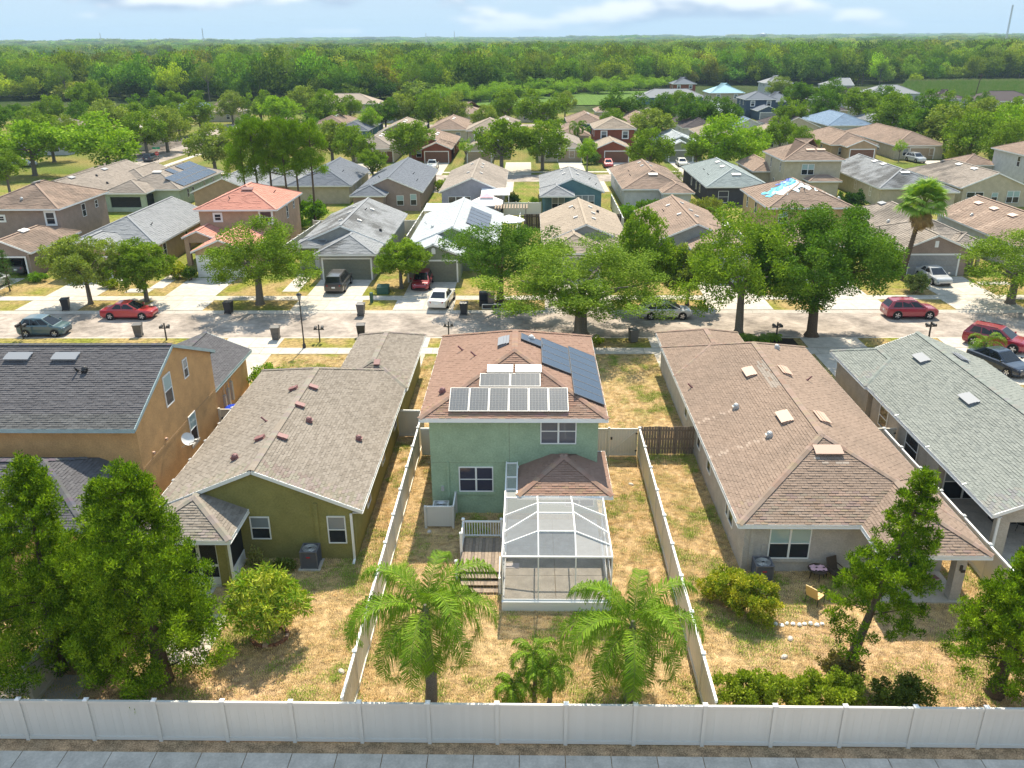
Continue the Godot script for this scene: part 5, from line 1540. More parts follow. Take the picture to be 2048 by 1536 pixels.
# ---------- vehicles ----------
func car(label: String, kind: String, paint: String, at: Vector3, turn: float, L := 4.55, W := 1.8, H := 1.46) -> Node3D:
	var t := thing({"sedan": "saloon_car", "suv": "utility_car", "van": "people_carrier", "hatch": "hatchback_car", "pickup": "pickup_truck"}[kind], label, "car", at, turn, "cars of the estate")
	var w := W / 2
	var P := {   # [base rear, base front, roof rear, roof front] of the cabin, belt height, hood height, tail height
		"sedan": [-0.38, 0.25, -0.20, 0.03, 0.62, 0.56, 0.60], "suv": [-0.485, 0.27, -0.39, 0.06, 0.60, 0.57, 0.60],
		"van": [-0.495, 0.33, -0.45, 0.13, 0.56, 0.52, 0.56], "hatch": [-0.475, 0.30, -0.33, 0.05, 0.60, 0.55, 0.60], "pickup": [-0.10, 0.25, -0.07, 0.10, 0.62, 0.58, 0.55]}
	var p: Array = P[kind]
	var belt: float = p[4] * H + 0.04
	var hood: float = p[5] * H + 0.04
	var tail: float = p[6] * H + 0.04
	var bot := 0.2
	# lower body, lofted from tail to nose: [x share, top, half width, bottom]
	var S := [[-0.5, tail * 0.72, 0.86, 0.34], [-0.49, tail * 0.94, 0.93, 0.26], [-0.46, tail, 0.97, bot], [-0.36, lerpf(tail, belt, 0.5), 1.0, bot], [-0.2, belt, 1.0, bot], [0.1, belt, 1.0, bot], [0.22, lerpf(belt, hood, 0.5), 0.99, bot], [0.3, hood, 0.98, bot], [0.4, hood * 0.97, 0.95, bot], [0.46, hood * 0.9, 0.9, bot + 0.02], [0.49, hood * 0.78, 0.8, 0.26], [0.5, hood * 0.62, 0.72, 0.32]]
	var B := MB.new()
	var prev := []
	for s in S:
		var x: float = s[0] * L
		var ww: float = s[2] * w
		var top: float = s[1]
		var b: float = s[3]
		var ring := []
		for q in [[0.0, b], [0.88, b], [1.0, b + 0.14], [1.0, lerpf(b, top, 0.62)], [0.965, top - 0.06], [0.88, top], [0.0, top + 0.025]]: ring.append(Vector3(x, q[1], q[0] * ww))
		if prev.size():
			for i in ring.size() - 1:
				B.quad(prev[i], ring[i], ring[i + 1], prev[i + 1])
				var m := Vector3(1, 1, -1)
				B.quad(ring[i] * m, prev[i] * m, prev[i + 1] * m, ring[i + 1] * m)
		else:
			for i in range(1, ring.size() - 1):
				B.tri(ring[0], ring[i], ring[i + 1]); B.tri(ring[0] * Vector3(1, 1, -1), ring[i + 1] * Vector3(1, 1, -1), ring[i] * Vector3(1, 1, -1))
		prev = ring
	for i in range(1, prev.size() - 1):
		B.tri(prev[0], prev[i + 1], prev[i]); B.tri(prev[0] * Vector3(1, 1, -1), prev[i] * Vector3(1, 1, -1), prev[i + 1] * Vector3(1, 1, -1))
	# cabin
	var b0 := belt - 0.02
	var zb := w * 0.9
	var zr := w * 0.68
	var cr := Vector3(p[0] * L, b0 if kind != "sedan" else tail, zb * 0.96)
	var cf := Vector3(p[1] * L, hood + 0.02, zb * 0.95)
	var rr := Vector3(p[2] * L, H - 0.05, zr)
	var rf := Vector3(p[3] * L, H - 0.04, zr * 0.98)
	var rm := (rr + rf) * 0.5 + Vector3(0, 0.035, 0.01)
	var mz := Vector3(1, 1, -1)
	for q in [[rr, rm], [rm, rf]]: B.quad(q[0], q[1], q[1] * mz + Vector3(0, 0.03, 0) * 0.0, q[0] * mz)
	B.quad(cr, Vector3(0, b0, zb), rm, rr); B.quad(Vector3(0, b0, zb), cf, rf, rm)
	B.quad(Vector3(0, b0, zb) * mz, cr * mz, rr * mz, rm * mz); B.quad(cf * mz, Vector3(0, b0, zb) * mz, rm * mz, rf * mz)
	B.quad(cf, cf * mz, rf * mz, rf); B.quad(cr * mz, cr, rr, rr * mz)
	if kind == "pickup":
		pass
	part(t, "body", B.mesh(), M[paint])
	# glass, a little proud of the cabin
	var g := MB.new()
	var up := Vector3(0.012, 0.012, 0)
	g.quad(cf.lerp(rf, 0.08) * Vector3(1, 1, 0.93) + up, (cf.lerp(rf, 0.08) * Vector3(1, 1, -0.93)) + up, (cf.lerp(rf, 0.92) * Vector3(1, 1, -0.9)) + up, cf.lerp(rf, 0.92) * Vector3(1, 1, 0.9) + up)
	part(t, "windscreen", g.mesh(), M.glass_car)
	g = MB.new()
	var dn := Vector3(-0.014, 0.01, 0)
	g.quad(cr.lerp(rr, 0.12) * Vector3(1, 1, -0.88) + dn, cr.lerp(rr, 0.12) * Vector3(1, 1, 0.88) + dn, cr.lerp(rr, 0.9) * Vector3(1, 1, 0.86) + dn, cr.lerp(rr, 0.9) * Vector3(1, 1, -0.86) + dn)
	part(t, "rear_window", g.mesh(), M.glass_car)
	for s in [1.0, -1.0]:
		var cuts := [0.1, 0.36, 0.66, 0.93] if kind in ["suv", "van", "hatch"] else ([0.16, 0.5, 0.92] if kind == "sedan" else [0.15, 0.9])
		for i in cuts.size() - 1:
			var a: float = cuts[i] + 0.012
			var c: float = cuts[i + 1] - 0.012
			var q := []
			for e in [[a, 0.12], [c, 0.12], [c, 0.86], [a, 0.86]]:
				var lo := cr.lerp(cf, e[0])
				lo.y = b0
				lo.z = zb
				var hi := rr.lerp(rf, e[0])
				q.append((lo.lerp(hi, e[1]) + Vector3(0, 0, 0.014)) * Vector3(1, 1, s))
			g = MB.new()
			if s > 0: g.quad(q[0], q[1], q[2], q[3])
			else: g.quad(q[1], q[0], q[3], q[2])
			part(t, "side_window", g.mesh(), M.glass_car)
		var mi := MB.new()
		mi.bx(p[1] * L * 0.72, belt + 0.0, s * (w + 0.1) - 0.08, p[1] * L * 0.72 + 0.13, belt + 0.14, s * (w + 0.1) + 0.08)
		part(t, "mirror", mi.mesh(), M[paint])
		var hl := MB.new()
		hl.box(Transform3D(Basis(Vector3.UP, s * -0.35) * Basis.from_scale(Vector3(0.1, 0.13, 0.34)), Vector3(L * 0.468, hood * 0.76, s * w * 0.66)))
		part(t, "headlight", hl.mesh(), M.lamp_clear)
		var tl := MB.new()
		tl.box(Transform3D(Basis(Vector3.UP, s * 0.25) * Basis.from_scale(Vector3(0.08, 0.17, 0.3)), Vector3(-L * 0.485, tail * 0.8, s * w * 0.72)))
		part(t, "tail_light", tl.mesh(), M.lamp_red)
		# sill strip and wheels
		for x in [-0.3, 0.31]:
			var r := 0.33 if kind == "sedan" or kind == "hatch" else 0.37
			var ar := MB.new()
			ar.lathe([Vector2(0, 0), Vector2(r + 0.05, 0), Vector2(r + 0.05, 0.012), Vector2(0, 0.012)], 20, Transform3D(Basis(Vector3.RIGHT, PI / 2 * s), Vector3(x * L, r + 0.01, s * (w - 0.002))))
			part(t, "wheel_arch", ar.mesh(), M.black)
			var key := "wheel%.2f" % r
			if not cache.has(key):
				var y := MB.new()
				y.lathe([Vector2(r * 0.66, -0.1), Vector2(r * 0.95, -0.1), Vector2(r, -0.07), Vector2(r, 0.07), Vector2(r * 0.95, 0.1), Vector2(r * 0.66, 0.1)], 20, Transform3D.IDENTITY)
				cache[key] = y.mesh()
				var h := MB.new()
				h.lathe([Vector2(0, 0.075), Vector2(0.07, 0.085), Vector2(0.07, 0.06), Vector2(r * 0.6, 0.05), Vector2(r * 0.66, 0.09), Vector2(r * 0.67, 0.0)], 20, Transform3D.IDENTITY)
				for k in 5: h.box(Transform3D(Basis(Vector3.UP, k * TAU / 5) * Basis.from_scale(Vector3(r * 0.62, 0.03, 0.07)), Basis(Vector3.UP, k * TAU / 5) * Vector3(r * 0.33, 0.07, 0)))
				cache[key + "rim"] = h.mesh()
			var wt := Transform3D(Basis(Vector3.RIGHT, PI / 2 * s), Vector3(x * L, r, s * (w - 0.06)))
			var wh := part(t, "wheel", cache[key], M.tyre, wt)
			part(wh, "rim", cache[key + "rim"], M.metal)
	var gr := MB.new()
	gr.bx(L * 0.47, hood * 0.45, -w * 0.42, L * 0.497, hood * 0.6, w * 0.42); gr.bx(L * 0.47, 0.28, -w * 0.55, L * 0.5, 0.38, w * 0.55)
	part(t, "grille", gr.mesh(), M.black)
	var pl := MB.new()
	pl.bx(-L * 0.5 - 0.012, tail * 0.58, -0.17, -L * 0.5 + 0.01, tail * 0.58 + 0.15, 0.17)
	part(t, "number_plate", pl.mesh(), M.white)
	var hd := MB.new()
	for s in [1.0, -1.0]:
		for x in [-0.13, 0.1]: hd.bx(x * L - 0.1, belt - 0.13, s * w - 0.012, x * L + 0.05, belt - 0.1, s * w + 0.018)
	part(t, "door_handle", hd.mesh(), M[paint])
	if kind in ["suv", "van"]:
		for s in [1.0, -1.0]:
			var rl := MB.new()
			rl.bar(Vector3(p[2] * L + 0.25, H + 0.0, s * zr * 0.9), Vector3(p[3] * L - 0.2, H + 0.0, s * zr * 0.9), 0.03, 0.04)
			part(t, "roof_rail", rl.mesh(), M.black)
	return t

func make_cars() -> void:
	var y := -0.12
	car("red saloon parked at the far kerb between two young oaks", "sedan", "paint_red", Vector3(-35.5, y, -71.5), 0.0, 4.65)
	car("dark green boxy hatchback parked at the near kerb behind the orange house", "hatch", "paint_teal", Vector3(-40.6, y, -66.8), 0.0, 3.95, 1.78, 1.6)
	car("dark people carrier parked in a driveway, rear towards the street", "van", "paint_dark", Vector3(-18.7, 0.03, -80.6), PI / 2, 4.9, 1.92, 1.75)
	car("red hatchback in a driveway facing the street", "hatch", "paint_crimson", Vector3(-10.5, 0.03, -81.2), -PI / 2, 4.3, 1.8, 1.5)
	car("white saloon in a driveway apron with its rear to the street", "sedan", "paint_white", Vector3(-8.0, 0.03, -75.2), PI / 2 - 0.12, 4.7)
	car("silver hatchback parked at the far kerb beside the largest street oak", "hatch", "paint_silver", Vector3(12.0, y, -71.4), 0.0, 4.5, 1.78, 1.48)
	car("silver saloon in a driveway facing the street under the fan palm", "sedan", "paint_silver", Vector3(40.3, 0.03, -82.7), -PI / 2 + 0.06, 4.65)
	car("red crossover parked at the far kerb right of the biggest oak", "suv", "paint_crimson", Vector3(33.3, y, -71.5), 0.0, 4.5, 1.84, 1.62)
	car("crimson sport utility car in the driveway at the right edge", "suv", "paint_crimson", Vector3(36.6, 0.03, -63.2), -0.75, 4.6, 1.9, 1.65)
	car("navy blue saloon in front of the crimson car at the right edge", "sedan", "paint_navy", Vector3(34.4, 0.03, -58.4), -1.2, 4.6)
	car("white saloon half hidden by the small conifer at the left edge", "sedan", "paint_silver", Vector3(-53.4, 0.03, -80.5), -PI / 2, 4.5)
	car("dark car standing inside the open garage at the left", "suv", "paint_dark", Vector3(-53.6, 0.03, -87.6), PI / 2, 4.5, 1.85, 1.6)
	car("teal car nose showing behind the orange house's garage", "hatch", "paint_teal", Vector3(-22.6, 0.03, -58.4), -PI / 2, 4.2)
	# far cars
	car("white pickup in front of the far brick garage", "pickup", "paint_white", Vector3(-18.2, 0.04, -163.5), PI / 2, 5.2, 1.95, 1.8)
	car("red car in front of the far two storey brick house", "hatch", "paint_red", Vector3(15.2, 0.04, -166.0), -PI / 2, 4.3, 1.8, 1.5)
	car("white car in the driveway of the far green house", "hatch", "paint_white", Vector3(29.4, 0.04, -167.0), -PI / 2, 4.3)
	car("white and silver utility car in front of the far tan garage", "suv", "paint_silver", Vector3(75.6, 0.04, -171.0), -PI / 2 + 0.2, 4.7, 1.9, 1.75)
	car("dark blue car under oaks by the stop sign", "suv", "paint_navy", Vector3(-78.0, 0.03, -178.0), PI / 2, 4.6, 1.85, 1.6)
	car("silver blue car between two oaks at the left", "sedan", "paint_silver", Vector3(-100.0, 0.03, -170.0), 0.3, 4.6)
	car("blue car in the sunlit far lot at the left", "sedan", "paint_blue", Vector3(-81.0, 0.03, -236.0), 0.2, 4.6)
	car("white car in the sunlit far lot at the left", "hatch", "paint_white", Vector3(-70.0, 0.03, -249.0), 1.5, 4.4)
	car("navy car beside the white car in the sunlit far lot", "suv", "paint_navy", Vector3(-66.5, 0.03, -249.0), 1.5, 4.4)
	car("white van parked on the side street at the left", "van", "paint_white", Vector3(-80.0, 0.03, -212.0), PI / 2, 5.0, 2.0, 1.9)
	car("dark car parked under oaks far at the right", "suv", "paint_dark", Vector3(98.0, 0.03, -166.0), 0.1, 4.6, 1.9, 1.6)
	car("dark blue car behind the far lone tree at the left", "van", "paint_navy", Vector3(-128.0, 0.03, -238.0), 0.05, 4.9, 1.9, 1.7)
	car("dark car beside the grey roof behind the pair of oaks", "suv", "paint_navy", Vector3(-1.5, 0.04, -205.0), PI / 2, 4.5, 1.85, 1.6)
	car("white car in front of the far blue garage", "hatch", "paint_white", Vector3(14.0, 0.04, -222.0), PI / 2, 4.3)
	car("dark car in front of the far blue garage", "suv", "paint_dark", Vector3(17.3, 0.04, -220.0), PI / 2, 4.5, 1.85, 1.6)

# ---------- the rows behind ----------
var tone := {}

func make_far_houses() -> void:
	tone = {
		"brown": [Color(0.284, 0.211, 0.167), Color(0.248, 0.189, 0.149), Color(0.310, 0.234, 0.184)], "taupe": [Color(0.290, 0.251, 0.216), Color(0.255, 0.220, 0.189), Color(0.326, 0.282, 0.242)],
		"grey": [Color(0.252, 0.260, 0.269), Color(0.218, 0.227, 0.235), Color(0.286, 0.294, 0.302)], "pale": [Color(0.387, 0.419, 0.436), Color(0.351, 0.378, 0.396), Color(0.423, 0.455, 0.473)],
		"slate": [Color(0.15, 0.165, 0.19), Color(0.13, 0.145, 0.17), Color(0.175, 0.19, 0.215)], "pink": [Color(0.50, 0.24, 0.185), Color(0.46, 0.21, 0.165), Color(0.54, 0.265, 0.205)],
		"greygreen": [Color(0.24, 0.275, 0.275), Color(0.21, 0.245, 0.245), Color(0.27, 0.305, 0.305)], "dark": [Color(0.10, 0.085, 0.085), Color(0.085, 0.072, 0.072), Color(0.12, 0.10, 0.10)],
		"blue": [Color(0.20, 0.27, 0.36), Color(0.17, 0.24, 0.33), Color(0.23, 0.30, 0.39)], "teal": [Color(0.30, 0.46, 0.52), Color(0.28, 0.44, 0.5)], "tan": [Color(0.334, 0.277, 0.220), Color(0.299, 0.246, 0.194), Color(0.365, 0.304, 0.242)]}
	# --- row B, across the street, fronts to the camera
	var E := 2.7
	var k1 := [-62.6, -52.5, -94.0, -106.2, 5.4, "z", "h", "h", "walls"]
	var k2 := [-57.2, -51.0, -84.4, -95.0, E, "z", "g", "h", "open"]
	var h := house("brown_two_storey_house", "taupe two storey house with brown hip roof and open garage at the left edge", [k1, k2], "stucco_taupe", tone.brown)
	for p in [[-59.6, 0.85, 0.55], [-53.9, 1.0, 1.35]]:
		window(h, Vector3(p[0], 4.3, -94.4), 0, p[1], p[2], 1, "glass"); surround(h, Vector3(p[0], 4.3, -94.4), 0, p[1], p[2])
	window(h, Vector3(-52.9, 4.2, -100.0), PI / 2, 0.9, 1.5); window(h, Vector3(-52.9, 4.4, -103.2), PI / 2, 0.7, 0.9)
	var b := MB.new()
	b.bx(-2.5, 0, 0, -2.34, 2.3, 0.05); b.bx(2.34, 0, 0, 2.5, 2.3, 0.05); b.bx(-2.34, 2.14, 0, 2.34, 2.3, 0.048)
	part(h, "garage_opening", b.mesh(), M.white, Transform3D(Basis.IDENTITY, Vector3(-54.2, 0, -84.55) - h.position))
	b = MB.new()   # the open garage: two side walls, a back wall, jambs, the gable over the opening and a ceiling
	b.bx(-56.8, 0, -94.0, -56.55, 2.78, -84.9); b.bx(-51.65, 0, -94.0, -51.4, 2.78, -84.9); b.bx(-56.55, 0, -91.2, -51.65, 2.78, -91.0)
	b.bx(-56.8, 0, -84.9, -56.55, 2.78, -84.6); b.bx(-51.85, 0, -84.9, -51.4, 2.78, -84.6); b.bx(-56.55, 2.2, -84.9, -51.85, 2.78, -84.6); b.bx(-56.55, 2.45, -91.0, -51.65, 2.5, -84.9)
	for z in [-84.6, -84.9]: b.tri(Vector3(-56.8, 2.78, z), Vector3(-51.4, 2.78, z), Vector3(-54.1, 3.9, z))
	part(h, "garage_wall", b.mesh(), M.stucco_taupe, Transform3D(Basis.IDENTITY, -h.position))
	vent(h, k1, -57.6, -99.5, "long", "vent_white"); vent(h, k2, -54.0, -89.0, "long", "vent_white"); vent(h, k1, -57.5, -95.8, "goose", "galv")
	k1 = [-49.4, -39.4, -87.9, -105.6, E, "z", "h", "g", "walls"]
	k2 = [-48.6, -42.4, -84.3, -92.0, E, "z", "g", "h", "walls"]
	h = house("slate_roof_house", "low tan house with plain blue-grey roof behind the two young oaks", [k1, k2], "stucco_tan", tone.grey, {"dirty": 0.15})
	window(h, Vector3(-39.82, 1.6, -90.6), PI / 2, 0.9, 1.4); window(h, Vector3(-39.82, 1.6, -97.0), PI / 2, 0.9, 1.4); garage(h, -45.5, -84.45, "door_tan"); vent(h, k1, -42.0, -93.0, "pipe", "black")
	k1 = [-37.1, -27.8, -93.2, -104.6, 5.4, "z", "h", "h", "walls"]
	k2 = [-34.6, -28.6, -84.6, -95.0, E, "z", "g", "h", "walls"]
	var k3 := [-37.4, -34.0, -89.6, -96.0, 3.1, "z", "g", "h", "open"]
	h = house("pink_roof_house", "peach two storey house with salmon pink hip roof behind the tall street oak", [k1, k2, k3], "stucco_peach", tone.pink, {"dirty": 0.1, "cap": Color(0.55, 0.28, 0.22)})
	for p in [[-34.6, 0.75, 0.75], [-29.2, 1.3, 1.3]]:
		window(h, Vector3(p[0], 4.5, -93.6), 0, p[1], p[2], 1, "glass"); surround(h, Vector3(p[0], 4.5, -93.6), 0, p[1], p[2])
	window(h, Vector3(-28.2, 4.2, -98.6), PI / 2, 0.7, 1.5); window(h, Vector3(-28.2, 4.5, -101.6), PI / 2, 0.6, 0.9); garage(h, -31.6, -84.75, "white")
	b = MB.new()
	b.bx(-37.2, 0, -90.2, -36.7, 3.0, -89.75); b.bx(-34.9, 0, -90.2, -34.5, 3.0, -89.75); b.bx(-36.7, 2.5, -90.1, -34.9, 3.0, -89.8); b.tri(Vector3(-37.2, 3.0, -89.75), Vector3(-34.2, 3.0, -89.75), Vector3(-35.7, 3.7, -89.75))
	part(h, "porch_column", b.mesh(), M.stucco_peach, Transform3D(Basis.IDENTITY, -h.position))
	front_door(h, -35.8, -93.58, "door_grey"); vent(h, k1, -32.0, -97.0, "long", "vent_maroon"); vent(h, k1, -33.6, -95.3, "pipe", "black"); vent(h, k1, -29.8, -99.5, "pipe", "black")
	k1 = [-24.5, -15.0, -88.0, -104.8, E, "z", "g", "g", "walls"]
	k2 = [-21.6, -15.3, -83.2, -93.0, 2.72, "z", "h", "h", "walls"]
	k3 = [-24.7, -20.4, -86.9, -90.5, 2.68, "x", "h", "h", "open"]
	h = house("streaked_grey_roof_house", "grey house with dark-streaked grey roof and wide garage door across the street", [k1, k2, k3], "stucco_grey", tone.grey, {"dirty": 1.0})
	garage(h, -18.4, -83.62, "door_sage"); front_door(h, -22.2, -88.13, "white")
	b = MB.new()
	b.bx(-24.2, 0, -87.5, -23.95, 2.6, -87.25)
	part(h, "porch_column", b.mesh(), M.stucco_grey, Transform3D(Basis.IDENTITY, -h.position))
	for p in [[-20.6, -100.0], [-18.4, -99.6], [-20.4, -96.0], [-20.6, -92.2], [-18.6, -92.6]]: vent(h, k1, p[0], p[1], "hood", "vent_white")
	vent(h, k1, -19.0, -98.3, "pipe", "black"); vent(h, k1, -16.3, -92.0, "goose", "black")
	k1 = [-12.75, -3.1, -87.0, -104.6, E, "z", "g", "g", "walls"]
	k2 = [-12.4, -6.5, -82.5, -92.5, E, "z", "g", "h", "walls"]
	h = house("pale_blue_roof_house", "sage house with pale blue-grey roof and gabled garage behind the red hatchback", [k1, k2], "stucco_sage", tone.pale, {"dirty": 0.12, "cap": Color(0.42, 0.45, 0.47)})
	garage(h, -9.6, -82.66, "door_sage")
	b = MB.new()
	b.bx(-0.2, 0, 0, 0.2, 0.42, 0.04)
	for i in 8:
		var a0 := PI * i / 8
		b.tri(Vector3(0, 0.42, 0.04), Vector3(cos(a0) * 0.2, 0.42 + sin(a0) * 0.2, 0.04), Vector3(cos(a0 + PI / 8) * 0.2, 0.42 + sin(a0 + PI / 8) * 0.2, 0.04))
	part(h, "gable_vent", b.mesh(), M.white, Transform3D(Basis.IDENTITY, Vector3(-9.45, 2.9, -82.66) - h.position))
	var sl := Transform3D.IDENTITY
	for i in 5: solar(h, k1, -5.6, -92.0 - i * 1.9, 1.8, 2.6, "solar", false)
	vent(h, k1, -10.4, -91.6, "goose", "vent_white"); vent(h, k1, -11.6, -96.0, "pipe", "vent_white"); vent(h, k1, -5.4, -88.6, "goose", "vent_white")
	k1 = [1.4, 10.75, -88.4, -104.4, E, "z", "g", "g", "walls"]
	k2 = [1.6, 7.8, -83.6, -93.0, E, "z", "h", "h", "walls"]
	h = house("tan_roof_oak_house", "grey gabled house with tan roof behind the largest street oak", [k1, k2, [6.6, 10.8, -86.8, -91.0, 2.66, "x", "h", "h", "open"]], "stucco_grey", tone.tan, {"dirty": 0.2})
	garage(h, 4.7, -84.02, "door_grey"); front_door(h, 9.0, -88.5)
	for p in [[5.0, -100.4], [7.3, -100.6], [7.4, -97.0], [5.2, -93.6], [7.2, -93.4]]: vent(h, k1, p[0], p[1], "hood", "vent_white")
	vent(h, k1, 5.4, -98.6, "pipe", "black"); vent(h, k1, 2.6, -93.0, "goose", "black"); vent(h, k1, 8.0, -99.2, "goose", "black")
	k1 = [13.2, 22.35, -88.6, -106.4, E, "z", "g", "g", "walls"]
	k2 = [16.6, 22.3, -84.8, -95.0, E, "z", "g", "h", "walls"]
	h = house("twin_gable_house", "grey house with brown roof of two nested gables across the street", [k1, k2, [17.6, 22.2, -83.4, -88.0, 2.4, "z", "g", "h", "walls"]], "stucco_grey", tone.brown, {"dirty": 0.35})
	garage(h, 19.9, -83.52, "door_grey", 3.8, 2.0)
	for p in [[16.6, -101.6], [18.2, -101.4], [18.6, -97.6], [16.9, -95.4], [18.7, -94.4]]: vent(h, k1, p[0], p[1], "hood", "vent_white")
	vent(h, k1, 15.9, -99.8, "pipe", "black")
	k1 = [26.1, 35.65, -93.2, -106.2, 5.4, "z", "h", "h", "walls"]
	k2 = [26.4, 32.6, -84.4, -94.5, E, "z", "g", "h", "walls"]
	h = house("tarp_roof_house", "yellow two storey house with a torn blue tarp on its brown roof", [k1, k2], "stucco_yellow", tone.brown, {"dirty": 0.25})
	window(h, Vector3(26.52, 4.3, -103.6), -PI / 2, 0.7, 1.3); window(h, Vector3(26.52, 4.3, -99.6), -PI / 2, 0.9, 1.3); window(h, Vector3(28.0, 4.3, -93.6), 0, 1.0, 1.3, 1, "glass_teal"); garage(h, 29.5, -84.55, "door_tan")
	vent(h, k1, 28.6, -105.0, "goose", "black"); vent(h, k1, 34.6, -96.0, "goose", "galv"); vent(h, k1, 30.9, -96.6, "pipe", "black")
	tarp(k1)
	k1 = [37.5, 47.4, -88.0, -105.4, E, "z", "h", "h", "walls"]
	k2 = [37.4, 44.7, -84.6, -95.0, E, "z", "g", "h", "walls"]
	h = house("fan_palm_house", "taupe house with weathered brown roof and white gable vent behind the fan palm", [k1, k2, [43.6, 47.5, -86.6, -91.0, 2.66, "x", "h", "h", "open"]], "stucco_taupe", tone.taupe, {"dirty": 0.75})
	garage(h, 41.0, -84.76, "door_grey", 4.9)
	part(h, "gable_vent", unit_box(), M.white, bxt(-0.18, 2.95, 0.0, 0.18, 3.6, 0.04) * Transform3D.IDENTITY)
	h.get_child(h.get_child_count() - 1).transform = Transform3D(Basis.IDENTITY, Vector3(41.05, 0, -84.76) - h.position) * bxt(-0.18, 2.95, 0.0, 0.18, 3.6, 0.04)
	b = MB.new()
	b.bx(46.6, 0, -87.4, 46.9, 2.55, -87.1)
	part(h, "porch_column", b.mesh(), M.stucco_taupe, Transform3D(Basis.IDENTITY, -h.position))
	vent(h, k1, 41.6, -101.0, "long", "vent_grey"); vent(h, k1, 38.9, -98.0, "goose", "galv"); vent(h, k1, 39.8, -94.0, "goose", "galv"); window(h, Vector3(37.95, 1.5, -92.0), -PI / 2, 0.9, 1.3)
	k1 = [49.8, 59.4, -86.0, -105.0, E, "z", "h", "g", "walls"]
	patches = [[49.9, 53.2, -102.5, -101.5, Color(0.52, 0.40, 0.32), 0.8], [49.9, 53.2, -98.9, -97.9, Color(0.52, 0.40, 0.32), 0.8], [49.9, 53.2, -94.9, -93.9, Color(0.52, 0.40, 0.32), 0.8]]
	h = house("far_right_street_house", "pale house with streaked brown roof and three ridge vents at the right edge", [k1], "stucco_white", tone.brown, {"dirty": 0.55})
	patches = []
	for z in [-102.0, -98.4, -94.4]: vent(h, k1, 53.4, z, "long", "vent_tan")
	vent(h, k1, 51.4, -99.0, "goose", "galv"); window(h, Vector3(50.2, 1.9, -90.4), -PI / 2, 1.2, 0.8)
	k1 = [62.0, 71.5, -86.0, -104.0, E, "z", "h", "h", "walls"]
	h = house("edge_street_house", "last house of the facing row cut off by the right edge", [k1], "stucco_white", tone.brown, {"dirty": 0.4})
	window(h, Vector3(62.4, 1.6, -97.5), -PI / 2, 1.6, 1.2)
	# --- row C, backs to the camera
	k1 = [-71.2, -61.4, -119.0, -142.0, E, "z", "g", "g", "walls"]
	h = house("teal_gable_tan_roof_house", "house with large plain tan roof and teal back gable left of the solar house", [k1, [-66.0, -60.0, -134.0, -145.0, E, "z", "h", "g", "walls"]], "stucco_teal", tone.taupe, {"dirty": 0.2})
	for p in [[-65.9, -123.0], [-65.6, -132.5]]: vent(h, k1, p[0], p[1], "long", "vent_grey")
	vent(h, k1, -64.8, -128.0, "goose", "black"); vent(h, k1, -62.7, -126.6, "goose", "black")
	k1 = [-60.6, -50.9, -124.2, -143.4, E, "z", "h", "h", "walls"]
	k2 = [-61.2, -54.6, -121.0, -128.0, E, "z", "h", "h", "open"]
	h = house("solar_roof_house", "mint house with screened porch and roof covered in blue solar panels", [k1, k2], "stucco_mint", tone.taupe, {"dirty": 0.3})
	b = MB.new()
	b.bx(-60.8, 0, -121.9, -60.1, 2.55, -121.4); b.bx(-55.7, 0, -121.9, -55.0, 2.55, -121.4); b.bx(-60.1, 2.1, -121.8, -55.7, 2.55, -121.45); b.bx(-60.1, 0, -121.8, -55.7, 0.6, -121.45)
	part(h, "porch_frame", b.mesh(), M.stucco_mint, Transform3D(Basis.IDENTITY, -h.position))
	b = MB.new()
	b.bx(-60.1, 0.6, -121.66, -55.7, 2.1, -121.6); b.bx(-55.1, 0.5, -124.4, -55.06, 2.1, -122.0)
	part(h, "porch_screen", b.mesh(), M.screen_dark, Transform3D(Basis.IDENTITY, -h.position))
	for c in 7:
		for r in 3:
			if (c == 0 and r == 0) or (c == 1 and r == 0) or (c == 3 and r == 0): continue
			solar(h, k1, -54.6 + r * 1.45 - 0.1, -127.2 - c * 2.05, 2.0, 1.5, "solar", false)
	for z in [-128.0, -130.0, -135.0, -139.0]: window(h, Vector3(-51.3, 1.6, z), PI / 2, 0.7, 1.3)
	vent(h, k1, -55.75, -128.6, "long", "vent_white")
	k1 = [-48.4, -38.8, -121.5, -142.0, E, "z", "g", "h", "walls"]
	h = house("grey_pine_house", "grey-roofed house behind the tall pines", [k1, [-40.0, -33.2, -128.0, -143.0, E, "z", "h", "h", "walls"]], "stucco_tan", tone.grey, {"dirty": 0.25})
	k1 = [-36.2, -26.4, -127.0, -144.0, E, "z", "h", "g", "walls"]
	h = house("slate_pine_house", "pale house with dark slate roof right of the pines", [k1], "stucco_cream", tone.slate, {"dirty": 0.0})
	for z in [-130.0, -133.0, -137.0]: window(h, Vector3(-26.85, 1.6, z), PI / 2, 0.8, 1.3)
	vent(h, k1, -29.0, -134.0, "pipe", "black")
	k1 = [-24.8, -15.0, -121.2, -143.6, E, "z", "g", "g", "walls"]
	k2 = [-24.9, -19.9, -118.2, -124.0, 2.66, "z", "h", "h", "walls"]
	h = house("beige_gable_house", "beige back gable with slate blue roof in the middle row", [k1, k2], "stucco_taupe", tone.slate, {"dirty": 0.0})
	window(h, Vector3(-18.3, 1.5, -121.3), 0, 1.0, 1.4, 1, "glass_teal"); window(h, Vector3(-16.4, 1.6, -121.3), 0, 0.9, 1.6, 1, "glass_teal"); window(h, Vector3(-22.4, 1.1, -118.6), 0, 3.2, 1.6, 3, "glass_blind", "stucco_taupe")
	vent(h, k1, -17.6, -131.0, "pipe", "black"); vent(h, k1, -16.6, -127.0, "pipe", "black"); vent(h, k1, -22.0, -127.0, "pipe", "black")
	k1 = [-12.75, -3.3, -121.0, -142.4, E, "z", "g", "g", "walls"]
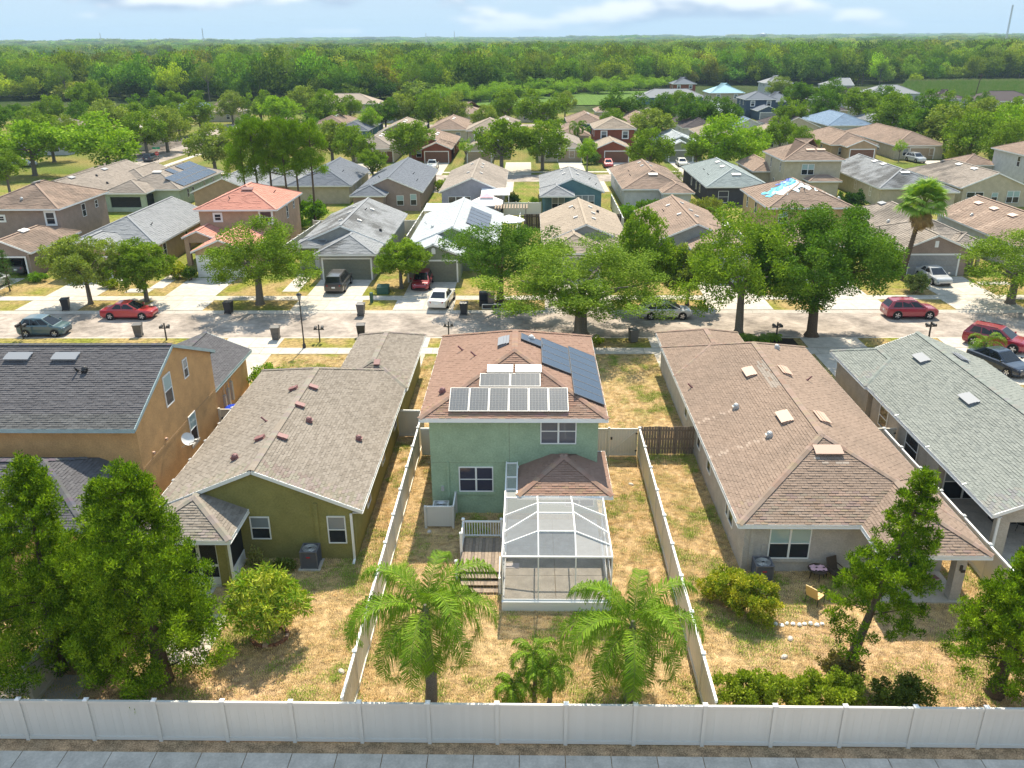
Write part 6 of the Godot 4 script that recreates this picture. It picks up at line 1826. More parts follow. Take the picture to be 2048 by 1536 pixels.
	h = house("lavender_gable_house", "lavender back gable with taupe roof in the middle row", [k1], "stucco_lavender", tone.taupe, {"dirty": 0.35})
	window(h, Vector3(-9.8, 1.2, -121.1), 0, 3.2, 1.7, 3, "glass")
	for p in [[-9.0, -138.0], [-7.2, -137.4], [-7.2, -134.0], [-9.0, -128.5], [-7.0, -128.0]]: vent(h, k1, p[0], p[1], "hood", "vent_white")
	b = MB.new()
	b.quad(Vector3(-6.6, 2.75, -118.2), Vector3(-2.6, 2.75, -118.2), Vector3(-2.6, 3.2, -121.3), Vector3(-6.6, 3.2, -121.3)); b.bx(-6.6, 2.66, -118.3, -2.6, 2.76, -118.2); b.bx(-6.5, 0, -118.4, -6.4, 2.7, -118.3); b.bx(-2.8, 0, -118.4, -2.7, 2.7, -118.3)
	part(h, "patio_awning", b.mesh(), M.white, Transform3D(Basis.IDENTITY, -h.position))
	k1 = [1.65, 10.7, -120.6, -137.0, E, "z", "g", "h", "walls"]
	k2 = [1.55, 6.4, -117.4, -124.0, 2.66, "z", "h", "h", "open"]
	h = house("teal_gable_house", "teal back gable with grey-blue roof and small hipped porch in the middle row", [k1, k2], "stucco_teal", tone.grey, {"dirty": 0.35})
	window(h, Vector3(8.0, 1.4, -120.7), 0, 2.6, 1.7, 3, "glass_blind"); window(h, Vector3(4.2, 1.1, -120.72), 0, 1.8, 2.0, 2, "glass_blind")
	b = MB.new()
	b.bx(1.95, 0, -118.3, 2.3, 2.55, -117.9); b.bx(5.7, 0, -118.3, 6.05, 2.55, -117.9)
	part(h, "porch_column", b.mesh(), M.stucco_teal, Transform3D(Basis.IDENTITY, -h.position))
	for p in [[5.0, -131.6], [7.2, -131.6], [5.2, -127.4], [7.2, -127.0]]: vent(h, k1, p[0], p[1], "hood", "vent_white")
	vent(h, k1, 8.9, -127.0, "pipe", "black"); vent(h, k1, 9.6, -124.0, "pipe", "black")
	k1 = [13.4, 23.0, -122.8, -144.8, E, "z", "h", "h", "walls"]
	h = house("white_wall_brown_roof_house", "white walled house with broad brown hip roof in the middle row", [k1, [18.6, 23.2, -119.6, -128.0, 2.66, "z", "h", "h", "walls"]], "stucco_white", tone.brown, {"dirty": 0.6})
	for p in [[17.5, -137.5], [18.9, -138.0], [17.5, -134.0], [18.9, -134.0]]: vent(h, k1, p[0], p[1], "hood", "vent_white")
	vent(h, k1, 18.2, -126.4, "long", "vent_white"); vent(h, k1, 15.6, -134.0, "pipe", "black"); vent(h, k1, 15.4, -130.0, "pipe", "black")
	for z in [-128.0, -133.0, -138.0]: window(h, Vector3(13.8, 1.5, z), -PI / 2, 0.8, 1.2)
	k1 = [25.7, 35.2, -124.6, -146.4, E, "z", "h", "h", "walls"]
	h = house("charcoal_house", "charcoal house with smooth grey-green hip roof in the middle row", [k1], "stucco_charcoal", tone.greygreen, {"dirty": 0.1, "cap": Color(0.30, 0.34, 0.34)})
	for z in [-131.0, -134.0, -138.0]: window(h, Vector3(26.1, 1.5, z), -PI / 2, 0.8, 1.2)
	window(h, Vector3(28.4, 1.2, -125.05), 0, 1.5, 1.7, 1, "glass_teal"); window(h, Vector3(33.4, 1.2, -125.05), 0, 1.2, 1.7, 1, "glass_teal")
	vent(h, k1, 29.9, -137.5, "long", "vent_white"); vent(h, k1, 29.7, -133.0, "long", "vent_white"); vent(h, k1, 30.6, -127.6, "long", "vent_white"); vent(h, k1, 27.6, -136.0, "pipe", "black"); vent(h, k1, 27.4, -131.6, "pipe", "black")
	k1 = [38.6, 48.0, -132.2, -144.4, 5.4, "x", "h", "h", "walls"]
	h = house("beige_two_storey_house", "beige two storey house with brown hip roof in the middle row", [k1, [36.2, 42.0, -140.0, -152.0, E, "z", "h", "g", "walls"], [42.0, 47.0, -129.6, -133.0, 2.66, "x", "h", "h", "walls"]], "stucco_cream", tone.brown, {"dirty": 0.3})
	window(h, Vector3(42.6, 4.0, -132.6), 0, 1.9, 1.6, 2, "glass_teal"); window(h, Vector3(39.0, 4.2, -134.6), -PI / 2, 0.6, 1.5); window(h, Vector3(39.0, 4.2, -140.0), -PI / 2, 0.6, 1.5); window(h, Vector3(39.0, 1.4, -137.5), -PI / 2, 0.6, 1.3)
	vent(h, k1, 43.4, -135.0, "long", "vent_tan"); vent(h, k1, 45.0, -135.0, "long", "vent_tan")
	k1 = [49.9, 59.6, -122.8, -145.4, E, "z", "h", "g", "walls"]
	h = house("streaked_cream_house", "cream house with black-streaked grey roof behind the fan palm", [k1, [54.0, 59.8, -119.6, -128.0, 2.66, "z", "h", "h", "walls"]], "stucco_cream", tone.grey, {"dirty": 0.95})
	for z in [-137.0, -133.6]: vent(h, k1, 54.3, z, "long", "vent_white")
	vent(h, k1, 54.8, -126.6, "long", "vent_white"); window(h, Vector3(50.35, 1.6, -127.0), -PI / 2, 0.8, 1.3); window(h, Vector3(50.35, 1.6, -133.0), -PI / 2, 0.8, 1.3)
	k1 = [61.4, 71.4, -122.8, -142.0, E, "z", "g", "h", "walls"]
	h = house("yellow_gable_house", "pale yellow back gable with brown-grey streaked roof at the right", [k1], "stucco_cream", tone.taupe, {"dirty": 0.8})
	window(h, Vector3(63.6, 1.3, -122.9), 0, 2.4, 1.6, 2, "glass"); window(h, Vector3(66.4, 1.4, -122.9), 0, 0.9, 1.2, 1, "glass_teal"); window(h, Vector3(69.0, 1.4, -122.9), 0, 1.8, 1.7, 2, "glass_teal")
	for z in [-138.0, -133.4, -128.6]: vent(h, k1, 65.7, z, "long", "vent_white")
	k1 = [77.4, 88.0, -132.0, -147.4, 5.4, "z", "h", "h", "walls"]
	h = house("right_two_storey_house", "pale grey two storey house cut off at the right edge", [k1, [72.4, 79.0, -146.0, -153.0, E, "x", "h", "h", "walls"]], "stucco_white", tone.brown, {"dirty": 0.2})
	window(h, Vector3(77.8, 4.2, -139.0), -PI / 2, 0.9, 1.6); window(h, Vector3(77.8, 1.5, -136.0), -PI / 2, 0.9, 1.2)
	# --- rows D to G, further off
	var far := [
		["far_tan_garage_house", "far tan house with beige garage left of the brick garage", "stucco_cream", "taupe", [[-36.0, -26.6, -173.6, -194.0, E, "z", "h", "h", "walls"]], -29.6, "door_brown"],
		["far_brick_garage_house", "far brick house with gabled brown garage in front of the white pickup", "stucco_redbrick", "brown", [[-24.6, -15.2, -176.0, -196.4, E, "z", "g", "h", "walls"], [-21.4, -15.2, -172.6, -182.0, E, "z", "g", "h", "walls"]], -18.3, "door_brown"],
		["far_beige_two_storey_house", "far beige two storey house behind the pair of street oaks", "stucco_cream", "tan", [[-13.0, -3.4, -181.0, -193.0, 5.4, "z", "h", "h", "walls"], [-12.8, -6.8, -172.6, -182.0, E, "z", "g", "h", "walls"]], -9.8, "door_tan"],
		["far_beige_garage_house", "far beige garage house right of the pair of street oaks", "stucco_cream", "taupe", [[1.6, 11.0, -173.4, -194.0, E, "z", "h", "h", "walls"]], 8.2, "door_tan"],
		["far_brick_two_storey_house", "far red brick two storey house with pale tan roof and brick garage", "stucco_redbrick", "tan", [[13.5, 22.4, -182.8, -195.6, 5.4, "z", "h", "h", "walls"], [13.0, 20.2, -171.8, -184.0, E, "z", "g", "h", "walls"]], 17.4, "door_brown"],
		["far_sage_garage_house", "far sage house with pale garage behind the parked white car", "stucco_sage", "pale", [[26.0, 35.4, -176.0, -195.0, E, "z", "g", "h", "walls"], [27.0, 33.2, -172.6, -182.0, E, "z", "g", "h", "walls"]], 30.2, "door_sage"],
		["far_orange_gable_house", "far orange brick garage house with white gable vent at the right", "stucco_tan", "brown", [[60.6, 70.2, -176.4, -198.0, E, "z", "h", "h", "walls"], [62.6, 69.0, -172.8, -184.0, E, "z", "g", "h", "walls"]], 65.8, "door_brown"],
		["far_tan_hip_house", "far tan house with dark brown hip roof behind the silver utility car", "stucco_cream", "brown", [[72.6, 83.0, -174.6, -204.0, E, "z", "h", "h", "walls"]], 78.4, "door_tan"],
		["far_green_hip_house", "far dark teal house with slate hip roof at centre left", "stucco_teal", "slate", [[-46.8, -38.6, -211.2, -236.0, E, "z", "h", "h", "walls"]], 0, ""],
		["far_tan_gable_house", "far tan house with beige gable right of the slate hip roof", "stucco_taupe", "tan", [[-35.6, -26.2, -205.0, -230.0, E, "z", "g", "h", "walls"]], 0, ""],
		["far_brown_hip_house", "far broad brown hip roof behind the brick garage", "stucco_cream", "brown", [[-24.4, -14.6, -211.6, -236.0, E, "z", "h", "h", "walls"]], 0, ""],
		["far_left_hip_house", "far brown hip roof at the end of the side street", "stucco_cream", "brown", [[-66.0, -55.0, -206.0, -228.0, E, "z", "h", "h", "walls"]], 0, ""],
		["far_small_brown_house", "far small brown roof left of the slate hip roof", "stucco_white", "brown", [[-56.4, -47.6, -228.0, -246.0, E, "z", "h", "h", "walls"]], 0, ""],
		["far_dark_two_tone_house", "far brown hip roof left of the brick two storey house", "stucco_white", "brown", [[6.0, 14.0, -197.0, -216.0, E, "z", "h", "h", "walls"]], 0, ""],
		["far_purple_roof_house", "far white house with dark purple-brown hip roof at the right", "stucco_white", "dark", [[37.2, 46.4, -213.2, -236.0, E, "z", "h", "h", "walls"]], 0, ""],
		["far_blue_roof_house", "far grey house with light blue roof and back gable", "stucco_white", "blue", [[49.6, 58.2, -216.0, -240.0, E, "z", "g", "h", "walls"]], 0, ""],
		["far_dark_gable_house", "far dark brown roof with beige back gable right of the blue roof", "stucco_cream", "dark", [[59.6, 70.6, -214.0, -232.0, E, "z", "g", "h", "walls"]], 0, ""],
		["far_blue_grey_house", "far broad blue-grey hip roof in front of the dark oaks", "stucco_white", "blue", [[73.2, 84.8, -217.0, -240.0, E, "z", "h", "h", "walls"]], 0, ""],
		["far_small_tan_house", "far small tan roof peeping over the bright oak", "stucco_cream", "tan", [[38.0, 46.4, -196.0, -210.0, E, "z", "h", "h", "walls"]], 0, ""],
		["far_second_tan_house", "far tan hip roof right of the bright oak", "stucco_cream", "tan", [[50.6, 58.6, -190.0, -208.0, E, "z", "h", "h", "walls"]], 0, ""],
		["far_navy_two_storey_house", "far navy blue two storey house with small garage gable", "stucco_navy", "slate", [[66.2, 76.0, -273.0, -286.0, 5.4, "z", "h", "h", "walls"], [68.0, 74.6, -264.6, -274.0, E, "z", "g", "h", "walls"]], 71.3, "door_grey"],
		["far_teal_two_storey_house", "far two storey house with teal metal roof", "stucco_cream", "teal", [[62.4, 74.4, -308.0, -322.0, 5.4, "x", "h", "h", "walls"]], 0, ""],
		["far_long_grey_house", "far long low grey roof left of the teal roof", "stucco_teal", "grey", [[41.0, 66.0, -331.0, -344.0, E, "x", "h", "h", "walls"]], 0, ""],
		["far_brick_upper_house", "far brick two storey house with slate roof at the wood's edge", "stucco_redbrick", "slate", [[60.2, 70.0, -374.0, -386.0, 5.4, "x", "h", "h", "walls"]], 0, ""],
		["far_grey_peak_house", "far grey roof peak rising above the oaks near the wood", "stucco_white", "grey", [[101.0, 113.0, -384.0, -398.0, 5.0, "x", "h", "h", "walls"]], 0, ""],
		["far_grey_gable_house", "far grey gabled roof among the oaks at the right", "stucco_white", "grey", [[134.0, 146.0, -404.0, -418.0, 3.0, "x", "h", "g", "walls"]], 0, ""],
		["far_pale_hip_house", "far pale grey hip roof among the oaks at the right", "stucco_white", "grey", [[131.0, 151.0, -346.0, -360.0, E, "x", "h", "h", "walls"]], 0, ""],
		["far_dark_hip_house", "far dark purple hip roof in front of the reeds", "stucco_white", "dark", [[143.0, 153.6, -315.0, -328.0, E, "x", "h", "h", "walls"]], 0, ""],
		["far_last_dark_house", "far dark roof at the right edge below the utility pole", "stucco_white", "dark", [[150.0, 172.0, -300.0, -314.0, E, "x", "h", "h", "walls"]], 0, ""],
		["far_cut_white_house", "pale roof cut off by the right edge in front of the dark roof", "stucco_white", "pale", [[152.0, 166.0, -276.0, -288.0, E, "x", "h", "h", "walls"]], 0, ""],
		["far_left_grey_house", "far grey roof between oaks at the left", "stucco_white", "taupe", [[-122.0, -104.0, -205.0, -220.0, E, "x", "h", "h", "walls"]], 0, ""],
		["far_left_white_house", "far white roofed house below the grey roof at the left", "stucco_white", "pale", [[-112.0, -100.0, -188.0, -200.0, E, "z", "h", "h", "walls"]], 0, ""],
		["far_left_blue_house", "far small blue roof showing between oaks at the left", "stucco_white", "blue", [[-118.0, -108.0, -290.0, -304.0, E, "z", "h", "h", "walls"]], 0, ""],
		["far_centre_tan_house", "far long tan roof behind oaks left of centre", "stucco_cream", "tan", [[-78.0, -52.0, -305.0, -320.0, E, "x", "h", "h", "walls"]], 0, ""],
		["far_yellow_wall_house", "far yellow walled house beside the sunlit lot", "stucco_yellow", "tan", [[-63.0, -53.0, -252.0, -266.0, E, "z", "h", "h", "walls"]], 0, ""],
		["far_centre_grey_house", "far grey hip roof between the centre oaks", "stucco_cream", "taupe", [[-10.0, -2.0, -214.0, -236.0, E, "z", "h", "h", "walls"]], 0, ""],
		["far_blue_garage_house", "far house with blue garage behind the centre oaks", "stucco_navy", "brown", [[10.0, 20.0, -226.0, -246.0, E, "z", "h", "h", "walls"]], 0, ""],
		["far_brown_corner_house", "far brown roof between the centre oaks and the brick house", "stucco_cream", "brown", [[24.0, 34.0, -226.0, -250.0, E, "z", "h", "h", "walls"]], 0, ""],
		["far_left_orange_house", "far orange roof corner behind the lone tree at the left", "stucco_peach", "tan", [[-106.0, -96.0, -232.0, -246.0, E, "z", "h", "h", "walls"]], 0, ""],
		["far_grey_ridge_house", "far grey hip roof right of the broad blue-grey roof", "stucco_white", "grey", [[88.0, 98.0, -222.0, -242.0, E, "z", "h", "h", "walls"]], 0, ""],
		["far_blue_corner_house", "far blue roof behind the dark brown hip roof", "stucco_white", "blue", [[102.0, 112.0, -226.0, -246.0, E, "z", "h", "h", "walls"]], 0, ""],
		["far_dark_oak_house", "far dark roof among the oaks behind the blue-grey roof", "stucco_cream", "dark", [[84.0, 95.0, -264.0, -278.0, E, "x", "h", "h", "walls"]], 0, ""],
		["far_slate_oak_house", "far slate roof among the oaks right of the navy house", "stucco_white", "slate", [[99.0, 111.0, -266.0, -280.0, E, "x", "h", "h", "walls"]], 0, ""],
		["far_grey_oak_house", "far grey roof among the oaks at the right", "stucco_white", "grey", [[116.0, 128.0, -268.0, -282.0, E, "x", "h", "h", "walls"]], 0, ""],
		["far_taupe_purple_house", "far taupe roof behind the purple-brown roof", "stucco_cream", "taupe", [[36.0, 47.0, -262.0, -276.0, E, "x", "h", "h", "walls"]], 0, ""],
		["far_blue_teal_house", "far pale blue roof left of the navy house", "stucco_white", "pale", [[51.0, 62.0, -262.0, -276.0, E, "x", "h", "h", "walls"]], 0, ""],
		["far_brown_scrub_house", "far brown roof behind the blue garage", "stucco_cream", "brown", [[20.0, 31.0, -264.0, -278.0, E, "x", "h", "h", "walls"]], 0, ""],
		["far_tan_centre_house", "far tan roof between the centre oaks and the scrub", "stucco_cream", "tan", [[-4.0, 8.0, -262.0, -276.0, E, "x", "h", "h", "walls"]], 0, ""],
		["far_brown_row_house", "far brown roof behind the broad brown hip roof", "stucco_cream", "brown", [[-24.0, -13.0, -260.0, -274.0, E, "x", "h", "h", "walls"]], 0, ""],
		["far_grey_row_house", "far grey roof behind the slate hip roof", "stucco_white", "grey", [[-44.0, -33.0, -262.0, -276.0, E, "x", "h", "h", "walls"]], 0, ""],
		["far_slate_teal_house", "far slate roof in front of the teal metal roof", "stucco_navy", "slate", [[80.0, 92.0, -304.0, -318.0, E, "x", "h", "h", "walls"]], 0, ""],
		["far_grey_wood_house", "far grey roof right of the teal metal roof", "stucco_white", "grey", [[98.0, 110.0, -310.0, -324.0, E, "x", "h", "h", "walls"]], 0, ""],
		["far_dark_wood_house", "far dark roof left of the pale hip roof", "stucco_white", "dark", [[114.0, 126.0, -330.0, -344.0, E, "x", "h", "h", "walls"]], 0, ""],
		["far_tan_lawn_house", "far tan roof on the wide lawn at the left", "stucco_cream", "tan", [[-118.0, -106.0, -148.0, -162.0, E, "x", "h", "h", "walls"]], 0, ""],
		["far_brown_lawn_house", "far brown roof behind the wide lawn at the left", "stucco_cream", "brown", [[-138.0, -126.0, -180.0, -194.0, E, "x", "h", "h", "walls"]], 0, ""],
		["far_grey_lawn_house", "far grey roof left of the dark blue car", "stucco_white", "grey", [[-152.0, -140.0, -206.0, -220.0, E, "x", "h", "h", "walls"]], 0, ""],
		["far_brown_left_house", "far brown roof behind the bright broad oak at the left", "stucco_cream", "brown", [[-96.0, -86.0, -196.0, -210.0, E, "z", "h", "h", "walls"]], 0, ""],
		["far_tan_left_house", "far tan roof above the stop sign oaks", "stucco_cream", "tan", [[-100.0, -90.0, -270.0, -284.0, E, "x", "h", "h", "walls"]], 0, ""]]
	for f in far:
		var fh := house(f[0], f[1], f[4], f[2], tone[f[3]], {"dirty": 0.35, "level": 1 if f[4][0][2] > -230.0 else 0})
		var k: Array = f[4][-1] if f[6] else f[4][0]
		if f[6]: garage(fh, f[5], k[2] - (0.15 if k[6] == "g" else OV) + 0.01, f[6], 4.6)
		var m: Array = f[4][0]
		var zz: float = m[2] - (0.15 if m[5] == "z" and m[6] == "g" else OV) + 0.01
		var two: bool = m[4] > 4.0
		for q in [0.25, 0.75]:
			window(fh, Vector3(lerpf(m[0], m[1], q), 4.2 if two else 1.4, zz), 0, 1.1, 1.4, 1, "glass_blind")
			if two: surround(fh, Vector3(lerpf(m[0], m[1], q), 4.2, zz), 0, 1.1, 1.4)
		var side: float = m[0] + OV - 0.01 if m[0] > 0 else m[1] - OV + 0.01
		for q in [0.3, 0.65]: window(fh, Vector3(side, 4.2 if two else 1.5, lerpf(m[2], m[3], q)), -PI / 2 if m[0] > 0 else PI / 2, 0.9, 1.3)
		if m[5] == "z" and not two:
			for q in [0.35, 0.5]: vent(fh, m, (m[0] + m[1]) * 0.5 + 0.7, lerpf(m[2], m[3], q), "long", "vent_white")

func tarp(k: Array) -> void:
	var t := thing("roof_tarp", "torn blue and white tarpaulin draped over the peak of the brown roof", "tarpaulin", Vector3(30.5, 0, -99.5))
	var defs := [["blue_sheet", "tarp_blue", Vector2(27.3, -98.6), Vector2(31.2, -100.2), 1.5], ["pale_sheet", "tarp_pale", Vector2(28.0, -96.9), Vector2(32.6, -98.4), 1.7], ["dark_sheet", "tarp_dark", Vector2(29.2, -100.4), Vector2(31.4, -101.6), 1.0], ["pale_strip", "tarp_pale", Vector2(32.0, -96.6), Vector2(34.6, -97.4), 0.5], ["blue_strip", "tarp_blue", Vector2(27.1, -97.4), Vector2(29.6, -98.2), 0.7]]
	for d in defs:
		var b := MB.new()
		var a: Vector2 = d[2]
		var c: Vector2 = d[3]
		var side := (c - a).orthogonal().normalized()
		var n := 14
		var w := 7
		for i in n:
			for j in w:
				var q := []
				for e in [[0, 0], [1, 0], [1, 1], [0, 1]]:
					var s: float = float(i + e[0]) / n
					var r: float = float(j + e[1]) / w - 0.5
					var edge := 0.8 + 0.35 * sin(s * 21.0 + j) * (1.0 if absf(r) > 0.45 else 0.0)
					var p: Vector2 = a.lerp(c, s) + side * r * d[4] * 1.6 * edge
					q.append(Vector3(p.x, roof_y(k, p.x, p.y) + 0.07 + 0.05 * sin(s * 30.0 + r * 9.0) * sin(r * 17.0), p.y) - t.position)
				b.quad(q[0], q[1], q[2], q[3])
		part(t, d[0], b.mesh(), M[d[1]])

# ---------- plants ----------
func rv() -> Vector3:
	var z := rng.randf_range(-1.0, 1.0)
	var a := rng.randf() * TAU
	var r := sqrt(1.0 - z * z)
	return Vector3(r * cos(a), z, r * sin(a))

# foliage: clumps [centre, radius] filled with n leaves
func foliage(b: MB, clumps: Array, n: int, ll: float, lw: float, cols: Array, lift := 0.25, shell := 0.45) -> void:
	var tot := 0.0
	for c in clumps: tot += c[1] * c[1]
	for c in clumps:
		var k := int(n * c[1] * c[1] / tot) + 1
		var o: Vector3 = c[0]
		var r: float = c[1]
		var base: Color = cols[rng.randi() % cols.size()]
		for i in k:
			var d := rv()
			var p := o + d * (r * pow(rng.randf(), shell))
			var f := (d * 0.7 + rv() * 0.8 + Vector3(0, lift, 0)).normalized()
			var s := f.cross(rv()).normalized()
			b.col = base.lerp(cols[rng.randi() % cols.size()], 0.6) * rng.randf_range(0.8, 1.2)
			b.leaf(p, f, s, ll * rng.randf_range(0.7, 1.3), lw)

func sub_clumps(lobes: Array, per: int, share: float, floor_y := -9.0) -> Array:
	var out := []
	for l in lobes:
		var R: Vector3 = l[1]
		for i in per:
			var d := rv()
			var p: Vector3 = l[0] + d * R * rng.randf_range(0.62, 1.05)
			if p.y < floor_y: continue
			out.append([p, (R.x + R.y + R.z) / 3.0 * share * rng.randf_range(0.7, 1.3)])
	return out

const OAK := [[Color(0.155, 0.249, 0.026), Color(0.205, 0.314, 0.036), Color(0.113, 0.185, 0.023), Color(0.269, 0.367, 0.047)],
	[Color(0.229, 0.370, 0.034), Color(0.294, 0.459, 0.039), Color(0.164, 0.281, 0.027), Color(0.359, 0.504, 0.057)],
	[Color(0.205, 0.276, 0.059), Color(0.287, 0.351, 0.083), Color(0.155, 0.212, 0.041), Color(0.351, 0.405, 0.100)],
	[Color(0.093, 0.185, 0.026), Color(0.124, 0.240, 0.033), Color(0.072, 0.137, 0.021), Color(0.176, 0.284, 0.041)],
	[Color(0.179, 0.282, 0.026), Color(0.233, 0.345, 0.034), Color(0.125, 0.213, 0.022), Color(0.278, 0.389, 0.045)]]
var oak_crowns := {}
var oak_trunks := []

func oak_crown(shape: int, tint: int, leaves := 7000, ls := 0.072) -> Mesh:
	var key := "%d_%d_%d" % [shape, tint, leaves]
	if not oak_crowns.has(key):
		rng.seed = 100 + shape
		var lobes := [[Vector3(0, 0.12, 0), Vector3(0.62, 0.66, 0.62)]]
		for i in 6:
			var a := TAU * (i + rng.randf_range(-0.3, 0.3)) / 6.0
			lobes.append([Vector3(cos(a) * 0.52, rng.randf_range(-0.28, 0.30), sin(a) * 0.52), Vector3.ONE * rng.randf_range(0.30, 0.46)])
		lobes.append([Vector3(rng.randf_range(-0.25, 0.25), 0.5, rng.randf_range(-0.25, 0.25)), Vector3.ONE * 0.36])
		var cl := sub_clumps(lobes, (13 if leaves < 8000 else 22) if leaves > 2400 else 9, (0.34 if leaves < 8000 else 0.26) if leaves > 2400 else 0.42, -0.62)
		var b := MB.new()
		var s := 1.0 if leaves > 2400 else 1.45
		foliage(b, cl, leaves, ls * s, ls * 0.36 * s, OAK[tint])
		oak_crowns[key] = b.mesh()
	return oak_crowns[key]

func make_oak_trunks() -> void:
	for v in 3:
		rng.seed = 300 + v
		var b := MB.new()
		var lean := Vector3(rng.randf_range(-0.05, 0.05), 0, rng.randf_range(-0.05, 0.05))
		b.pole([Vector3.ZERO, Vector3(0, 0.06, 0), lean * 0.5 + Vector3(0, 0.4, 0), lean + Vector3(0, 0.75, 0)], [0.085, 0.06, 0.05, 0.04], 8)
		for i in 7:
			var a := TAU * i / 7.0 + rng.randf() * 0.6
			var s := lean + Vector3(0, rng.randf_range(0.55, 0.75), 0)
			var e := Vector3(cos(a) * rng.randf_range(0.4, 0.65), rng.randf_range(0.85, 1.25), sin(a) * rng.randf_range(0.4, 0.65))
			var m := s.lerp(e, 0.5) + Vector3(0, 0.05, 0)
			b.pole([s, m, e], [0.032, 0.02, 0.008], 6)
		oak_trunks.append(b.mesh())

func oak(label: String, x: float, z: float, R: float, H: float, cb: float, shape: int, tint: int, leaves := 7000, group := "oaks along the streets", called := "oak_tree", cat := "tree") -> Node3D:
	var t := thing(called, label, cat, Vector3(x, 0, z), 0.0, group)
	var vh := (H - cb) * 0.5
	var cy := (H + cb) * 0.5
	var sp := fposmod(x * 1.7 + z * 0.9, TAU)
	part(t, "trunk", oak_trunks[shape % 3], M.bark_grey if tint != 3 else M.bark, Transform3D(Basis(Vector3.UP, sp) * Basis.from_scale(Vector3(R, cy, R)), Vector3.ZERO))
	part(t, "crown", oak_crown(shape % 4, tint, leaves, 0.072 if leaves <= 7000 else 0.19 / R), M.leaf, Transform3D(Basis(Vector3.UP, sp) * Basis.from_scale(Vector3(R, vh / 0.82, R)), Vector3(0, cy, 0)))
	return t

func cedar(label: String, x: float, z: float, R: float, H: float, cb: float, n: int, lean: Vector2, seed_: int, core := true) -> void:
	rng.seed = seed_
	var t := thing("cedar_tree", label, "tree", Vector3(x, 0, z), 0.0, "red cedars along the back fence")
	var top := Vector3(lean.x, H, lean.y)
	var b := MB.new()
	b.pole([Vector3.ZERO, top * 0.12, top * 0.4, top * 0.75, top * 0.97], [R * 0.085 + 0.06, R * 0.06 + 0.05, 0.11, 0.06, 0.02], 9)
	var lobes := []
	var m := int((46 if core else 26) * R)
	for i in m:
		var f := pow(rng.randf(), 0.85)
		var y := lerpf(cb, H * 0.97, f)
		var w := R * pow(1.0 - f, 0.62) * (0.75 + 0.35 * sin(i * 2.4)) * (0.72 + 0.28 * minf(1.0, f * 4.0))
		var a := i * 2.399 + rng.randf() * 0.5
		var ax := top * (y / H)
		var p := Vector3(ax.x + cos(a) * w * rng.randf_range(0.45, 1.0), y + w * 0.15, ax.z + sin(a) * w * rng.randf_range(0.45, 1.0))
		if z + p.z > -23.3: p.z = -23.3 - z
		var r := lerpf(0.62, 0.34, f) * (0.6 + R * 0.16)
		lobes.append([p, Vector3(r, r * 1.25, r)])
		if i % 3 == 0: b.pole([Vector3(ax.x, y - w * 0.25, ax.z), p], [0.035, 0.01], 5)
	for i in (26 if core else 0):
		var f := i / 26.0
		var y := lerpf(cb + 0.4, H * 0.9, f)
		var w := R * 0.42 * pow(1.0 - f, 0.6)
		lobes.append([top * (y / H) + Vector3(cos(i * 2.4) * w, 0, sin(i * 2.4) * w), Vector3.ONE * (0.3 + R * 0.16 * (1.0 - f))])
	part(t, "trunk", b.mesh(), M.bark)
	var L := MB.new()
	foliage(L, sub_clumps(lobes, 8, 0.30), int(n * 2.9), 0.12, 0.021, [Color(0.085, 0.16, 0.012), Color(0.17, 0.29, 0.016), Color(0.05, 0.10, 0.01), Color(0.32, 0.45, 0.025)], 0.7, 0.5)
	part(t, "crown", L.mesh(), M.leaf)

# ---- palms
func frond_mesh(elev: float, L: float, droop: float, seed_: int, pale := 0.0, ll := 0.62) -> Mesh:
	var key := "frond%.2f_%.2f_%.2f_%d" % [elev, L, droop, seed_]
	if cache.has(key): return cache[key]
	rng.seed = seed_
	var b := MB.new()
	var n := 80 if L > 1.9 else 34
	var p := Vector3.ZERO
	var e := elev
	var step := L / n
	for i in n:
		var f := float(i) / n
		e -= droop / n * (0.4 + 1.6 * f)
		var d := Vector3(cos(e), sin(e), 0)
		var q := p + d * step
		b.col = Color(0.16, 0.22, 0.05)
		var r := 0.022 * (1.0 - f * 0.85)
		b.tube(p, q, r, r * 0.97, 4, false)
		if f > 0.1:
			var up := Vector3(-sin(e), cos(e), 0)
			var len := ll * L / 3.0 * sin(PI * clampf(0.12 + f * 0.88, 0.0, 1.0)) * rng.randf_range(0.8, 1.15) + 0.12
			for s in [-1.0, 1.0]:
				for k in 2:
					var sd := (Vector3(0, 0, s) * 0.75 + d * rng.randf_range(0.35, 0.75) + up * rng.randf_range(-0.25, 0.35)).normalized()
					b.col = Color(0.11, 0.23, 0.016).lerp(Color(0.25, 0.37, 0.034), rng.randf()).lerp(Color(0.42, 0.42, 0.12), pale * rng.randf()) * rng.randf_range(0.75, 1.15)
					var m := q + sd * (len * 0.5) + Vector3(0, -0.04, 0)
					var t := m + (sd * 0.35 + Vector3(0, -0.9, 0)).normalized() * (len * 0.62)
					var w := d * (0.0105 if L > 1.9 else 0.009)
					b.quad(q - w, q + w, m + w * 1.3, m - w * 1.3); b.tri(m - w * 1.3, m + w * 1.3, t)
		p = q
	cache[key] = b.mesh()
	return cache[key]

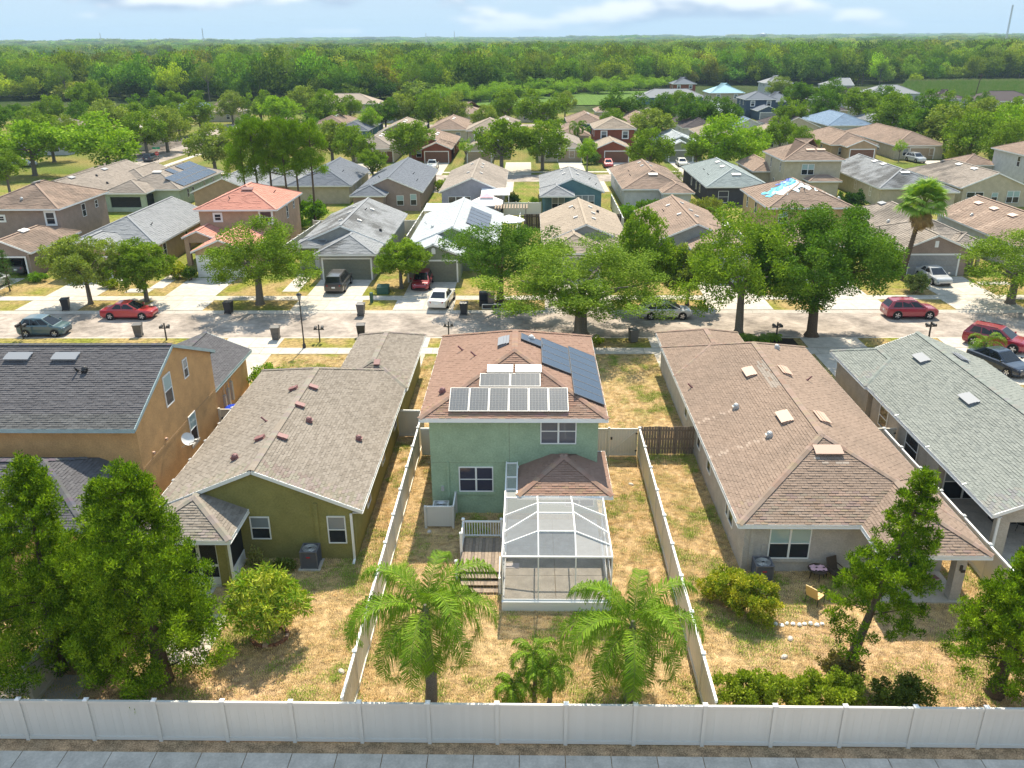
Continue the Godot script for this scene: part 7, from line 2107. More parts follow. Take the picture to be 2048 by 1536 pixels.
func feather_palm(label: String, at: Vector3, ht: float, L: float, n: int, seed_: int, group := "feather palms", rad := 0.14) -> void:
	var t := thing("feather_palm", label, "palm", at, 0.0, group)
	var b := MB.new()
	var pts := []
	var rs := []
	for i in 9:
		pts.append(Vector3(0.06 * sin(i * 0.7), ht * i / 8.0, 0.05 * cos(i * 0.9)))
		rs.append(rad * (1.15 - 0.03 * i) * (1.0 + 0.06 * (i % 2)))
	b.pole(pts, rs, 10)
	b.pole([Vector3(0, ht, 0), Vector3(0, ht + L * 0.16, 0)], [rad * 0.9, rad * 0.35], 8)
	part(t, "trunk", b.mesh(), M.bark_grey)
	rng.seed = seed_
	var el := [1.25, 0.9, 0.6, 0.3, 0.0, -0.45]
	for i in n:
		var k := int(6.0 * i / n)
		var a := i * 2.399 + 0.4
		var m := frond_mesh(el[k], L, 2.1 + 0.22 * k, 20 + k + (i % 2) * 10)
		var sc := 1.0 + 0.12 * sin(i * 3.7)
		part(t, "frond", m, M.frond, Transform3D(Basis(Vector3.UP, a) * Basis.from_scale(Vector3(sc, sc, sc)), Vector3(0, ht + L * 0.08, 0)))

func fan_palm(label: String, at: Vector3, ht: float, lean: Vector3) -> void:
	var t := thing("fan_palm", label, "palm", at)
	var b := MB.new()
	for i in 26:
		var a := lean * pow(i / 26.0, 1.4) + Vector3(0, ht * i / 26.0, 0)
		var c := lean * pow((i + 1) / 26.0, 1.4) + Vector3(0, ht * (i + 1) / 26.0, 0)
		b.tube(a, c, 0.30 - 0.004 * i, 0.25 - 0.004 * i, 9, false)
	part(t, "trunk", b.mesh(), M.bark)
	if not cache.has("fan"):
		for v in 2:
			var f := MB.new()
			rng.seed = 70 + v
			f.col = Color(0.2, 0.26, 0.06)
			f.tube(Vector3.ZERO, Vector3(0.9, 0.05, 0), 0.022, 0.016, 5)
			for i in 26:
				var a := lerpf(-1.9, 1.9, i / 25.0)
				var d := Vector3(cos(a), 0.08, sin(a)).normalized()
				var l := 0.85 * (1.0 - 0.12 * absf(a)) * rng.randf_range(0.9, 1.1)
				var s := Vector3(-sin(a), 0, cos(a)) * 0.055
				f.col = (Color(0.17, 0.33, 0.04) if v == 0 else Color(0.42, 0.30, 0.13)).lerp(Color(0.30, 0.42, 0.08) if v == 0 else Color(0.30, 0.20, 0.10), rng.randf())
				var o := Vector3(0.9, 0.05, 0)
				var m := o + d * l * 0.6 + Vector3(0, 0.02 * (i % 2), 0)
				f.tri(o, m + s, m - s); f.tri(m - s, m + s, o + d * l + Vector3(0, -0.28, 0))
			cache["fan" if v == 0 else "fan_dead"] = f.mesh()
	var top := lean + Vector3(0, ht, 0)
	rng.seed = 71
	for i in 34:
		var el := lerpf(1.35, -0.35, i / 33.0)
		part(t, "fan_leaf", cache.fan, M.frond, Transform3D(Basis(Vector3.UP, i * 2.399) * Basis(Vector3(0, 0, 1), el) * Basis(Vector3.RIGHT, rng.randf_range(-0.5, 0.5)) * Basis.from_scale(Vector3.ONE * rng.randf_range(1.35, 1.8)), top))
	for i in 30:
		part(t, "dead_leaf", cache.fan_dead, M.frond, Transform3D(Basis(Vector3.UP, i * 2.399 + 0.3) * Basis(Vector3(0, 0, 1), rng.randf_range(-1.5, -0.8)) * Basis(Vector3.RIGHT, rng.randf_range(-0.6, 0.6)) * Basis.from_scale(Vector3.ONE * rng.randf_range(0.9, 1.35)), top - Vector3(0, 0.15 + (i % 5) * 0.22, 0) - lean * 0.02))

func pine(label: String, x: float, z: float, H: float, R: float, seed_: int) -> void:
	rng.seed = seed_
	var t := thing("pine_tree", label, "tree", Vector3(x, 0, z), 0.0, "tall slim pines behind the pink roof")
	var b := MB.new()
	var top := Vector3(rng.randf_range(-0.4, 0.4), H, rng.randf_range(-0.3, 0.3))
	b.pole([Vector3.ZERO, top * 0.4, top * 0.8, top], [0.17, 0.13, 0.08, 0.03], 8)
	var cl := []
	for i in 60:
		var f := rng.randf_range(0.5, 1.0)
		var a := i * 2.399
		var w := R * (1.15 - f) * 2.0 * rng.randf_range(0.4, 1.0)
		w = minf(w, R)
		var s := top * (f - 0.03)
		var e := top * f + Vector3(cos(a) * w, rng.randf_range(0.0, 0.5), sin(a) * w)
		b.pole([s, e], [0.035, 0.012], 5)
		for k in 5: cl.append([e + rv() * 0.4, rng.randf_range(0.26, 0.44)])
	part(t, "trunk", b.mesh(), M.bark)
	var L := MB.new()
	foliage(L, cl, 11000, 0.27, 0.034, [Color(0.17, 0.29, 0.02), Color(0.23, 0.36, 0.025), Color(0.11, 0.20, 0.015)], 0.9, 0.3)
	part(t, "crown", L.mesh(), M.leaf)

func bush(label: String, x: float, z: float, R: Vector3, n: int, cols: Array, seed_: int, ll := 0.1, called := "shrub", turn := 0.0) -> void:
	rng.seed = seed_
	var t := thing(called, label, "shrub", Vector3(x, 0, z), turn)
	var lobes := []
	for i in 7:
		var a := TAU * i / 7.0
		lobes.append([Vector3(cos(a) * 0.45, 0.85 + 0.2 * sin(i * 2.1), sin(a) * 0.45) * R, R * 0.5])
	lobes.append([Vector3(0, 1.2, 0) * R, R * 0.6])
	var cl := sub_clumps(lobes, 14, 0.30, 0.03)
	var L := MB.new()
	foliage(L, cl, n, ll, ll * 0.33, cols, 0.4, 0.5)
	part(t, "foliage", L.mesh(), M.leaf)
	var b := MB.new()
	for i in 6: b.pole([Vector3(0.1 * cos(i), 0, 0.1 * sin(i)), Vector3(cos(i * 1.05) * 0.5, 1.0, sin(i * 1.05) * 0.5) * R], [0.03, 0.012], 5)
	part(t, "stem", b.mesh(), M.bark)

func make_near_plants() -> void:
	cedar("broad bright green cedar with a bare trunk in front of the olive house", -13.9, -25.3, 4.2, 8.9, 0.9, 42000, Vector2(-0.1, -0.5), 401)
	cedar("dense cedar at the left edge beside the first", -18.2, -25.8, 3.8, 8.8, 0.3, 34000, Vector2(0.2, -0.8), 402)
	cedar("smaller cedar between the two big ones in front of the orange house", -16.8, -28.4, 2.3, 7.0, 0.6, 15000, Vector2(0.3, 0), 403)
	cedar("leaning ragged cedar in front of the greige house", 12.1, -26.0, 2.3, 8.2, 1.8, 13000, Vector2(2.3, -1.1), 404, false)
	cedar("spreading cedar in the bottom right corner", 17.2, -24.9, 3.3, 6.1, 1.3, 22000, Vector2(0.7, -0.3), 405, false)
	feather_palm("large feather palm left of the small palm cluster", Vector3(-3.55, 0, -24.1), 3.9, 3.7, 20, 501, "feather palms", 0.19)
	feather_palm("large feather palm right of the small palm cluster", Vector3(3.7, 0, -24.6), 2.9, 3.6, 20, 502, "feather palms", 0.19)
	feather_palm("tallest stem of the small palm cluster at the back fence", Vector3(0.2, 0, -24.75), 1.75, 1.25, 16, 503, "small palms in a cluster", 0.08)
	feather_palm("left low palm of the small cluster", Vector3(-0.5, 0, -24.25), 0.75, 1.05, 15, 504, "small palms in a cluster", 0.08)
	feather_palm("right leaning palm of the small cluster", Vector3(0.75, 0, -24.3), 1.35, 1.25, 16, 505, "small palms in a cluster", 0.08)
	feather_palm("shaggy feather palm in front of the largest street oak", Vector3(3.9, 0, -66.0 + 2.4), 4.0, 2.4, 18, 506, "feather palms", 0.2)
	feather_palm("low feather palm by the crimson car at the right edge", Vector3(34.4, 0, -60.6), 1.0, 1.9, 14, 507, "feather palms", 0.15)
	fan_palm("tall fan palm with a skirt of dead leaves in front of the taupe garage", Vector3(37.5, 0, -83.3), 7.5, Vector3(1.0, 0, -0.2))
	# mango tree
	rng.seed = 601
	var t := thing("mango_tree", "round mango tree with yellow-green tips in a brick ring", "tree", Vector3(-10.55, 0, -27.9))
	var b := MB.new()
	b.pole([Vector3.ZERO, Vector3(0, 0.9, 0)], [0.1, 0.08], 8)
	var lobes := []
	for i in 8:
		var a := TAU * i / 8.0
		lobes.append([Vector3(cos(a) * 0.95, 1.75 + 0.25 * sin(i * 1.7), sin(a) * 0.95), Vector3.ONE * 0.72])
		b.pole([Vector3(0, 0.8, 0), lobes[-1][0]], [0.05, 0.015], 6)
	lobes.append([Vector3(0, 2.35, 0), Vector3.ONE * 0.85])
	part(t, "trunk", b.mesh(), M.bark_grey)
	var L := MB.new()
	foliage(L, sub_clumps(lobes, 16, 0.27), 7500, 0.24, 0.03, [Color(0.15, 0.27, 0.025), Color(0.21, 0.34, 0.03), Color(0.38, 0.44, 0.05), Color(0.48, 0.47, 0.07)], -0.25, 0.6)
	part(t, "crown", L.mesh(), M.leaf)
	# hedge and shrubs
	var gold := [Color(0.420, 0.429, 0.044), Color(0.588, 0.520, 0.066), Color(0.224, 0.299, 0.028), Color(0.140, 0.221, 0.022)]
	bush("clipped yellow-green hedge beside the greige house", 8.95, -29.9, Vector3(1.2, 1.0, 2.0), 22000, gold, 611, 0.09, "hedge", 0.75)
	var wild := [Color(0.30, 0.38, 0.033), Color(0.336, 0.390, 0.044), Color(0.154, 0.221, 0.022)]
	bush("sprawling green shrub behind the back fence right of the right yard fence", 8.1, -23.9, Vector3(1.7, 1.05, 0.9), 13000, wild, 612, 0.1)
	bush("sprawling green shrub behind the back fence below the leaning cedar", 10.6, -24.0, Vector3(1.7, 1.0, 1.0), 13000, wild, 613, 0.1)
	bush("dark sparse shrub behind the back fence near the right cedar", 13.4, -24.0, Vector3(1.4, 0.85, 0.8), 7000, [Color(0.098, 0.130, 0.028), Color(0.140, 0.182, 0.033)], 614, 0.09)
	bush("dry twiggy shrub at the foot of the leaning cedar", 11.8, -25.6, Vector3(0.9, 0.7, 0.8), 4200, [Color(0.182, 0.182, 0.055), Color(0.280, 0.208, 0.088), Color(0.140, 0.117, 0.055)], 615, 0.1)
	bush("thin shrub in the dark bed by the olive wall", -12.6, -32.9, Vector3(0.4, 0.6, 0.35), 350, [Color(0.280, 0.312, 0.088), Color(0.364, 0.312, 0.110)], 616, 0.12)
	bush("low leafy plant in the dark bed by the olive wall", -11.2, -32.6, Vector3(0.6, 0.35, 0.4), 900, [Color(0.126, 0.169, 0.033), Color(0.196, 0.221, 0.055)], 617, 0.14)
	bush("green shrub at the garage corner of the orange house", -18.2, -54.6, Vector3(1.5, 0.9, 1.5), 5200, [Color(0.224, 0.364, 0.033), Color(0.322, 0.468, 0.044), Color(0.140, 0.234, 0.022)], 618, 0.14)
	bush("clipped hedge between the tan roof and the green house", -5.9, -51.5, Vector3(0.6, 0.9, 1.6), 3800, [Color(0.196, 0.260, 0.033), Color(0.280, 0.325, 0.055)], 619, 0.12)
	bush("yellow-green shrub in front of the slate roofed house", -36.3, -84.4, Vector3(1.5, 0.9, 1.2), 4200, gold, 620, 0.15)
	bush("dark shrub beside the pink roofed house's porch", -34.6, -83.6, Vector3(0.8, 0.8, 0.8), 2600, [Color(0.070, 0.130, 0.022), Color(0.112, 0.182, 0.028)], 621, 0.12)
	bush("low round shrub at the open garage", -50.2, -83.2, Vector3(1.2, 0.5, 0.9), 2600, [Color(0.140, 0.260, 0.033), Color(0.210, 0.351, 0.044)], 622, 0.14)
	bush("grey-green fine leaved shrub beside the silver saloon's driveway", 36.7, -78.4, Vector3(1.3, 1.15, 1.1), 4400, [Color(0.224, 0.286, 0.099), Color(0.308, 0.364, 0.132), Color(0.140, 0.195, 0.055)], 623, 0.16)
	bush("round shrub at the taupe garage corner", 36.2, -85.4, Vector3(1.1, 0.85, 1.0), 2600, [Color(0.168, 0.221, 0.066), Color(0.238, 0.286, 0.088)], 624, 0.14)
	bush("small bright shrub on the lawn behind the silver hatchback", 16.2, -80.6, Vector3(0.5, 0.4, 0.5), 700, [Color(0.224, 0.390, 0.033), Color(0.308, 0.468, 0.044)], 625, 0.12)
	bush("golden shrub beside the driveway under the dark oak", 0.4, -79.6, Vector3(1.3, 0.6, 0.9), 1600, gold, 626, 0.16)
	bush("small shrub under the largest oak at the kerb", 5.6, -63.8, Vector3(0.5, 0.4, 0.5), 800, wild, 627, 0.12)
	bush("sparse shrub by the low grey roofed house", -41.6, -80.8, Vector3(1.2, 0.5, 0.8), 1500, wild, 628, 0.15)
	bush("dark shrub against the garage of the taupe house", 45.4, -84.8, Vector3(0.7, 0.45, 0.5), 900, [Color(0.070, 0.117, 0.022), Color(0.112, 0.156, 0.033)], 629, 0.13)
	for p in [[-2.2, 20.2, -64.4], [0.3, 17.9, -64.2], [1.0, 18.9, -64.6], [2.2, 19.9, -64.3], [0.8, 21.2, -64.7]]:
		var f := thing("fern", ["tall fern at the left end of the fern bed", "second fern in the fern bed under the big oaks", "third fern in the fern bed under the big oaks", "fern before the big oak's trunk", "fern at the right end of the fern bed"][int(used.get("fern", -1)) + 1], "fern", Vector3(p[1] - 1.6, 0, p[2]), p[0], "ferns under the big oaks")
		for i in 14: part(f, "frond", frond_mesh(0.95, 1.25, 1.7, 33), M.frond, Transform3D(Basis(Vector3.UP, i * 2.399) * Basis.from_scale(Vector3.ONE * (0.8 + 0.3 * sin(i * 5.0))), Vector3(0, 0.05, 0)))
	# grass
	rng.seed = 700
	var g := MB.new()
	for i in 7:
		var a := i * 0.9
		var o := Vector3(cos(a) * 0.05, 0, sin(a) * 0.05)
		g.leaf(o, (Vector3(cos(a) * 0.55, 1, sin(a) * 0.55)).normalized(), Vector3(-sin(a), 0, cos(a)), 0.12, 0.009)
	var gm := g.mesh()
	var xf := []
	var cols := PackedColorArray()
	while xf.size() < 90000:
		var x := rng.randf_range(-24.0, 24.0)
		var z := rng.randf_range(-61.0, -22.6)
		if z < -44.0 and rng.randf() < 0.45: continue
		if (x > -4.9 and x < 3.45 and z < -37.7 and z > -49.3) or (x > -16.9 and x < -8.0 and z < -33.6 and z > -50.7) or (x > 9.7 and x < 18.7 and z < -32.7 and z > -55.0) or (x > 21.0 and z < -33.0) or (x < -18.9 and z < -32.0): continue
		if (x > -1.1 and x < 3.5 and z < -29.8 and z > -37.8) or (x > -3.1 and x < -1.1 and z < -30.8 and z > -34.8): continue
		if x > -14.95 and x < -12.65 and z > -31.4 and z < -26.2: continue
		if x > 15.0 and x < 18.7 and z > -33 and z < -30.3: continue
		var k := gn.get_noise_2d(x * 0.22, z * 0.22) + gn2.get_noise_2d(x, z) * 0.7
		if k < -0.25 and rng.randf() < 0.6: continue
		var green := rng.randf() < clampf(k * 1.4 + 0.0, 0.02, 0.6)
		var s := rng.randf_range(0.5, 1.25) * (1.25 if green else 0.9)
		xf.append(Transform3D(Basis(Vector3.UP, rng.randf() * TAU) * Basis.from_scale(Vector3(s * 1.3, s * rng.randf_range(0.5, 1.0), s * 1.3)), Vector3(x, 0.0, z)))
		cols.append((Color(0.27, 0.36, 0.05) if green else Color(0.68, 0.50, 0.24)) * rng.randf_range(0.75, 1.2))
	tag(multi(self, "grass", gm, M.grass, xf, cols), "short dry grass of the back yards")

# ---------- trees behind, woods, far things ----------
const EDGE := [Vector2(-0.7739, 375.0), Vector2(-0.4289, 369.6), Vector2(-0.2810, 355.4), Vector2(-0.2018, 335.9), Vector2(-0.0998, 352.7), Vector2(-0.0096, 378.2), Vector2(0.1244, 434.5), Vector2(0.1908, 469.1), Vector2(0.3567, 459.6), Vector2(0.4444, 474.9), Vector2(0.5465, 513.3), Vector2(0.7380, 500.1)]

func wood_edge(a: float) -> float:
	for i in EDGE.size() - 1:
		if a >= EDGE[i].x and a < EDGE[i + 1].x: return lerpf(EDGE[i].y, EDGE[i + 1].y, (a - EDGE[i].x) / (EDGE[i + 1].x - EDGE[i].x))
	return EDGE[0].y if a < EDGE[0].x else EDGE[-1].y

func in_field(x: float, z: float) -> bool:
	var p := Vector2(x, z)
	for f in [[Vector2(-640, -1150), Vector2(-420, -1080), Vector2(-250, -690), Vector2(-430, -720)], [Vector2(-400, -720), Vector2(-235, -690), Vector2(-225, -600), Vector2(-400, -600)], [Vector2(330, -1250), Vector2(640, -1250), Vector2(700, -1500), Vector2(360, -1500)], [Vector2(-700, -1260), Vector2(-580, -1260), Vector2(-560, -1180), Vector2(-700, -1180)]]:
		if Geometry2D.is_point_in_polygon(p, PackedVector2Array(f)): return true
	return false

func far_y(x: float, z: float) -> float:
	var d := -z
	return maxf(d - 2500.0, 0.0) * 0.005 + clampf((d - 1300.0) / 1500.0, 0.0, 1.0) * maxf(gn.get_noise_2d(x * 0.0011, z * 0.0007) + 0.1, 0.0) * 20.0

func make_trees() -> void:
	make_oak_trunks()
	oak("young oak left of the red saloon", -40.9, -75.3, 3.82, 6.21, 1.00, 0, 2, 18000)
	oak("young oak behind the red saloon", -35.9, -76.0, 3.62, 5.90, 1.00, 1, 0, 18000)
	oak("tall full oak on the verge left of the people carrier", -24.9, -75.1, 6.05, 7.84, 1.00, 2, 0, 28000)
	oak("slim light green tree beside the red hatchback's driveway", -12.5, -80.4, 3.45, 4.94, 1.00, 3, 4, 16002)
	oak("dark green oak right of the white saloon", -2.6, -75.3, 6.02, 7.65, 1.00, 4, 3, 26000)
	oak("largest street oak, behind the green house's roof", 4.3, -66.4, 9.38, 8.03, 1.00, 5, 0, 52000)
	oak("upright bright oak behind the silver hatchback", 10.8, -75.8, 3.56, 8.37, 1.11, 6, 4, 16002)
	oak("small grey-green oak in front of the silver hatchback's nose", 14.5, -74.6, 2.87, 5.79, 1.00, 7, 2, 16002)
	oak("biggest round oak at the near kerb", 23.1, -65.9, 7.62, 10.29, 1.00, 8, 3, 67600)
	oak("open ragged oak left of the biggest round oak", 17.3, -66.4, 6.27, 10.33, 1.00, 9, 4, 22000)
	oak("oak at the right edge across the street", 43.9, -75.0, 6.45, 6.74, 1.00, 10, 0, 22000)
	oak("bright spreading oak at the left edge above the taupe roof", -91.2, -157.7, 7.45, 10.11, 1.30, 0, 1, 7000)
	oak("oak cut off by the left edge", -82.4, -134.4, 3.79, 7.40, 2.10, 1, 0, 7000)
	oak("oak behind the bright one at the left edge", -97.6, -176.7, 5.85, 8.93, 1.30, 2, 0, 7000)
	oak("bright broad oak left of the stop sign", -76.9, -157.1, 8.25, 10.70, 1.30, 3, 1, 7000)
	oak("dark cone shaped tree at the left edge", -138.0, -235.2, 3.73, 7.96, 2.74, 4, 3, 7000)
	oak("oak over the far yellow lawn at the left", -133.9, -245.4, 5.65, 9.38, 1.47, 5, 0, 7000)
	oak("dark oak right of the far yellow lawn", -117.3, -230.1, 5.31, 8.53, 1.30, 6, 3, 7000)
	oak("grey-green oak above the far grey roof", -103.8, -214.6, 7.05, 9.82, 1.30, 7, 2, 7000)
	oak("oak left of the street oaks by the stop sign", -100.6, -221.5, 5.76, 8.86, 1.30, 8, 0, 7000)
	oak("first street oak at the stop sign", -82.1, -185.9, 6.14, 9.14, 1.30, 9, 0, 7000)
	oak("second street oak at the stop sign", -80.2, -192.3, 6.34, 9.29, 1.30, 10, 2, 7000)
	oak("oak behind the street oaks at the stop sign", -89.6, -223.7, 4.84, 8.18, 1.40, 11, 0, 7000)
	oak("oak at the sunlit far lot", -86.9, -231.6, 5.67, 9.40, 1.46, 12, 0, 7000)
	oak("olive oak in front of the sunlit far lot", -57.6, -157.9, 6.08, 9.10, 1.30, 13, 2, 7000)
	oak("oak right of the sunlit far lot", -88.1, -261.2, 5.29, 9.12, 1.71, 14, 2, 7000)
	oak("oak above the far brown hip roof", -79.2, -260.5, 5.61, 9.35, 1.50, 15, 0, 7000)
	oak("bright oak between the far brown hip roofs", -64.7, -230.1, 6.30, 9.86, 1.30, 16, 1, 7000)
	oak("pale oak above the small brown roof", -65.3, -259.3, 7.56, 10.79, 1.30, 17, 2, 7000)
	oak("oak left of the slate hip roof", -54.6, -239.5, 6.89, 10.30, 1.30, 18, 0, 7000)
	oak("dark oak behind the pines", -52.4, -195.3, 5.08, 8.36, 1.30, 19, 3, 7000)
	oak("pale oak right of the pines", -38.0, -167.6, 5.85, 8.93, 1.30, 20, 2, 7000)
	oak("oak in front of the slate hip roof", -32.7, -161.6, 4.80, 8.15, 1.43, 21, 0, 7000)
	oak("small bright tree right of the slate hip roof", -40.0, -220.5, 3.50, 7.19, 2.29, 22, 1, 7000)
	oak("dark oak beside the tan gable", -37.9, -233.1, 4.70, 8.68, 2.10, 23, 3, 7000)
	oak("small tree behind the slate roof at the second street", -25.0, -138.3, 2.92, 6.76, 2.67, 24, 0, 7000)
	oak("oak behind the tan gable", -34.6, -238.0, 6.17, 9.76, 1.30, 25, 2, 7000)
	oak("oak above the brown hip roof", -27.1, -237.4, 6.49, 10.01, 1.30, 26, 0, 7000)
	oak("oak right of the brown hip roof", -20.3, -244.1, 5.62, 9.36, 1.49, 27, 2, 7000)
	oak("oak in front of the brick garage", -22.7, -166.9, 5.54, 8.70, 1.30, 28, 0, 7000)
	oak("oak left of the far dark car", -10.8, -218.7, 4.42, 7.87, 1.68, 29, 2, 7000)
	oak("oak over the far dark car", -6.6, -248.7, 6.08, 9.70, 1.30, 30, 0, 7000)
	oak("round oak over the far blue garage", 3.0, -230.2, 7.29, 10.60, 1.30, 31, 0, 7000)
	oak("left one of the pair of big oaks on the second street", -5.0, -160.4, 6.73, 9.58, 1.30, 32, 0, 7000)
	oak("right one of the pair of big oaks on the second street", 2.6, -161.7, 5.93, 8.99, 1.30, 33, 0, 7000)
	oak("bright small tree left of the brick two storey house", 10.4, -153.6, 2.42, 6.39, 3.00, 34, 1, 7000)
	oak("dark oak behind the brick two storey house", 26.0, -246.1, 6.37, 9.91, 1.30, 35, 3, 7000)
	oak("pale oak right of the brick two storey house", 26.3, -191.0, 5.97, 9.02, 1.30, 36, 2, 7000)
	oak("oak in front of the far sage house", 21.3, -151.7, 5.05, 8.34, 1.30, 37, 0, 7000)
	oak("dark oak left of the purple roof", 36.1, -239.8, 5.18, 9.03, 1.78, 38, 3, 7000)
	oak("dark oak behind the purple roof", 41.7, -225.7, 6.18, 9.78, 1.30, 39, 3, 7000)
	oak("oak below the long low grey roof", 45.0, -264.9, 4.70, 8.67, 2.10, 40, 0, 7000)
	oak("dark oak in front of the teal roof house", 48.9, -223.6, 6.13, 9.14, 1.30, 41, 3, 7000)
	oak("bright yellow-green oak behind the grey-green hip roof", 35.2, -156.3, 7.11, 9.86, 1.30, 42, 1, 7000)
	oak("oak left of the bright yellow-green one", 29.8, -154.3, 3.24, 7.00, 2.46, 43, 0, 7000)
	oak("yellowish oak right of the bright one", 40.4, -160.0, 4.48, 7.91, 1.65, 44, 1, 7000)
	oak("oak behind the beige two storey house", 51.3, -179.1, 4.68, 8.06, 1.51, 45, 0, 7000)
	oak("small oak right of the second tan roof", 52.3, -167.9, 3.22, 6.98, 2.47, 46, 0, 7000)
	oak("oak beside the navy house", 64.9, -220.9, 5.10, 8.97, 1.83, 47, 0, 7000)
	oak("dark oak above the navy house", 86.3, -284.8, 6.48, 9.99, 1.30, 48, 3, 7000)
	oak("pale oak left of the far grey peak", 93.7, -335.0, 5.91, 9.57, 1.30, 49, 2, 7000)
	oak("dark oak at the blue-grey roof", 82.1, -247.3, 5.96, 9.61, 1.30, 50, 3, 7000)
	oak("dark oak below the far grey gable", 102.8, -302.1, 6.48, 10.00, 1.30, 51, 3, 7000)
	oak("oak above the far tan hip roof", 91.4, -246.6, 6.57, 10.06, 1.30, 52, 0, 7000)
	oak("dark oak left of the pale hip roof", 102.7, -259.8, 6.25, 9.83, 1.30, 53, 3, 7000)
	oak("oak behind the dark brown hip roof", 90.8, -220.8, 7.01, 9.79, 1.30, 54, 0, 7000)
	oak("dark oak in front of the far dark hip roof", 99.7, -228.0, 6.57, 10.06, 1.30, 55, 3, 7000)
	oak("dark oak right of the dark brown hip roof", 83.2, -187.9, 5.87, 8.95, 1.30, 56, 3, 7000)
	oak("pale oak above the yellow bush", 86.7, -183.4, 7.01, 9.79, 1.30, 57, 2, 7000)
	oak("oak at the lamp on the second street", 85.8, -170.8, 6.55, 9.45, 1.30, 58, 0, 7000)
	oak("oak left of the last dark roof", 107.9, -227.4, 5.90, 9.57, 1.31, 59, 0, 7000)
	oak("pale oak below the last dark roof", 110.7, -215.0, 6.22, 9.20, 1.30, 60, 2, 7000)
	oak("bright oak at the right edge above the pale two storey house", 99.7, -182.7, 6.99, 9.77, 1.30, 61, 1, 7000)
	oak("oak behind the pale two storey house", 87.5, -162.0, 5.10, 8.37, 1.30, 62, 0, 7000)
	oak("dark oak beside the utility pole", 129.5, -257.5, 3.92, 8.10, 2.62, 63, 3, 7000)
	oak("oak at the right edge below the utility pole", 121.8, -221.6, 5.11, 8.98, 1.83, 64, 0, 7000)
	oak("oak left of the brick two storey house's roof", 20.3, -213.8, 3.71, 7.34, 2.15, 65, 0, 7000)
	oak("oak at the edge of the low scrub", 11.0, -267.9, 4.07, 8.21, 2.51, 66, 2, 7000)
	oak("oak left of the small bright tree", -50.9, -252.2, 4.35, 8.42, 2.33, 67, 0, 7000)
	oak("dark tree at the end of the side street", -66.0, -205.8, 3.56, 7.24, 2.25, 68, 3, 7000)
	oak("pale oak above the far white roof", -103.1, -193.5, 4.70, 8.08, 1.50, 69, 2, 7000)
	oak("oak above the bright oak at the left edge", -119.5, -208.9, 5.06, 8.34, 1.30, 70, 0, 7000)
	oak("dark oak behind the stop sign oaks", -110.5, -256.9, 5.90, 9.57, 1.30, 71, 3, 7000)
	oak("oak beside the far blue roof", -112.4, -278.6, 4.93, 8.85, 1.94, 72, 0, 7000)

	for p in [[-37.4, -112.5, 11.9, 2.3, "leftmost pine of the clump behind the pink roof"], [-35.9, -113.5, 13.2, 2.5, "second pine of the clump, straight and tall"], [-34.4, -114.0, 12.7, 2.2, "third pine of the clump, close to the second"], [-32.0, -113.0, 12.9, 2.6, "fourth pine of the clump, middle of the group"], [-30.6, -113.5, 12.7, 2.6, "fifth pine of the clump, right of the middle"], [-28.6, -113.0, 12.5, 2.8, "rightmost and thickest pine of the clump"]]:
		pine(p[4], p[0], p[1], p[2], p[3], int(p[0] * -10.0))
	var lush := [Color(0.16, 0.30, 0.03), Color(0.24, 0.40, 0.04), Color(0.09, 0.18, 0.02)]
	bush("lush broad leaved thicket right of the pines", -29.0, -114.0, Vector3(2.3, 1.7, 2.0), 3800, lush, 651, 0.34, "shrub")
	bush("low thicket at the foot of the rightmost pine", -30.4, -109.0, Vector3(2.2, 0.8, 1.6), 2600, lush, 652, 0.26)
	bush("big leaved shrub in front of the white walled house", 16.8, -117.6, Vector3(2.2, 1.3, 1.6), 3000, [Color(0.10, 0.19, 0.03), Color(0.15, 0.25, 0.05)], 653, 0.3)
	bush("bright vine shrub at the fence below the white walled house", 13.4, -114.5, Vector3(1.4, 1.2, 2.6), 2600, lush, 654, 0.22)
	bush("golden green shrub below the charcoal house", 24.4, -116.6, Vector3(2.8, 1.6, 2.0), 4200, [Color(0.24, 0.30, 0.05), Color(0.32, 0.36, 0.08), Color(0.20, 0.20, 0.06)], 655, 0.2)
	bush("dark leaved shrub beside the beige two storey house", 45.0, -119.5, Vector3(2.1, 1.8, 1.8), 3200, [Color(0.035, 0.08, 0.025), Color(0.06, 0.12, 0.03)], 656, 0.26)
	bush("bright low shrub at the foot of the dark leaved shrub", 47.6, -116.4, Vector3(1.6, 0.7, 1.0), 1400, lush, 657, 0.2)
	bush("golden hedge below the pale yellow back gable", 60.4, -113.4, Vector3(2.2, 0.7, 0.9), 1800, [Color(0.34, 0.32, 0.05), Color(0.26, 0.28, 0.05)], 658, 0.16)
	bush("dark clipped shrub at the corner of the lavender gable", -2.2, -123.0, Vector3(1.2, 1.3, 1.6), 1800, [Color(0.03, 0.06, 0.02), Color(0.05, 0.09, 0.025)], 659, 0.2)
	bush("small bush on the lawn between the lavender and the teal gable", 0.8, -126.4, Vector3(0.7, 0.5, 0.7), 600, lush, 660, 0.18)
	bush("yellow bush beside the far tan hip house", 84.0, -170.5, Vector3(3.6, 1.6, 2.6), 2600, [Color(0.34, 0.40, 0.04), Color(0.26, 0.34, 0.04)], 661, 0.3)
	bush("yellow-green bushes right of the yellow bush", 89.5, -165.5, Vector3(3.0, 1.1, 2.0), 1800, [Color(0.28, 0.36, 0.05), Color(0.2, 0.28, 0.04)], 662, 0.3)
	bush("fountain-like shrub in front of the brick two storey house", 12.2, -170.0, Vector3(2.0, 1.5, 1.6), 1600, [Color(0.12, 0.22, 0.05), Color(0.18, 0.28, 0.08)], 663, 0.34)
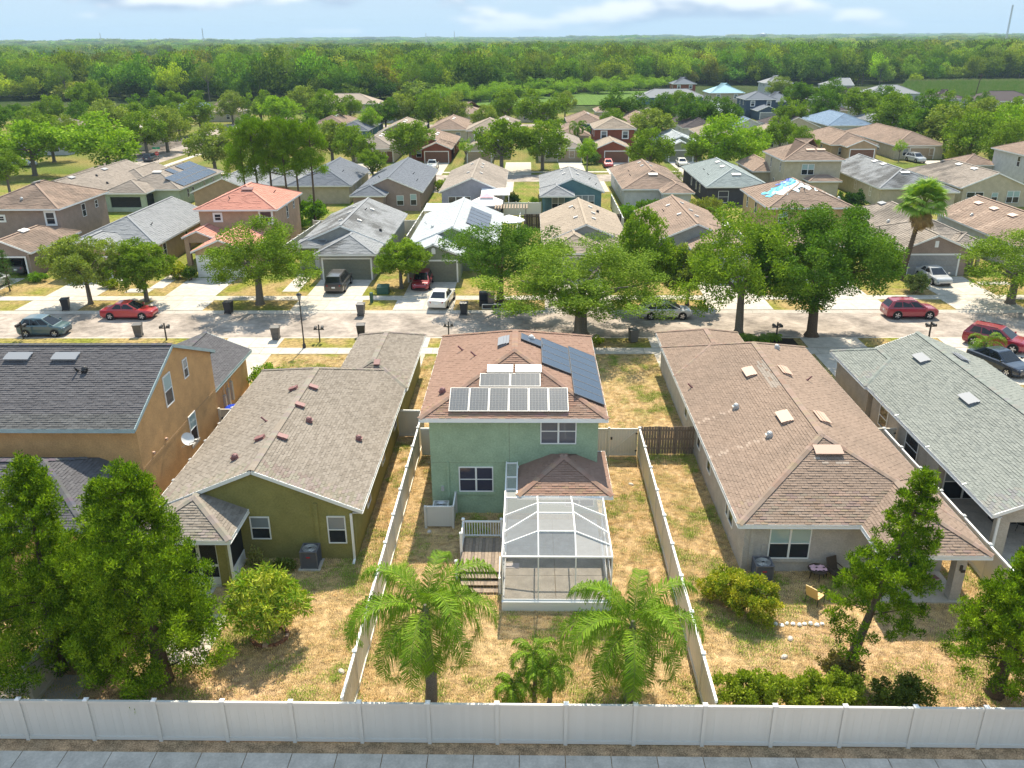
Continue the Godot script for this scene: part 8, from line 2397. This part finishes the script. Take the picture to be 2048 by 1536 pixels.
	bush("yellow-green shrub between the middle row gables", -13.8, -139.0, Vector3(1.8, 1.0, 1.4), 1500, [Color(0.26, 0.36, 0.04), Color(0.34, 0.42, 0.06)], 664, 0.26)
	for p in [[-100.0, -148.0, 5.0, "big oak on the wide lawn at the left edge"], [-113.0, -164.0, 5.6, "oak behind the wide lawn at the left edge"], [-121.0, -188.0, 5.6, "oak left of the far white roof"], [-93.0, -132.0, 4.2, "oak in front of the wide lawn at the left edge"], [-132.0, -214.0, 6.0, "oak left of the far grey roof"], [-148.0, -236.0, 6.0, "oak beside the far dark blue car"], [-168.0, -262.0, 7.0, "dark oak behind the far yellow lawn"], [-140.0, -280.0, 7.0, "oak between the far yellow lawn and the wood"]]:
		oak(p[3], p[0], p[1], p[2], p[2] * 1.7, 1.4, int(-p[0]), [0, 2, 3, 1][int(-p[1]) % 4], 7000)
	oak("lollipop shaped little tree beside the silver utility car", 72.6, -171.5, 1.6, 4.2, 1.6, 1, 1, 2600)
	oak("small pale tree beyond the grey-green hip roof", 24.2, -141.5, 1.4, 3.0, 0.6, 2, 2, 2600)
	oak("slender young tree on the far yellow lawn", -11.6, -160.5, 1.5, 6.0, 3.0, 3, 1, 1500)
	feather_palm("far feather palm between the centre oaks", Vector3(5.8, 0, -190.0), 5.5, 2.8, 16, 511)
	feather_palm("second far feather palm behind the beige garage", Vector3(11.0, 0, -196.0), 4.5, 3.0, 16, 512)
	feather_palm("small feather palm beside the white hatchback far off", Vector3(13.5, 0, -205.0), 3.0, 2.0, 12, 513)
	feather_palm("yellowish palm showing above the oaks at the left", Vector3(-98.0, 0, -262.0), 8.0, 3.2, 16, 514)
	feather_palm("young palm with yellow leaf behind the twin gable roof", Vector3(24.0, 0, -108.6), 1.6, 2.2, 10, 515)
	# conifer at the left edge
	rng.seed = 671
	var t := thing("norfolk_pine", "small tiered conifer at the left edge beside the driveway", "tree", Vector3(-51.0, 0, -79.6))
	var b := MB.new()
	b.pole([Vector3.ZERO, Vector3(0, 4.2, 0)], [0.08, 0.02], 7)
	var L := MB.new()
	for k in 9:
		var y := 0.5 + k * 0.42
		for i in 7:
			var a := TAU * i / 7.0 + k * 0.4
			var r := 1.25 * (1.0 - k / 10.0)
			b.tube(Vector3(0, y, 0), Vector3(cos(a) * r, y + 0.12, sin(a) * r), 0.02, 0.008, 5)
			var cl := []
			for q in 4: cl.append([Vector3(cos(a) * r * (q + 1) / 4.0, y + 0.03 * q, sin(a) * r * (q + 1) / 4.0), 0.16])
			foliage(L, cl, 34, 0.14, 0.02, [Color(0.06, 0.13, 0.03), Color(0.09, 0.18, 0.04)], 0.5, 0.6)
	part(t, "trunk", b.mesh(), M.bark)
	part(t, "crown", L.mesh(), M.leaf)
	# the first trees of the wood, and the wood itself
	rng.seed = 800
	for i in 78:
		var a := lerpf(-0.62, 0.62, (i + rng.randf()) / 78.0)
		var d := wood_edge(a) + rng.randf_range(4.0, 46.0)
		var ht := rng.randf_range(11.0, 19.0)
		var R := rng.randf_range(4.0, 6.5)
		oak("tree at the front of the wood behind the last houses", a * d, -d, R, ht, ht - R * 1.9, i, [0, 3, 3, 0, 2, 1][i % 6], 2600, "trees at the front of the wood", "woodland_tree")
	for i in 26:
		var a := lerpf(-0.12, 0.16, (i + rng.randf()) / 26.0)
		var d := wood_edge(a) - rng.randf_range(-4.0, 22.0)
		oak("bright green scrub thicket before the wood", a * d, -d, rng.randf_range(4.5, 8.0), rng.randf_range(4.0, 8.0), 0.4, i, 1, 2600, "scrub thickets before the wood", "scrub_thicket", "thicket")
	var lists := [[], [], [], []]
	var cols := [PackedColorArray(), PackedColorArray(), PackedColorArray(), PackedColorArray()]
	var d := 310.0
	while d < 6500.0:
		var st := maxf(8.6, d * 0.0165)
		var x := -0.78 * d
		while x < 0.78 * d:
			var px := x + rng.randf_range(-0.45, 0.45) * st
			var pz := -d + rng.randf_range(-0.45, 0.45) * st
			x += st
			if -pz < wood_edge(px / -pz) + 5.0 or in_field(px, pz): continue
			var patch := gn.get_noise_2d(px * 0.006, pz * 0.006)
			var k := 0 if patch > 0.12 else (3 if patch < -0.08 else (2 if rng.randf() < 0.5 else 0))
			if rng.randf() < 0.16: k = 1
			if patch > 0.34 and rng.randf() < 0.7: k = 1
			var R := st * rng.randf_range(0.5, 1.15)
			var ht := minf(R * 2.0, rng.randf_range(7.0, 20.0) + maxf(0, d - 1500) * 0.0012) * (0.6 if k == 1 and patch > 0.34 else 1.0)
			var cy := ht * 0.55
			lists[k].append(Transform3D(Basis(Vector3.UP, rng.randf() * TAU) * Basis.from_scale(Vector3(R, ht * 0.58, R)), Vector3(px, cy + far_y(px, pz), pz)))
			var br := rng.randf_range(0.5, 1.4)
			cols[k].append(Color(br * rng.randf_range(0.85, 1.3), br, br * rng.randf_range(0.7, 1.1)))
		d += st * 0.92
	for k in 4:
		var o := multi(self, "woodland", oak_crown(k, k, 2200), M.leaf, lists[k], cols[k])
		tag(o, ["mid green woodland stretching to the horizon", "bright green scrub patches within the woodland", "grey-green woodland stretching to the horizon", "dark green woodland stretching to the horizon"][k])
	# reeds and scrub of the field at the right
	var rm := MB.new()
	for i in 9: rm.leaf(Vector3(cos(i * 2.0) * 0.3, 0, sin(i * 2.0) * 0.3), Vector3(cos(i * 2.4) * 0.3, 1, sin(i * 2.4) * 0.3).normalized(), Vector3(-sin(i * 2.4), 0, cos(i * 2.4)), 1.6, 0.07)
	var xf := []
	var rc := PackedColorArray()
	for i in 9000:
		var u := rng.randf()
		var v := rng.randf()
		var p := Vector2(140, -345).lerp(Vector2(250, -330), u).lerp(Vector2(205, -490).lerp(Vector2(330, -480), u), v)
		xf.append(Transform3D(Basis(Vector3.UP, rng.randf() * TAU) * Basis.from_scale(Vector3.ONE * rng.randf_range(0.8, 1.5)), Vector3(p.x, 0.3, p.y)))
		rc.append(Color(0.16, 0.28, 0.04).lerp(Color(0.36, 0.34, 0.14), clampf(rng.randf() * 0.6 + (0.4 if v > 0.85 else 0.0), 0.0, 1.0)))
	tag(multi(self, "reeds", rm.mesh(), M.grass, xf, rc), "tall green reeds in the field at the right")

func make_far_things() -> void:
	for m in [["tall lattice mast on the horizon at the left", -932.2, -2600.0, 61.2], ["thin mast on the horizon left of the tall one", -1417.6, -3000.0, 55.8], ["left one of two thin masts on the centre horizon", -337.9, -3000.0, 48.4], ["right one of two thin masts on the centre horizon", -227.6, -2800.0, 50.3], ["very tall guyed mast leaning into the sky at the right", 777.2, -1500.0, 70.5]]:
		var t := thing("radio_mast", m[0], "mast", Vector3(m[1], 0, m[2]), 0.0, "radio masts on the horizon")
		var w := 1.6
		for s in 3:
			var a := s * TAU / 3
			var b := MB.new()
			b.bar(Vector3(cos(a) * w, 0, sin(a) * w), Vector3(cos(a) * w * 0.5, m[3], sin(a) * w * 0.5), 0.5, 0.5)
			part(t, "leg", b.mesh(), M.galv)
		var b := MB.new()
		for i in 24:
			var y: float = m[3] * i / 24.0
			for s in 3: b.bar(Vector3(cos(s * TAU / 3) * w, y, sin(s * TAU / 3) * w) , Vector3(cos((s + 1) * TAU / 3) * w * 0.9, y + m[3] / 24.0, sin((s + 1) * TAU / 3) * w * 0.9), 0.3, 0.3)
		part(t, "lattice", b.mesh(), M.galv)
	var wt := [765.3, 40.8]
	var t := thing("water_tower", "pale water tower on the horizon right of centre", "water tower", Vector3(wt[0], 0, -3000))
	var b := MB.new()
	b.lathe([Vector2(4.5, 0), Vector2(2.2, 4), Vector2(2.2, wt[1] - 14.0)], 12, Transform3D.IDENTITY)
	part(t, "stem", b.mesh(), M.galv)
	b = MB.new()
	b.lathe([Vector2(2.2, wt[1] - 15.0), Vector2(9, wt[1] - 11.0), Vector2(11, wt[1] - 6.0), Vector2(9, wt[1] - 1.5), Vector2(0, wt[1])], 16, Transform3D.IDENTITY)
	part(t, "tank", b.mesh(), M.galv)
	t = thing("warehouse", "white flat roofed warehouse at the left edge before the far field", "building", Vector3(-372, 0, -640))
	b = MB.new()
	b.bx(-28, 0, -16, 14, 8.6, 14); b.bx(14, 0, -12, 21, 6.4, 12)
	part(t, "wall", b.mesh(), M.stucco_white)
	b = MB.new()
	b.bx(-28.6, 8.6, -16.6, 14.6, 9.3, 14.6); b.bx(14.6, 6.4, -12.4, 21.4, 6.9, 12.4)
	part(t, "roof_edge", b.mesh(), M.galv)
	for i in 3: part(t, "dock_door", unit_box(), M.door_grey, bxt(-20 + i * 10, 0, 14.0, -15 + i * 10, 4, 14.1))
	house("distant_red_roof_house", "distant house with terracotta roof in the woods at the left", [[-650, -616, -1270, -1290, 5.0, "x", "h", "h", "walls"]], "stucco_peach", [Color(0.42, 0.16, 0.09), Color(0.4, 0.15, 0.09)], {"level": 0})
	t = thing("utility_pole", "leaning wooden utility pole before the reeds at the right", "pole", Vector3(162, 0, -327))
	b = MB.new()
	b.tube(Vector3.ZERO, Vector3(1.2, 10.5, 0), 0.2, 0.14, 8)
	part(t, "post", b.mesh(), M.bark)
	b = MB.new()
	b.bx(0.1, 9.6, -0.1, 2.3, 9.75, 0.1)
	part(t, "crossarm", b.mesh(), M.bark)
	# the estate on the horizon at the right: small roofs
	rng.seed = 900
	var proto: Node3D = null
	for i in 46:
		var p := Vector3(rng.randf_range(280, 780), 0, -rng.randf_range(1480, 1760))
		if i >= 32: p = Vector3(rng.randf_range(900, 1150), 0, -rng.randf_range(1900, 2100))
		if proto == null:
			proto = thing("distant_house", "small pale house of the distant estate beyond the woods", "house", p, 0.0, "houses of the distant estate")
			b = MB.new()
			b.bx(-8, 0, -6, 8, 9.0, 6)
			part(proto, "wall", b.mesh(), M.stucco_white)
			b = MB.new()
			b.col = Color(0.42, 0.40, 0.40)
			var A := [Vector3(-9, 9, 7), Vector3(9, 9, 7), Vector3(9, 9, -7), Vector3(-9, 9, -7), Vector3(-3, 13, 0), Vector3(3, 13, 0)]
			b.quad(A[0], A[1], A[5], A[4]); b.quad(A[2], A[3], A[4], A[5]); b.tri(A[1], A[2], A[5]); b.tri(A[3], A[0], A[4])
			part(proto, "roof", b.mesh(), M.shingle)
		else: copy(proto, p, rng.randf() * 3.0, "small pale house of the distant estate beyond the woods")
	# backyard things of the middle rows
	t = thing("gazebo", "pink and cream two tiered canopy gazebo behind the lavender gable", "gazebo", Vector3(-5.6, 0, -114.6))
	b = MB.new()
	b.lathe([Vector2(3.0, 2.2), Vector2(2.9, 2.3), Vector2(1.0, 3.1)], 4, Transform3D(Basis(Vector3.UP, PI / 4)))
	part(t, "canopy", b.mesh(), M.cloth_cream)
	b = MB.new()
	b.lathe([Vector2(1.25, 3.15), Vector2(0, 3.6)], 4, Transform3D(Basis(Vector3.UP, PI / 4)))
	part(t, "top_tier", b.mesh(), M.cloth_pink)
	for i in 4:
		b = MB.new()
		b.tube(Vector3(2.0, 0, 2.0).rotated(Vector3.UP, i * PI / 2), Vector3(2.0, 2.3, 2.0).rotated(Vector3.UP, i * PI / 2), 0.06, 0.06, 6)
		part(t, "leg", b.mesh(), M.black)
	t = thing("pergola", "small slatted wooden pergola roof right of the gazebo", "pergola", Vector3(-0.4 - 1.8, 0, -111.5))
	for i in 4:
		b = MB.new()
		b.bx(-1.9 if i & 1 else 1.8, 0, -1.2 if i & 2 else 1.1, -1.8 if i & 1 else 1.9, 2.3, -1.1 if i & 2 else 1.2)
		part(t, "post", b.mesh(), M.wood_grey)
	for i in 12: part(t, "slat", unit_box(), M.wood_deck, bxt(-2.2 + i * 0.37, 2.3, -1.5, -2.0 + i * 0.37, 2.4, 1.5))
	t = thing("shed", "white flat roofed garden shed behind the pale blue roof", "shed", Vector3(-10.6, 0, -111.0))
	b = MB.new()
	b.bx(-2.6, 0, -1.4, 2.6, 2.2, 1.4)
	part(t, "wall", b.mesh(), M.vinyl)
	b = MB.new()
	b.quad(Vector3(-2.9, 2.25, 1.7), Vector3(2.9, 2.25, 1.7), Vector3(2.9, 2.6, -1.7), Vector3(-2.9, 2.6, -1.7)); b.bx(-2.9, 2.15, 1.62, 2.9, 2.25, 1.7)
	part(t, "roof", b.mesh(), M.white)
	t = thing("patio_umbrella", "white octagonal sunshade behind the pale blue roof", "sunshade", Vector3(-2.4, 0, -104.0))
	b = MB.new()
	b.lathe([Vector2(2.0, 2.0), Vector2(1.95, 2.1), Vector2(0, 2.7)], 8, Transform3D.IDENTITY)
	part(t, "canopy", b.mesh(), M.white)
	b = MB.new()
	b.tube(Vector3.ZERO, Vector3(0, 2.6, 0), 0.03, 0.03, 6)
	part(t, "pole", b.mesh(), M.galv)
	t = thing("carport", "white framed carport with stored things behind the twin gable roof", "carport", Vector3(23.2, 0, -101.0))
	b = MB.new()
	b.bx(-1.2, 1.9, -1.6, 1.0, 2.0, 1.6)
	part(t, "roof", b.mesh(), M.white)
	for i in 4:
		b = MB.new()
		b.bx(-1.1 if i & 1 else 0.9, 0, -1.5 if i & 2 else 1.4, -1.02 if i & 1 else 0.98, 1.9, -1.42 if i & 2 else 1.48)
		part(t, "leg", b.mesh(), M.white)

func _ready() -> void:
	rng.seed = 1
	stain.seed = 9
	stain.frequency = 0.35
	stain.fractal_octaves = 3
	make_view()
	make_materials()
	make_ground()
	make_roads()
	make_near_houses()
	make_far_houses()
	make_fences()
	make_yard_things()
	make_street()
	make_cars()
	make_near_plants()
	make_trees()
	make_far_things()
